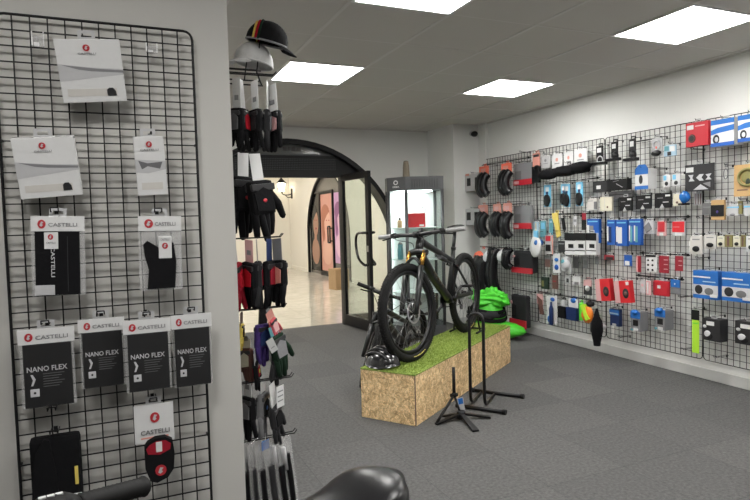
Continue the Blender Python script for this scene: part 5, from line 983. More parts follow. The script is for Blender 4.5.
item('W', (4.098, 3.135, 1.489), 0.244, 0.206, 0.01, 'box', 'dark', 'chainring_pouch', 'square black pouch with white X pattern hanging over the panel joint', 'packaged part', None, [('white_label', 'b', 0.04, 0.1, 0.3, 0.28, 0.002, 'white'), ('plate_print', 'p', 0, 0, 0, 0, 0.002, 'silver', [(0.12, 0.38), (0.3, 0.38), (0.26, 0.5), (0.34, 0.62), (0.14, 0.62), (0.2, 0.5)]), ('plate_print', 'p', 0, 0, 0, 0, 0.002, 'silver', [(0.4, 0.5), (0.52, 0.38), (0.66, 0.38), (0.58, 0.5), (0.66, 0.62), (0.52, 0.62)]), ('plate_print', 'p', 0, 0, 0, 0, 0.002, 'silver', [(0.72, 0.4), (0.92, 0.38), (0.84, 0.5), (0.92, 0.6), (0.72, 0.6), (0.8, 0.5)]), ('x_print', 'p', 0, 0, 0, 0, 0.002, 'silver', [(0.3, 0.95), (0.55, 0.75), (0.82, 0.95)]), ('x_print', 'p', 0, 0, 0, 0, 0.0018, 'grey', [(0.62, 0.72), (0.88, 0.68), (0.88, 0.88)])], dep=0.12, hook_label='black wire hook carrying the square black pouch')
item('W', (4.098, 2.757, 1.433), 0.202, 0.225, 0.02, 'box', 'kraft', 'brake_disc_box', 'kraft brown card with round green disc picture at the photo edge', 'packaged part', None, [('disc_picture', 'ring', 0.12, 0.1, 0.88, 0.72, 0.01, 'olive'), ('green_picture', 'e', 0.25, 0.2, 0.75, 0.6, 0.003, 'olive'), ('dark_picture', 'e', 0.42, 0.42, 0.62, 0.7, 0.005, 'darkgreen'), ('small_print', 'b', 0.12, 0.78, 0.5, 0.82, 0.001, 'brown')], dep=0.12, hook_label='black wire hook carrying the kraft disc card')
item('W', (4.138, 2.947, 1.560), 0.047, 0.095, 0.004, 'none', 'grey', 'cable_loop', 'thin grey cable loop hanging between the black pouch and kraft card', 'cable', None, [('cable', 'ring', 0.1, 0.05, 0.9, 1, 0.01, 'grey', None, 'plastic')], dep=0.08, hook_label='black wire hook carrying the thin grey cable loop')
item('W', (4.118, 4.265, 1.372), 0.128, 0.104, 0.02, 'box', 'offwhite', 'part_pack', 'off white pack with dark window, under the small dark box', 'packaged part', 'off white packs', [('dark_window', 'b', 0.7, 0.25, 1, 0.95, 0.002, 'midgrey'), ('line', 'b', 0.1, 0.15, 0.6, 0.2, 0.001, 'grey')], dep=0.1, hook_label='black wire hook carrying the off white pack with dark window')
item('W', (4.118, 4.092, 1.359), 0.144, 0.128, 0.02, 'box', 'cream', 'part_pack', 'cream pack with brown specks, left of the black carded levers', 'packaged part', 'off white packs', [('speck', 'e', 0.55, 0.65, 0.7, 0.8, 0.002, 'brown'), ('fold', 'b', 0.35, 0.05, 0.4, 0.95, 0.001, 'offwhite')], dep=0.1, hook_label='black wire hook carrying the cream pack with specks')
item('W', (4.118, 3.867, 1.354), 0.145, 0.123, 0.012, 'box', 'black', 'lever_card', 'black twin card, first of three in a row under the blue topped box', 'packaged part', 'black twin cards', [('white_label', 'b', 0.65, 0.12, 0.95, 0.24, 0.002, 'white'), ('grey_mark', 'b', 0.15, 0.3, 0.5, 0.36, 0.001, 'grey'), ('white_label', 'b', 0.5, 0.58, 0.85, 0.64, 0.002, 'silver'), ('cut_mark', 'p', 0, 0, 0, 0, 0.002, 'pale', [(0.3, 1), (0.45, 0.72), (0.6, 1)])], dep=0.1, hook_label='black wire hook carrying the first black twin card')
item('W', (4.118, 3.673, 1.366), 0.155, 0.119, 0.012, 'box', 'black', 'lever_card', 'black twin card, middle of three, with short white label', 'packaged part', 'black twin cards', [('white_label', 'b', 0.65, 0.12, 0.95, 0.24, 0.002, 'white'), ('grey_mark', 'b', 0.15, 0.3, 0.5, 0.36, 0.001, 'grey'), ('white_label', 'b', 0.5, 0.58, 0.85, 0.64, 0.002, 'silver'), ('cut_mark', 'p', 0, 0, 0, 0, 0.002, 'pale', [(0.3, 1), (0.45, 0.72), (0.6, 1)])], dep=0.1, hook_label='black wire hook carrying the middle black twin card')
item('W', (4.118, 3.478, 1.369), 0.154, 0.123, 0.012, 'box', 'black', 'lever_card', 'black twin card, last of three, with white triangle gap', 'packaged part', 'black twin cards', [('white_label', 'b', 0.65, 0.12, 0.95, 0.24, 0.002, 'white'), ('grey_mark', 'b', 0.15, 0.3, 0.5, 0.36, 0.001, 'grey'), ('white_label', 'b', 0.5, 0.58, 0.85, 0.64, 0.002, 'silver'), ('cut_mark', 'p', 0, 0, 0, 0, 0.002, 'pale', [(0.3, 1), (0.45, 0.72), (0.6, 1)])], dep=0.1, hook_label='black wire hook carrying the last black twin card')
item('W', (4.118, 3.341, 1.381), 0.082, 0.096, 0.01, 'box', 'cream', 'part_pack', 'cream card beside a round blue pack, under the pad packs', 'packaged part', 'off white packs', [('mark', 'e', 0.3, 0.6, 0.6, 0.8, 0.002, 'brown')], dep=0.1, hook_label='black wire hook carrying the cream card by the blue pack')
item('W', (4.098, 3.240, 1.402), 0.088, 0.093, 0.03, 'none', 'blue', 'bell_pack', 'round blue pack with black rim below the black pouch', 'packaged part', None, [('blue_blister', 'blob', 0, 0, 1, 1, 0.05, 'midblue', 6, 'gloss'), ('black_rim', 'b', -0.25, 1.0, 0.8, 1.18, 0.02, 'black')], dep=0.12, hook_label='black wire hook carrying the round blue pack')
item('W', (4.158, 3.191, 1.383), 0.069, 0.094, 0.01, 'card', 'pale', 'spoke_pack', 'clear card of thin dark rods left of the third panel joint', 'packaged part', None, [('rod', 'b', 0.2, 0.05, 0.28, 0.95, 0.003, 'brown'), ('rod', 'b', 0.5, 0.05, 0.5800000000000001, 0.95, 0.003, 'brown'), ('rod', 'b', 0.8, 0.05, 0.88, 0.95, 0.003, 'brown')], dep=0.06, hook_label='black wire hook carrying the card of thin dark rods')
item('W', (4.138, 3.103, 1.305), 0.075, 0.091, 0.02, 'box', 'midgrey', 'part_pack', 'plain mid grey pack hanging over the third panel joint', 'packaged part', None, [('grey_line', 'b', 0.1, 0.3, 0.9, 0.4, 0.001, 'grey')], dep=0.08, hook_label='black wire hook carrying the plain mid grey pack')
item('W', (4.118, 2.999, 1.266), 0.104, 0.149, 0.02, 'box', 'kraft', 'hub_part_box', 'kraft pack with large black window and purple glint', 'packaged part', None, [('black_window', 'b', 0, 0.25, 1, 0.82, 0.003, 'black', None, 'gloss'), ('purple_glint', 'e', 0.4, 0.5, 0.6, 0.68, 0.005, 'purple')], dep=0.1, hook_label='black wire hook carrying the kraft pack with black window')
item('W', (4.138, 2.893, 1.294), 0.091, 0.080, 0.02, 'box', 'pale', 'part_pack', 'pale pack with thin light blue line, right of the kraft pack', 'packaged part', 'pale packs with a blue line', [('blue_line', 'b', 0, 0.15, 1, 0.28, 0.002, 'cyan'), ('dark_base', 'e', 0.25, 0.75, 0.7, 1, 0.004, 'grey')], dep=0.08, hook_label='black wire hook carrying the pale pack right of the kraft one')
item('W', (4.138, 2.839, 1.307), 0.030, 0.094, 0.01, 'box', 'olive', 'part_pack', 'slim olive grey pack between two pale packs', 'packaged part', None, [('line', 'b', 0.1, 0.2, 0.9, 0.3, 0.001, 'grey')], dep=0.08, hook_label='black wire hook carrying the slim olive grey pack')
item('W', (4.138, 2.763, 1.291), 0.094, 0.086, 0.02, 'box', 'pale', 'part_pack', 'pale pack with thin light blue line, cut by the photo edge', 'packaged part', 'pale packs with a blue line', [('blue_line', 'b', 0, 0.15, 1, 0.28, 0.002, 'cyan')], dep=0.08, hook_label='black wire hook carrying the pale pack at the photo edge')
item('W', (4.158, 5.127, 1.091), 0.100, 0.173, 0.01, 'card', 'paleblue', 'valve_pack', 'narrow pale blue card on the first panel joint', 'packaged part', None, [('cream_strip', 'b', 0.35, 0.05, 0.6, 0.95, 0.002, 'cream')], dep=0.06, hook_label='black wire hook carrying the narrow pale blue card')
item('W', (4.158, 5.013, 1.104), 0.096, 0.170, 0.01, 'card', 'teal', 'valve_pack', 'narrow teal card just past the first panel joint', 'packaged part', None, [('blue_strip', 'b', 0.2, 0.1, 0.8, 0.5, 0.002, 'cyan')], dep=0.06, hook_label='black wire hook carrying the narrow teal card')
item('W', (4.158, 4.886, 1.095), 0.061, 0.199, 0.01, 'card', 'teal', 'valve_pack', 'slim teal card hanging beside the yellow lever', 'packaged part', None, [('line', 'b', 0.2, 0.1, 0.8, 0.2, 0.002, 'paleblue')], dep=0.06, hook_label='black wire hook carrying the slim teal card')
item('W', (4.138, 4.772, 1.098), 0.120, 0.256, 0.01, 'none', 'yellow', 'tire_lever', 'yellow forked tyre lever hanging under the light blue cards', 'tyre lever', None, [('lever', 'p', 0, 0, 0, 0, 0.015, 'yellow', [(0, 0), (0.7, 0.0), (0.75, 0.25), (1, 0.9), (0.6, 1), (0.35, 0.5), (0.1, 0.25)], 'plastic')], dep=0.08, hook_label='black wire hook carrying the yellow tyre lever')
item('W', (4.138, 4.668, 1.181), 0.058, 0.121, 0.01, 'none', 'black', 'tire_lever', 'thin black lever hanging right of the yellow one', 'tyre lever', None, [('lever', 'p', 0, 0, 0, 0, 0.012, 'black', [(0, 0), (0.6, 0), (1, 1), (0.4, 1)], 'plastic')], dep=0.08, hook_label='black wire hook carrying the thin black lever')
item('W', (4.138, 4.513, 1.231), 0.055, 0.079, 0.01, 'card', 'silver', 'valve_pack', 'tiny grey card alone between black lever and red black strip', 'packaged part', None, [('line', 'b', 0.2, 0.3, 0.8, 0.6, 0.002, 'grey')], dep=0.08, hook_label='black wire hook carrying the tiny grey card')
item('W', (4.138, 4.391, 1.182), 0.054, 0.164, 0.01, 'card', 'darkred', 'patch_pack', 'thin red and black strip card left of the first blue pack', 'packaged part', None, [('black_end', 'b', 0, 0.4, 1, 1, 0.004, 'black')], dep=0.08, hook_label='black wire hook carrying the thin red and black strip')
item('W', (4.078, 5.008, 0.894), 0.178, 0.255, 0.02, 'none', 'white', 'pump_pack', 'white and blue pack of odd outline beside the first panel joint', 'packaged part', None, [('white_blister', 'blob', 0, 0.15, 1, 1, 0.05, 'white', 3, 'plastic'), ('blue_print', 'e', 0.5, 0.25, 0.85, 0.55, 0.06, 'midblue'), ('blue_neck', 'b', 0.3, -0.1, 0.6, 0.2, 0.02, 'cyan')], dep=0.14, hook_label='black wire hook carrying the white and blue odd pack')
item('W', (4.118, 4.873, 0.930), 0.123, 0.198, 0.01, 'card', 'pale', 'lube_pack', 'white card with red top and black bottom block', 'packaged part', None, [('red_block', 'b', 0.1, 0.05, 0.7, 0.32, 0.004, 'red'), ('black_block', 'b', 0.1, 0.5, 0.7, 0.85, 0.006, 'black'), ('red_edge', 'b', 0.85, 0, 1, 1, 0.002, 'salmon')], dep=0.1, hook_label='black wire hook carrying the red topped white card')
item('W', (4.138, 4.708, 0.957), 0.103, 0.112, 0.03, 'box', 'dark', 'part_pack', 'small dark grey box left of the three windowed boxes', 'box', None, [('line', 'b', 0.1, 0.2, 0.9, 0.3, 0.001, 'grey')], dep=0.08, hook_label='black wire hook carrying the small dark box by windowed boxes')
item('W', (4.078, 4.520, 0.938), 0.139, 0.216, 0.05, 'box', 'white', 'brake_pad_box', 'white box with black window and black top, first of three in the row', 'box', 'white boxes with black windows', [('black_top', 'b', -0.03, 0, 1.03, 0.34, 0.004, 'black'), ('black_window', 'b', 0.35, 0.5, 0.85, 0.68, 0.003, 'black'), ('black_line', 'b', 0, 0.78, 1, 0.82, 0.002, 'black')], dep=0.14, hook_label='black wire hook carrying the first windowed white box')
item('W', (4.078, 4.383, 0.944), 0.133, 0.212, 0.05, 'box', 'white', 'brake_pad_box', 'white box with black window and black top, middle of three in the row', 'box', 'white boxes with black windows', [('black_top', 'b', -0.03, 0, 1.03, 0.34, 0.004, 'black'), ('black_window', 'b', 0.35, 0.5, 0.85, 0.68, 0.003, 'black'), ('black_line', 'b', 0, 0.78, 1, 0.82, 0.002, 'black')], dep=0.14, hook_label='black wire hook carrying the middle windowed white box')
item('W', (4.078, 4.240, 0.950), 0.128, 0.207, 0.05, 'box', 'white', 'brake_pad_box', 'white box with black window and black top, last of three in the row', 'box', 'white boxes with black windows', [('black_top', 'b', -0.03, 0, 1.03, 0.34, 0.004, 'black'), ('black_window', 'b', 0.35, 0.5, 0.85, 0.68, 0.003, 'black'), ('black_line', 'b', 0, 0.78, 1, 0.82, 0.002, 'black')], dep=0.14, hook_label='black wire hook carrying the last windowed white box')
item('W', (4.108, 4.245, 1.062), 0.152, 0.226, 0.03, 'box', 'blue', 'brake_pad_pack', 'blue pack with grey insert, apart from the group near the windowed boxes', 'packaged part', 'blue hang packs in the middle row', [('window', 'b', 0.18, 0.28, 0.55, 0.9, 0.002, 'grey'), ('white_strip', 'b', 0.02, 0.25, 0.2, 0.85, 0.003, 'white'), ('top_line', 'b', 0.1, 0.08, 0.9, 0.13, 0.002, 'cyan')], dep=0.11, hook_label='black wire hook carrying the separate blue pack')
item('W', (4.108, 4.024, 1.049), 0.094, 0.227, 0.03, 'box', 'blue', 'brake_pad_pack', 'blue pack with dark slot, overlapping the second panel joint', 'packaged part', 'blue hang packs in the middle row', [('window', 'b', 0.18, 0.28, 0.55, 0.9, 0.002, 'navy'), ('white_strip', 'b', 0.02, 0.25, 0.2, 0.85, 0.003, 'white'), ('top_line', 'b', 0.1, 0.08, 0.9, 0.13, 0.002, 'cyan')], dep=0.11, hook_label='black wire hook carrying the blue pack on the joint')
item('W', (4.108, 3.903, 1.044), 0.124, 0.231, 0.03, 'box', 'blue', 'brake_pad_pack', 'wide blue pack with white strip, middle of the blue group', 'packaged part', 'blue hang packs in the middle row', [('window', 'b', 0.18, 0.28, 0.55, 0.9, 0.002, 'white'), ('white_strip', 'b', 0.02, 0.25, 0.2, 0.85, 0.003, 'white'), ('top_line', 'b', 0.1, 0.08, 0.9, 0.13, 0.002, 'cyan')], dep=0.11, hook_label='black wire hook carrying the wide blue pack')
item('W', (4.108, 3.787, 1.056), 0.065, 0.226, 0.03, 'box', 'blue', 'brake_pad_pack', 'narrow blue pack with white strip, beside the last blue one', 'packaged part', 'blue hang packs in the middle row', [('window', 'b', 0.18, 0.28, 0.55, 0.9, 0.002, 'teal'), ('white_strip', 'b', 0.02, 0.25, 0.2, 0.85, 0.003, 'white'), ('top_line', 'b', 0.1, 0.08, 0.9, 0.13, 0.002, 'cyan')], dep=0.11, hook_label='black wire hook carrying the narrow blue pack')
item('W', (4.108, 3.728, 1.058), 0.075, 0.224, 0.03, 'box', 'blue', 'brake_pad_pack', 'blue pack with teal window, last of the blue group', 'packaged part', 'blue hang packs in the middle row', [('window', 'b', 0.18, 0.28, 0.55, 0.9, 0.002, 'teal'), ('white_strip', 'b', 0.02, 0.25, 0.2, 0.85, 0.003, 'white'), ('top_line', 'b', 0.1, 0.08, 0.9, 0.13, 0.002, 'cyan')], dep=0.11, hook_label='black wire hook carrying the last blue pack')
item('W', (4.138, 3.644, 1.153), 0.103, 0.110, 0.03, 'box', 'silver', 'part_pack', 'shiny grey folded pack right of the blue group', 'packaged part', None, [('fold', 'p', 0, 0, 0, 0, 0.01, 'grey', [(0.1, 0.5), (0.6, 0.1), (0.9, 0.6), (0.4, 0.9)], 'gloss')], dep=0.08, hook_label='black wire hook carrying the shiny grey folded pack')
item('W', (4.138, 3.509, 1.138), 0.088, 0.124, 0.01, 'box', 'pink', 'inner_tube_box', 'pinkish red card with white foot, left of the brighter red one', 'packaged part', None, [('red_panel', 'b', 0.12, 0.05, 0.85, 0.72, 0.003, 'red'), ('white_foot', 'b', 0.3, 0.78, 0.7, 1, 0.003, 'white')], dep=0.08, hook_label='black wire hook carrying the pinkish red card')
item('W', (4.138, 3.349, 1.140), 0.119, 0.121, 0.01, 'box', 'pale', 'inner_tube_box', 'bright red card with white foot in the middle of the third panel', 'packaged part', None, [('red_panel', 'b', 0.04, 0.04, 0.96, 0.75, 0.003, 'brightred'), ('white_foot', 'b', 0.25, 0.76, 0.8, 1, 0.004, 'white'), ('white_line', 'b', 0.1, 0.38, 0.6, 0.42, 0.004, 'pink')], dep=0.08, hook_label='black wire hook carrying the bright red card')
item('W', (4.118, 3.177, 1.003), 0.104, 0.140, 0.02, 'box', 'offwhite', 'gear_part_pack', 'tall white pack with black part showing, beside the third panel joint', 'packaged part', 'small packs beside the third panel joint', [('black_part', 'e', 0.2, 0.55, 0.8, 0.88, 0.012, 'black'), ('print', 'b', 0.2, 0.15, 0.8, 0.22, 0.001, 'grey')], dep=0.1, hook_label='black wire hook carrying the tall white pack with black part showing')
item('W', (4.118, 3.059, 1.047), 0.098, 0.106, 0.02, 'box', 'offwhite', 'gear_part_pack', 'short white pack with black part, just over the third panel joint', 'packaged part', 'small packs beside the third panel joint', [('black_part', 'e', 0.2, 0.55, 0.8, 0.88, 0.012, 'black'), ('print', 'b', 0.2, 0.15, 0.8, 0.22, 0.001, 'grey')], dep=0.1, hook_label='black wire hook carrying the short white pack with black part')
item('W', (4.118, 2.974, 1.064), 0.056, 0.082, 0.02, 'box', 'cream', 'gear_part_pack', 'cream olive pack with black part, right of the panel joint', 'packaged part', 'small packs beside the third panel joint', [('black_part', 'e', 0.2, 0.55, 0.8, 0.88, 0.012, 'black'), ('print', 'b', 0.2, 0.15, 0.8, 0.22, 0.001, 'grey')], dep=0.1, hook_label='black wire hook carrying the cream olive pack with black part')
item('W', (4.118, 2.912, 1.066), 0.054, 0.089, 0.02, 'box', 'olive', 'gear_part_pack', 'dark olive pack squeezed between two cream ones', 'packaged part', 'small packs beside the third panel joint', [('line', 'b', 0.3, 0.1, 0.6, 0.9, 0.002, 'brown'), ('print', 'b', 0.2, 0.15, 0.8, 0.22, 0.001, 'grey')], dep=0.1, hook_label='black wire hook carrying the dark olive pack squeezed between two cream ones')
item('W', (4.118, 2.850, 1.068), 0.053, 0.080, 0.02, 'box', 'cream', 'gear_part_pack', 'cream pack with black part, left of the olive strip', 'packaged part', 'small packs beside the third panel joint', [('black_part', 'e', 0.2, 0.55, 0.8, 0.88, 0.012, 'black'), ('print', 'b', 0.2, 0.15, 0.8, 0.22, 0.001, 'grey')], dep=0.1, hook_label='black wire hook carrying the cream pack with black part')
item('W', (4.118, 2.802, 1.070), 0.030, 0.086, 0.02, 'box', 'olive', 'gear_part_pack', 'slim olive strip pack near the photo edge', 'packaged part', 'small packs beside the third panel joint', [('line', 'b', 0.3, 0.1, 0.6, 0.9, 0.002, 'brown'), ('print', 'b', 0.2, 0.15, 0.8, 0.22, 0.001, 'grey')], dep=0.1, hook_label='black wire hook carrying the slim olive strip pack near the photo edge')
item('W', (4.118, 2.737, 1.037), 0.086, 0.113, 0.02, 'box', 'white', 'gear_part_pack', 'white pack with black part cut by the photo edge', 'packaged part', 'small packs beside the third panel joint', [('black_part', 'e', 0.2, 0.55, 0.8, 0.88, 0.012, 'black'), ('print', 'b', 0.2, 0.15, 0.8, 0.22, 0.001, 'grey')], dep=0.1, hook_label='black wire hook carrying the white pack with black part cut by the photo edge')
item('W', (4.158, 4.940, 0.788), 0.095, 0.116, 0.01, 'card', 'grey', 'part_pack', 'small dark brown part on grey card under the red topped card', 'packaged part', None, [('brown_part', 'b', 0.1, 0.3, 0.9, 1, 0.01, 'brown')], dep=0.06, hook_label='black wire hook carrying the small brown part card')
item('W', (4.118, 4.763, 0.740), 0.105, 0.195, 0.01, 'box', 'white', 'pump_head_pack', 'tall white pack with blue shapes, below the dark small box', 'packaged part', None, [('blue_shape', 'e', 0.2, 0.2, 0.8, 0.4, 0.008, 'midblue'), ('blue_shape', 'e', 0.2, 0.55, 0.8, 0.85, 0.008, 'blue')], dep=0.1, hook_label='black wire hook carrying the tall white blue shapes pack')
item('W', (4.118, 4.623, 0.760), 0.143, 0.151, 0.01, 'box', 'pale', 'lock_pack', 'round silver and blue blister pack next to the tall white pack', 'packaged part', None, [('blister', 'e', 0.1, 0.1, 0.9, 0.9, 0.03, 'silver', None, 'gloss'), ('blue_arc', 'e', 0.05, 0.15, 0.7, 0.5, 0.032, 'teal')], dep=0.1, hook_label='black wire hook carrying the round silver and blue blister')
item('W', (4.168, 4.544, 0.802), 0.070, 0.110, 0.006, 'card', 'midgrey', 'part_pack', 'small mid grey card, first under the windowed boxes', 'packaged part', None, [('print', 'b', 0.2, 0.3, 0.8, 0.7, 0.003, 'midgrey')], dep=0.05)
item('W', (4.168, 4.407, 0.811), 0.067, 0.108, 0.006, 'card', 'grey', 'part_pack', 'small pale grey card, second under the windowed boxes', 'packaged part', None, [('print', 'b', 0.2, 0.3, 0.8, 0.7, 0.003, 'midgrey')], dep=0.05)
item('W', (4.168, 4.258, 0.859), 0.051, 0.067, 0.006, 'card', 'grey', 'part_pack', 'tiny grey card left of the second panel joint', 'packaged part', None, [('print', 'b', 0.2, 0.3, 0.8, 0.7, 0.003, 'midgrey')], dep=0.05)
item('W', (4.158, 4.099, 0.906), 0.120, 0.046, 0.01, 'card', 'darkred', 'part_pack', 'low dark red card at the second panel joint', 'packaged part', None, [('print', 'b', 0.2, 0.4, 0.9, 0.9, 0.003, 'dark')], dep=0.06, hook_label='black wire hook carrying the low dark red card')
item('W', (4.158, 3.878, 0.864), 0.089, 0.098, 0.01, 'card', 'blue', 'part_pack', 'small blue card with white foot under the blue group', 'packaged part', None, [('white_foot', 'b', 0.15, 0.55, 0.7, 0.95, 0.004, 'white')], dep=0.06, hook_label='black wire hook carrying the small blue white footed card')
item('W', (4.158, 3.763, 0.819), 0.054, 0.140, 0.01, 'card', 'pink', 'chain_link_pack', 'thin red strip card below the last blue pack', 'packaged part', None, [('red_strip', 'b', 0.4, 0, 1, 1, 0.005, 'darkred')], dep=0.06, hook_label='black wire hook carrying the thin red strip card')
item('W', (4.158, 3.628, 0.828), 0.113, 0.146, 0.01, 'card', 'white', 'chain_link_pack', 'white card with three rows of black dots', 'packaged part', None, [('black_bar', 'b', 0, 0.0, 0.9, 0.12, 0.003, 'black'), ('dot', 'e', 0.1, 0.25, 0.3, 0.38, 0.004, 'black'), ('dot', 'e', 0.1, 0.53, 0.3, 0.66, 0.004, 'black'), ('dot', 'e', 0.1, 0.81, 0.3, 0.9400000000000001, 0.004, 'black'), ('dot', 'e', 0.5, 0.25, 0.7, 0.38, 0.004, 'black'), ('dot', 'e', 0.5, 0.53, 0.7, 0.66, 0.004, 'black'), ('dot', 'e', 0.5, 0.81, 0.7, 0.9400000000000001, 0.004, 'black')], dep=0.06, hook_label='black wire hook carrying the white dotted card')
item('W', (4.138, 3.486, 0.831), 0.097, 0.142, 0.01, 'card', 'darkred', 'chain_link_pack', 'wider dark red card with white ticks, right of the dotted card', 'packaged part', None, [('white_tick', 'b', 0.5, 0.2, 0.9, 0.25, 0.003, 'pink'), ('white_tick', 'b', 0.5, 0.47000000000000003, 0.9, 0.52, 0.003, 'pink'), ('white_tick', 'b', 0.5, 0.74, 0.9, 0.79, 0.003, 'pink')], dep=0.08, hook_label='black wire hook carrying the wider dark red card')
item('W', (4.138, 3.343, 0.858), 0.073, 0.121, 0.01, 'card', 'darkred', 'chain_link_pack', 'narrower dark red card with white ticks, above the blue topped card', 'packaged part', None, [('white_tick', 'b', 0.45, 0.3, 0.9, 0.35, 0.003, 'pink'), ('white_tick', 'b', 0.45, 0.6, 0.9, 0.6499999999999999, 0.003, 'pink')], dep=0.08, hook_label='black wire hook carrying the narrower dark red card')
item('W', (4.138, 4.975, 0.552), 0.112, 0.128, 0.02, 'box', 'darkgreen', 'part_pack', 'small dark green box right of the first panel joint', 'packaged part', None, [('line', 'b', 0.1, 0.3, 0.4, 0.8, 0.002, 'olive')], dep=0.08, hook_label='black wire hook carrying the small dark green box')
item('W', (4.138, 4.819, 0.567), 0.076, 0.147, 0.02, 'box', 'brown', 'part_pack', 'small dark brown box beside the dark green one', 'packaged part', None, [('line', 'b', 0.2, 0.4, 0.8, 0.5, 0.002, 'darkred')], dep=0.08, hook_label='black wire hook carrying the small dark brown box')
item('W', (4.138, 4.626, 0.637), 0.072, 0.081, 0.01, 'box', 'pale', 'part_pack', 'tiny white box with dark square, fourth row', 'packaged part', None, [('dark_square', 'b', 0.3, 0.3, 0.75, 0.8, 0.002, 'dark')], dep=0.08, hook_label='black wire hook carrying the tiny white dark square box')
item('W', (4.138, 4.499, 0.638), 0.097, 0.080, 0.01, 'box', 'white', 'part_pack', 'tiny plain white box with dark base, fourth row', 'packaged part', None, [('dark_base', 'b', 0.2, 0.6, 0.8, 0.95, 0.002, 'grey')], dep=0.08, hook_label='black wire hook carrying the tiny plain white box')
item('W', (4.118, 4.325, 0.559), 0.105, 0.145, 0.02, 'none', 'pink', 'light_pack', 'pink and black blister with white light, left of the red boxes', 'bicycle light', None, [('black_back', 'b', 0, 0.1, 1, 1, 0.004, 'dark'), ('pink_top', 'b', 0, 0, 1, 0.4, 0.006, 'pink'), ('white_light', 'e', 0.2, 0.35, 0.75, 0.75, 0.02, 'white', None, 'gloss')], dep=0.1, hook_label='black wire hook carrying the pink and black blister')
item('W', (4.048, 4.053, 0.539), 0.168, 0.202, 0.05, 'box', 'brightred', 'light_box', 'large tilted red box with pale spine, left of its twin', 'box', 'large tilted red boxes', [('pale_spine', 'b', -0.02, 0, 0.32, 1, 0.004, 'pink'), ('dark_picture', 'e', 0.5, 0.35, 0.92, 0.8, 0.006, 'dark'), ('picture_core', 'e', 0.6, 0.45, 0.85, 0.7, 0.008, 'brown')], dep=0.17, tilt=-0.12, hook_label='black wire hook carrying the left twin tilted red box')
item('W', (4.048, 3.828, 0.548), 0.167, 0.194, 0.05, 'box', 'brightred', 'light_box', 'large tilted red box with pale spine and white sticker, right of its twin', 'box', 'large tilted red boxes', [('pale_spine', 'b', -0.02, 0, 0.32, 1, 0.004, 'pink'), ('dark_picture', 'e', 0.5, 0.35, 0.92, 0.8, 0.006, 'dark'), ('picture_core', 'e', 0.6, 0.45, 0.85, 0.7, 0.008, 'brown'), ('white_sticker', 'b', 0.8, 0.05, 0.97, 0.2, 0.006, 'white')], dep=0.17, tilt=-0.12, hook_label='black wire hook carrying the right twin tilted red box')
item('W', (4.138, 3.704, 0.642), 0.053, 0.113, 0.01, 'box', 'pale', 'part_pack', 'slim whitish pack right of the tilted red boxes', 'packaged part', None, [('grey_print', 'b', 0.3, 0.3, 0.7, 0.5, 0.002, 'pink')], dep=0.08, hook_label='black wire hook carrying the slim whitish pack')
item('W', (4.138, 3.641, 0.631), 0.052, 0.121, 0.01, 'box', 'pink', 'part_pack', 'slim pink pack with white stripe, left of the rounded red pack', 'packaged part', None, [('white_stripe', 'b', 0.2, 0.1, 0.5, 0.9, 0.002, 'white')], dep=0.08, hook_label='black wire hook carrying the slim pink pack')
item('W', (4.118, 3.503, 0.639), 0.147, 0.126, 0.03, 'soft', 'red', 'patch_kit', 'rounded dark red pack with small white square', 'packaged part', None, [('white_square', 'b', 0.3, 0.3, 0.5, 0.5, 0.003, 'white'), ('dark_edge', 'b', 0, 0.1, 0.12, 0.95, 0.002, 'darkred')], dep=0.1, hook_label='black wire hook carrying the rounded dark red pack')
item('W', (4.138, 3.376, 0.668), 0.084, 0.114, 0.01, 'box', 'grey', 'part_pack', 'blue topped grey card right of the rounded red pack', 'packaged part', None, [('blue_top', 'b', -0.02, -0.03, 1.02, 0.52, 0.004, 'midblue'), ('white_mark', 'e', 0.35, 0.2, 0.55, 0.36, 0.006, 'white')], dep=0.08, hook_label='black wire hook carrying the blue topped grey card')
item('W', (4.058, 3.052, 0.671), 0.206, 0.212, 0.08, 'box', 'midblue', 'hub_box', 'long bright blue box with grey photo, crossing the third panel joint', 'box', 'long bright blue boxes', [('grey_photo', 'b', 0, 0.5, 1, 0.86, 0.002, 'silver'), ('dark_photo', 'e', 0.06, 0.5, 0.42, 0.86, 0.004, 'dark'), ('dark_photo', 'e', 0.45, 0.58, 0.85, 0.86, 0.004, 'midgrey'), ('white_line', 'b', 0, 0.2, 0.7, 0.25, 0.002, 'white'), ('white_line', 'b', 0.4, 0.36, 0.9, 0.4, 0.002, 'paleblue'), ('white_label', 'b', 0.7, 0.82, 0.98, 0.92, 0.004, 'white')], dep=0.16, hook_label='black wire hook carrying the blue box crossing the joint')
item('W', (4.058, 2.806, 0.677), 0.223, 0.209, 0.08, 'box', 'midblue', 'hub_box', 'long bright blue box with grey photo, cut by the photo edge', 'box', 'long bright blue boxes', [('grey_photo', 'b', 0, 0.5, 1, 0.86, 0.002, 'silver'), ('dark_photo', 'e', 0.06, 0.5, 0.42, 0.86, 0.004, 'dark'), ('dark_photo', 'e', 0.45, 0.58, 0.85, 0.86, 0.004, 'midgrey'), ('white_line', 'b', 0, 0.2, 0.7, 0.25, 0.002, 'white'), ('white_line', 'b', 0.4, 0.36, 0.9, 0.4, 0.002, 'paleblue'), ('white_label', 'b', 0.7, 0.82, 0.98, 0.92, 0.004, 'white')], dep=0.16, hook_label='black wire hook carrying the blue box beside the photo edge')
item('W', (4.118, 5.019, 0.280), 0.113, 0.216, 0.02, 'none', 'brown', 'strap_pack', 'brownish strap on a pinkish card in the bottom row', 'strap', None, [('pinkish_card', 'b', 0.0, 0, 0.9, 0.5, 0.004, 'pink'), ('brown_strap', 'p', 0, 0, 0, 0, 0.01, 'brown', [(0.1, 0.1), (0.8, 0.3), (1, 1), (0.5, 1)], 'fabric')], dep=0.1, hook_label='black wire hook carrying the brownish strap')
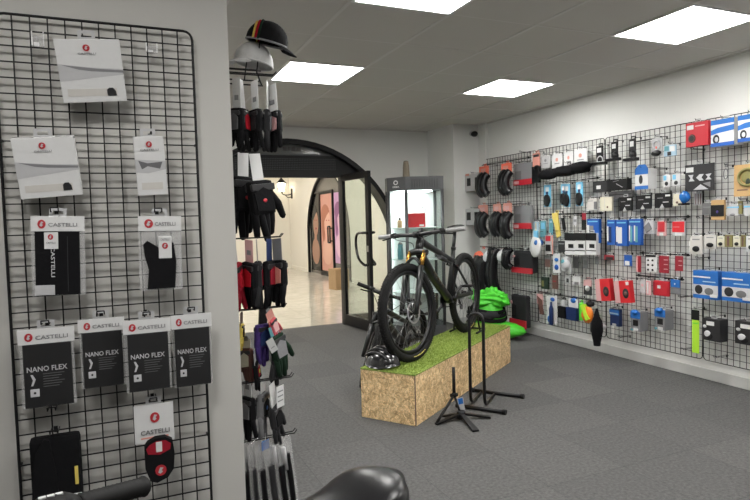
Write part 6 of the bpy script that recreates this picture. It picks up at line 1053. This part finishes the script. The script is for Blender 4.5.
item('W', (4.098, 4.816, 0.216), 0.153, 0.282, 0.01, 'card', 'white', 'pump_pack', 'tall white card with black and blue mini pump', 'pump', None, [('blue_part', 'e', 0.35, 0.05, 0.8, 0.2, 0.01, 'blue'), ('pump_barrel', 'cyl', 0.45, 0.2, 0.75, 1.05, 0.02, 'navy', None, 'plastic'), ('blue_part', 'e', 0.05, 0.75, 0.4, 1, 0.01, 'midblue')], dep=0.12, hook_label='black wire hook carrying the tall white mini pump card')
item('W', (4.098, 4.643, 0.293), 0.101, 0.183, 0.03, 'none', 'black', 'bottle_pack', 'black pouch under a small white header, right of the mini pump', 'bag', None, [('white_header', 'b', 0.2, 0, 0.8, 0.35, 0.003, 'pale'), ('black_pouch', 'b', 0, 0.35, 1, 1, 0.03, 'black', None, 'fabric')], dep=0.12, hook_label='black wire hook carrying the black pouch with white header')
item('W', (4.078, 4.473, 0.300), 0.138, 0.207, 0.03, 'none', 'navy', 'glove_pack', 'navy blue pouch with white and blue top, left of green strip', 'bag', None, [('white_top', 'b', 0.0, 0, 0.95, 0.42, 0.01, 'white'), ('blue_top', 'e', 0.2, -0.05, 0.8, 0.2, 0.02, 'midblue'), ('navy_pouch', 'b', 0.0, 0.4, 1, 1, 0.04, 'navy', None, 'fabric')], dep=0.14, hook_label='black wire hook carrying the navy blue pouch')
item('W', (4.098, 4.393, 0.309), 0.067, 0.167, 0.02, 'none', 'lime', 'strap_pack', 'lime green and black strip next to the navy pouch', 'strap', None, [('black_strip', 'b', -0.2, 0.2, 0.4, 1, 0.02, 'black'), ('lime_strip', 'b', 0.4, 0, 1, 1, 0.025, 'lime')], dep=0.12, hook_label='black wire hook carrying the lime green and black strip')
item('W', (4.068, 4.263, 0.322), 0.129, 0.162, 0.03, 'none', 'orange', 'reflector_vest', 'orange folded pouch with neon green band across', 'bag', None, [('orange_pouch', 'blob', 0, 0.1, 1.1, 1.1, 0.05, 'hiorange', 3), ('neon_band', 'p', 0, 0, 0, 0, 0.06, 'neon', [(0.1, 0.1), (0.35, 0.0), (0.95, 0.8), (0.65, 0.95)]), ('black_head', 'e', 0.4, -0.2, 1, 0.15, 0.04, 'black')], dep=0.15, hook_label='black wire hook carrying the orange pouch with neon band')
item('W', (4.018, 4.056, 0.136), 0.109, 0.341, 0.05, 'none', 'black', 'bottle_cover', 'black tapering bottle shaped sleeve with white label hanging lowest', 'sleeve', None, [('sleeve', 'cyl', 0, 0, 1, 1, 0.03, 'black', [(0, 0.55), (0.1, 0.62), (0.4, 1), (0.62, 0.95), (0.8, 0.45), (0.95, 0.25), (1, 0.2)], 'fabric'), ('white_label', 'e', 0.2, 0.42, 0.75, 0.62, 0.065, 'pale')], dep=0.2, tab=False, hook_label='black wire hook carrying the bottle shaped sleeve')
item('W', (4.118, 3.999, 0.310), 0.106, 0.156, 0.04, 'box', 'navy', 'part_pack', 'small navy pack with pale blue band, first of the low blue boxes', 'packaged part', 'blue topped boxes in the bottom row', [('blue_band', 'b', -0.03, 0.05, 1.03, 0.35, 0.006, 'midblue'), ('pale_line', 'b', 0, 0.22, 1, 0.3, 0.008, 'paleblue'), ('pale_foot', 'b', 0.3, 0.85, 0.7, 1, 0.006, 'pale')], dep=0.1, hook_label='black wire hook carrying the small navy pack')
item('W', (4.078, 3.726, 0.313), 0.097, 0.166, 0.1, 'box', 'grey', 'pedal_box', 'grey box with blue top and black window, left of its larger twin', 'box', 'blue topped boxes in the bottom row', [('blue_top', 'b', -0.03, -0.02, 1.03, 0.34, 0.004, 'midblue'), ('blue_peak', 'e', 0.1, -0.12, 0.8, 0.15, 0.03, 'midblue'), ('black_window', 'b', 0.25, 0.42, 0.8, 0.72, 0.003, 'black'), ('white_foot', 'b', 0.3, 0.85, 0.8, 1.0, 0.004, 'white'), ('blue_side', 'b', -0.03, 0.9, 0.25, 1, 0.004, 'teal')], dep=0.14, hook_label='black wire hook carrying the smaller blue topped grey box')
item('W', (4.078, 3.475, 0.363), 0.098, 0.166, 0.1, 'box', 'grey', 'pedal_box', 'larger grey box with blue top and black window, left of neon strip', 'box', 'blue topped boxes in the bottom row', [('blue_top', 'b', -0.03, -0.02, 1.03, 0.34, 0.004, 'midblue'), ('blue_peak', 'e', 0.1, -0.12, 0.8, 0.15, 0.03, 'midblue'), ('black_window', 'b', 0.25, 0.42, 0.8, 0.72, 0.003, 'black'), ('white_foot', 'b', 0.3, 0.85, 0.8, 1.0, 0.004, 'white'), ('blue_side', 'b', -0.03, 0.9, 0.25, 1, 0.004, 'teal')], dep=0.14, hook_label='black wire hook carrying the larger blue topped grey box')
item('W', (4.118, 3.179, 0.225), 0.061, 0.339, 0.006, 'card', 'neon', 'reflective_band', 'tall neon yellow strip card with black top in the bottom row', 'reflective band', None, [('black_top', 'b', -0.03, 0, 1.03, 0.23, 0.003, 'black'), ('line', 'b', 0.1, 0.3, 0.9, 0.32, 0.002, 'lime')], dep=0.1, hook_label='black wire hook carrying the tall neon yellow strip')
item('W', (4.058, 3.005, 0.358), 0.146, 0.167, 0.09, 'box', 'dark', 'lock_box', 'dark grey box with white sticker, right of the neon strip', 'box', 'dark grey boxes in the bottom row', [('white_sticker', 'b', 0.25, 0.12, 0.68, 0.3, 0.002, 'white'), ('white_mark', 'e', 0.05, 0.3, 0.25, 0.45, 0.004, 'pale'), ('grey_picture', 'e', 0.12, 0.55, 0.5, 0.85, 0.004, 'silver'), ('black_picture', 'e', 0.2, 0.62, 0.6, 0.95, 0.003, 'black')], dep=0.16, hook_label='black wire hook carrying the dark box by the neon strip')
item('W', (4.058, 2.734, 0.378), 0.167, 0.165, 0.09, 'box', 'dark', 'lock_box', 'dark grey box with white sticker, cut by the photo edge low down', 'box', 'dark grey boxes in the bottom row', [('white_sticker', 'b', 0.25, 0.12, 0.68, 0.3, 0.002, 'white'), ('white_mark', 'e', 0.05, 0.3, 0.25, 0.45, 0.004, 'pale'), ('grey_picture', 'e', 0.12, 0.55, 0.5, 0.85, 0.004, 'silver'), ('black_picture', 'e', 0.2, 0.62, 0.6, 0.95, 0.003, 'black')], dep=0.16, hook_label='black wire hook carrying the dark box by the photo edge')
RAILS = [(6.197, 5.254, 1.974, 'black upper rail in the corner panel, above the first tyres'), (6.213, 5.263, 1.472, 'black middle rail in the corner panel, above the salmon carded tyres'), (6.319, 5.273, 0.964, 'black rail in the corner panel above the silver topped saddles'), (5.629, 5.197, 0.487, 'black short rail above the low dark bag'), (5.028, 4.25, 1.675, 'black rail carrying the light blue cards'), (5.099, 4.215, 1.34, 'black rail carrying the yellow lever'), (3.871, 3.56, 1.957, 'black short top rail by the carded mirrors'), (3.766, 3.297, 1.294, 'black rail above the two red cards'), (3.789, 3.297, 0.984, 'black rail above the dotted white card'), (3.833, 3.351, 0.782, 'black rail above the rounded red pack'), (3.157, 2.751, 1.147, 'black rail carrying the cream and olive packs'), (5.082, 4.261, 0.497, 'black bottom rail carrying the mini pump and pouches')]
EMPTY = [(5.27, 2.031, 'in the corner panel above the grey and red boxes'), (4.741, 1.172, 'right of the lower grey and red box'), (3.518, 1.699, 'right of the blue topped white box'), (3.179, 1.814, 'under the bright red top row box'), (3.127, 1.283, 'near the mid grey pack at the third joint'), (3.135, 0.975, 'left of the tall white pack'), (3.284, 0.657, 'right of the blue topped grey card'), (3.905, 0.227, 'at the foot of the grid below the navy pack'), (3.266, 0.242, 'at the foot of the grid left of the neon strip'), (2.984, 0.235, 'at the foot of the grid under the dark boxes'), (4.019, 0.548, 'left of the tilted red boxes’ lower corner'), (3.413, 1.254, 'between the two bottom rows of red cards'), (5.055, 1.041, 'beside the white and blue odd pack')]
# ---------------------------------------------------------------- rails and empty hooks
for k, (y0, y1, z, lb) in enumerate(RAILS):
    t = thing('hook_rail', lb, 'rail', (GX-.013, (y0+y1)/2, z), -PI/2, 'hook rails on the right wall grid')
    b = BM(); sweep(b, [(-(y0-y1)/2, 0, 0), ((y0-y1)/2, 0, 0)], .0055, 6); obj('bar', b, M_WIRE, t)
    b = BM()
    for s in (-1, 1): add_box(b, s*(y0-y1)/2*.9-.008, s*(y0-y1)/2*.9+.008, .002, .011, -.01, .012)
    obj('clip', b, M_WIRE, t)
for (y, z, lb) in EMPTY: hook((GX-.12, y, z), -PI/2, .115, .02, 'empty black wire hook '+lb, True, 'empty hooks on the right wall grid')
hook((-0.212, YGL-.1, 0.764), 0, .095, .02, 'empty double wire hook below the lowest NANO FLEX bag', True)

# ---------------------------------------------------------------- goods on the pillar's end face
def glove(label, x, y, ztop, s, main, accent, yawd=0, tiltd=0, header=True, hcol='pale', logo=None, seed=1, back=None, hd=.10, pinky=None, name='cycling_glove'):
    t = thing(name, label, 'glove', (x, y, ztop-hd-.19*s), PI/2+R(yawd), 'gloves on the pillar hooks'); t.rotation_euler = (R(tiltd)*.5, R(tiltd), PI/2+R(yawd))
    h0 = .19*s
    if header:
        boxo('header_card', pal(hcol), t, -.03, .03, -.001, .001, h0-.01, h0+hd+.008, .0004)
        boxo('card_print', pal('grey'), t, -.015, .015, .0009, .0018, h0+.03, h0+.05)
    b = BM(); rn = random.Random(seed)
    add_box(b, -.042*s, .042*s, -.016*s, .016*s, .085*s, .19*s, .014*s)
    for i, (fx, ln) in enumerate(((-.031, .062), (-.0105, .078), (.0105, .074), (.030, .058))):
        dx = rn.uniform(-.012, .012)*s; dy = rn.uniform(-.014, .014)*s
        sweep(b, [(fx*s, 0, .10*s), (fx*s+dx*.4, dy*.4, (.095-ln*.5)*s), (fx*s+dx, dy, (.088-ln)*s), (fx*s+dx, dy*1.2, (.082-ln)*s)], [.0115*s, .0115*s, .0095*s, .004*s], 8)
    sweep(b, [(.03*s, 0, .15*s), (.055*s, -.005*s, .115*s), (.064*s, -.01*s, .075*s), (.064*s, -.01*s, .068*s)], [.016*s, .0135*s, .010*s, .004*s], 8)
    obj('body', b, pal(main, 'fabric') if main in PAL else MATS[main], t)
    for sy in (-1, 1):
        b = BM(); prism(b, [(-.03*s, .10*s), (.028*s, .095*s), (.034*s, .15*s), (0, .168*s), (-.034*s, .15*s)], 'y', *sorted((sy*.0155*s, sy*.0185*s))); obj('panel', b, pal(accent, 'fabric'), t)
    b = BM(); add_box(b, -.040*s, .044*s, -.018*s, .018*s, .158*s, .178*s, .004); obj('cuff_strap', b, pal('dark', 'plastic'), t)
    if logo:
        for sy in (-1, 1):
            b = BM(); ell(b, (0, sy*.019*s, .128*s), .011, .002, .009, u=12, v=6); obj('round_logo', b, pal(logo), t)
    return t
RX = EGX+.012
def ehook(y, z, lb, ln=.235, x1=None):
    o_ = thing('display_hook', lb, 'hook', (RX, y, z), 0, None)
    b = BM()
    for s in (-.012, .012): sweep(b, [(0, s, 0), (ln, s, .002), (ln+.012, s, .016)], .0028, 6)
    obj('prong', b, M_WIRE, o_); boxo('back_plate', M_WIRE, o_, .002, .006, -.03, .03, -.02, .01)
YH = 2.47
for y, z, lb, ln in ((YH, 1.955, 'black double hook with the upper row of short gloves on the pillar end', .21), (2.66, 1.655, 'black double hook with two large black gloves on the pillar end', .17),
                 (YH, 1.275, 'black double hook with the red and black gloves on the pillar end', .215), (YH, .975, 'black double hook with the patterned kids gloves on the pillar end', .22),
                 (YH-.02, .672, 'black double hook with grey gloves and blue tag on the pillar end', .235), (YH-.02, .425, 'lowest black double hook, carrying clear bags with dark sleeves', .24)):
    ehook(y, z, lb, ln)
for x, m_, a_, lb, lg, yw in ((.478, 'black', 'midgrey', 'black glove deepest in the upper glove row', None, 20), (.515, 'black', 'red', 'black glove with red panel in the upper glove row', None, -30),
                    (.555, 'black', 'dark', 'plain black glove in the middle of the upper glove row', None, 15), (.600, 'dark', 'grey', 'dark grey glove near the hook tip of the upper row', 'darkred', -20), (.638, 'black', 'pink', 'black glove with pinkish panel at the hook tip of the upper row', None, 30)):
    glove(lb, x, YH, 1.922, .95, m_, a_, yw, (x-.56)*90, seed=int(x*1000), hd=.11, hcol='white')
glove('large black glove with red dot, inner of the two big ones on the pillar', .525, 2.68, 1.65, 1.55, 'black', 'black', -62, 2, logo='red', seed=11, hd=.10, hcol='white')
glove('large black glove with red dot, outer of the two big ones on the pillar', .625, 2.62, 1.64, 1.5, 'black', 'black', -66, -6, logo='red', seed=12, hd=.11, hcol='white')
for x, m_, a_, lb, hc, yw in ((.470, 'darkred', 'red', 'mostly red glove deepest in the red and black row', 'white', -25), (.505, 'black', 'red', 'black glove with red panel beside the mostly red one', 'pink', 20), (.545, 'dark', 'darkred', 'dark grey glove with dark red panel, middle of the red and black row', 'grey', -15),
                    (.588, 'black', 'darkred', 'black glove with dark red panel, second from the hook tip', 'navy', -35), (.632, 'black', 'salmon', 'black glove with salmon panel at the tip of the red and black row', 'grey', 25)):
    glove(lb, x, YH, 1.262, 1.1, m_, a_, yw, (x-.57)*70, seed=int(x*1300), hd=.085, hcol=hc)
MATS['purple floral'] = mat('purple floral', (.04, .018, .13), .9, var=.95, scale=45)
MATS['red floral'] = mat('red floral', (.42, .06, .08), .9, var=.9, scale=50)
glove('yellow and black kids glove peeking out beside the pillar edge', .462, YH+.02, .955, .62, 'yellow', 'black', -20, 4, seed=21, hd=.04, hcol='brown')
glove('purple and blue floral kids glove in the patterned row', .54, YH, .965, 1.0, 'purple floral', 'navy', -50, 4, seed=22, hd=.055, hcol='dark')
glove('red floral kids glove at the tip of the patterned row', .625, YH, .965, .62, 'red floral', 'pink', -40, -18, seed=23, hd=.03, hcol='salmon')
glove('dark grey green glove hanging lowest in the patterned row', .645, YH-.01, .90, 1.05, 'darkgreen', 'grey', -50, -12, seed=24, hd=.035, hcol='teal')
glove('dark grey glove behind the white tag in the patterned row', .60, YH+.02, .865, 1.1, 'dark', 'midgrey', -10, 6, seed=25, hd=.03, hcol='pale')
glove('beige and brown glove close to the pillar edge, under the yellow one', .485, YH, .84, .85, 'brown', 'cream', 25, 8, seed=26, hd=.03, hcol='offwhite')
glove('black glove with green dot close to the pillar edge, lowest of the patterned row', .52, YH-.02, .79, .7, 'black', 'darkred', -20, -5, logo='neon', seed=27, hd=.03, hcol='pale')
glove('grey glove with blue tip at the knee high hook', .53, YH-.02, .66, 1.05, 'midgrey', 'black', -30, 3, logo='midblue', seed=31, hd=.04, hcol='white')
glove('black glove with grey strap at the knee high hook', .475, YH-.02, .66, 1.0, 'black', 'grey', 20, 3, seed=32, hd=.05, hcol='white')
glove('black glove under the big white card at the knee high hook', .60, YH-.03, .655, .95, 'dark', 'black', -35, -6, seed=33, hd=.09, hcol='white')
t = thing('price_card', 'white card with small grey print at the knee high hook tip', 'card', (.607, YH-.045, .555), PI/2-R(50)); boxo('card', pal('white'), t, -.026, .026, -.001, .001, 0, .09, .0004)
for k in range(3): boxo('print_line', pal('grey'), t, -.02, .018, -.002, -.001, .025+k*.02, .030+k*.02)
t = thing('swing_tag', 'small white swing tag in front of the purple floral glove', 'tag', (.585, YH-.07, .80), PI/2-R(60)); t.rotation_euler = (0, R(-25), PI/2-R(75)); boxo('card', pal('pale'), t, -.017, .017, -.0008, .0008, 0, .06, .0003)
boxo('print_line', pal('grey'), t, -.01, .008, -.0014, -.0008, .02, .024)
t = thing('blue_tag', 'small bright blue tag hanging under the grey glove', 'tag', (.535, YH-.05, .385), PI/2-R(60)); boxo('card', pal('midblue'), t, -.02, .02, -.001, .001, 0, .04, .0004); boxo('string', pal('pale'), t, -.001, .001, -.0006, .0006, .04, .07)
for k, (x, lb) in enumerate(((.465, 'clear bag with dark sleeve on the lowest hook, deepest by the pillar'), (.505, 'clear bag with dark sleeve on the lowest hook, second from the pillar'), (.545, 'clear bag with dark sleeve on the lowest hook, middle of five'),
              (.590, 'clear bag with dark sleeve on the lowest hook, second from the tip'), (.640, 'clear bag with dark sleeve on the lowest hook, at the tip and palest'))):
    t = thing('sleeve_bag', lb, 'packaged garment', (x, YH-.02, .10+.012*(k % 2)), PI/2-R(35+8*k), 'sleeve bags on the lowest hook')
    t.rotation_euler = (0, R(-3-k), PI/2-R(35+8*k))
    boxo('clear_bag', MATS['clear'], t, -.05, .05, -.004, .006, 0, .315, .002)
    b = BM(); sweep(b, bez([(-.02, 0, .20), (-.022, 0, .12), (-.02, 0, .03), (-.02, 0, .012)], 4), [.017, .017, .017, .017, .016, .016, .016, .015, .015, .014, .014, .012, .008][:13], 8); sweep(b, bez([(.018, 0, .24), (.02, 0, .13), (.018, 0, .025)], 4), .015, 8)
    obj('dark_sleeve', b, pal('dark' if k % 2 else 'black', 'fabric'), t)
    if k >= 3: b = BM(); sweep(b, [(.0, -.004, .28), (.0, -.004, .18)], .02, 8, flat=(1, .4)); obj('white_insert', b, pal('pale'), t)
# ---- caps on their wire holder
hold = thing('cap_holder', 'black wire holder with upright prongs carrying two cycling caps', 'holder', (RX, 2.60, 2.02))
b = BM()
for (y, z) in ((-.02, -.02), (.02, -.055), (.05, .0), (-.05, -.09)): sweep(b, [(0, y, z), (.185, y, z)], .0035, 6)
sweep(b, [(.18, -.05, -.09), (.18, .05, .0)], .0035, 6)
obj('arm', b, M_WIRE, hold)
b = BM(); sweep(b, [(.17, 0, -.03), (.195, 0, .15)], .0028, 6); sweep(b, [(.12, .02, -.055), (.14, .02, .07)], .0028, 6); obj('prong', b, M_WIRE, hold)
boxo('back_plate', M_WIRE, hold, .002, .006, -.07, .07, -.1, .02)
def cap_(label, loc, rz, pitch_, rollv, main, visor, stripes, s=1):
    t = thing('cycling_hat', label, 'cap', loc, rz, 'cycling caps on the wire holder'); t.rotation_euler = (rollv, pitch_, rz)
    b = BM(); ell(b, (0, 0, 0), .105*s, .078*s, .098*s, u=28, v=18)
    bmesh.ops.bisect_plane(b, geom=b.verts[:]+b.edges[:]+b.faces[:], plane_co=(0, 0, -.012), plane_no=(0, 0, -1), clear_outer=True)
    bmesh.ops.solidify(b, geom=b.faces[:], thickness=.002); obj('crown', b, pal(main, 'fabric'), t)
    b = BM(); n_ = 12; A = []
    for k in range(n_+1):
        a = R(-52+104*k/n_); xo, yo = .098*s*math.cos(a), .074*s*math.sin(a); k_ = math.cos(a*1.6)
        A.append(((xo, yo, -.006), (xo+.062*s*max(.0, k_)**.6, yo*1.02, -.028*max(0, k_)**.5-.006+.25*yo*yo*-8)))
    U = [[b.verts.new(Vector(p)+Vector((0, 0, dz))) for p in q] for q in A for dz in (0,)]; D = [[b.verts.new(Vector(p)+Vector((0, 0, -.003))) for p in q] for q in A]
    for k in range(n_):
        b.faces.new((U[k][0], U[k][1], U[k+1][1], U[k+1][0])); b.faces.new((D[k][0], D[k+1][0], D[k+1][1], D[k][1])); b.faces.new((U[k][1], D[k][1], D[k+1][1], U[k+1][1])); b.faces.new((U[k][0], U[k+1][0], D[k+1][0], D[k][0]))
    obj('visor', b, pal(visor, 'fabric'), t)
    for k, c in enumerate(stripes):
        b = BM(); xo = -.035-.013*k; rr_ = math.sqrt(max(.05, 1-(xo/.105)**2))*1.012
        sweep(b, [(xo*s, rr_*.078*s*math.cos(a), rr_*.098*s*math.sin(a)) for a in [R(-6+192*i/18) for i in range(19)]], .0062*s, 6, flat=(1.0, .35) if 0 else (1, 1)); obj('stripe', b, pal(c, 'fabric'), t)
    b = BM(); sweep(b, [(.103*s*math.cos(2*PI*i/28), .077*s*math.sin(2*PI*i/28), -.008) for i in range(28)], .005, 6, closed=True); obj('sweatband', b, pal('grey' if main == 'black' else main, 'fabric'), t)
cap_('black cycling cap with yellow, red and green stripes on top of the holder', (.648, 2.60, 2.137), R(-18), R(14), R(6), 'black', 'black', ['darkgreen', 'red', 'yellow'], .88)
cap_('white cycling cap behind the black striped one', (.60, 2.66, 2.055), R(-150), R(-6), R(-4), 'white', 'white', [], .92)
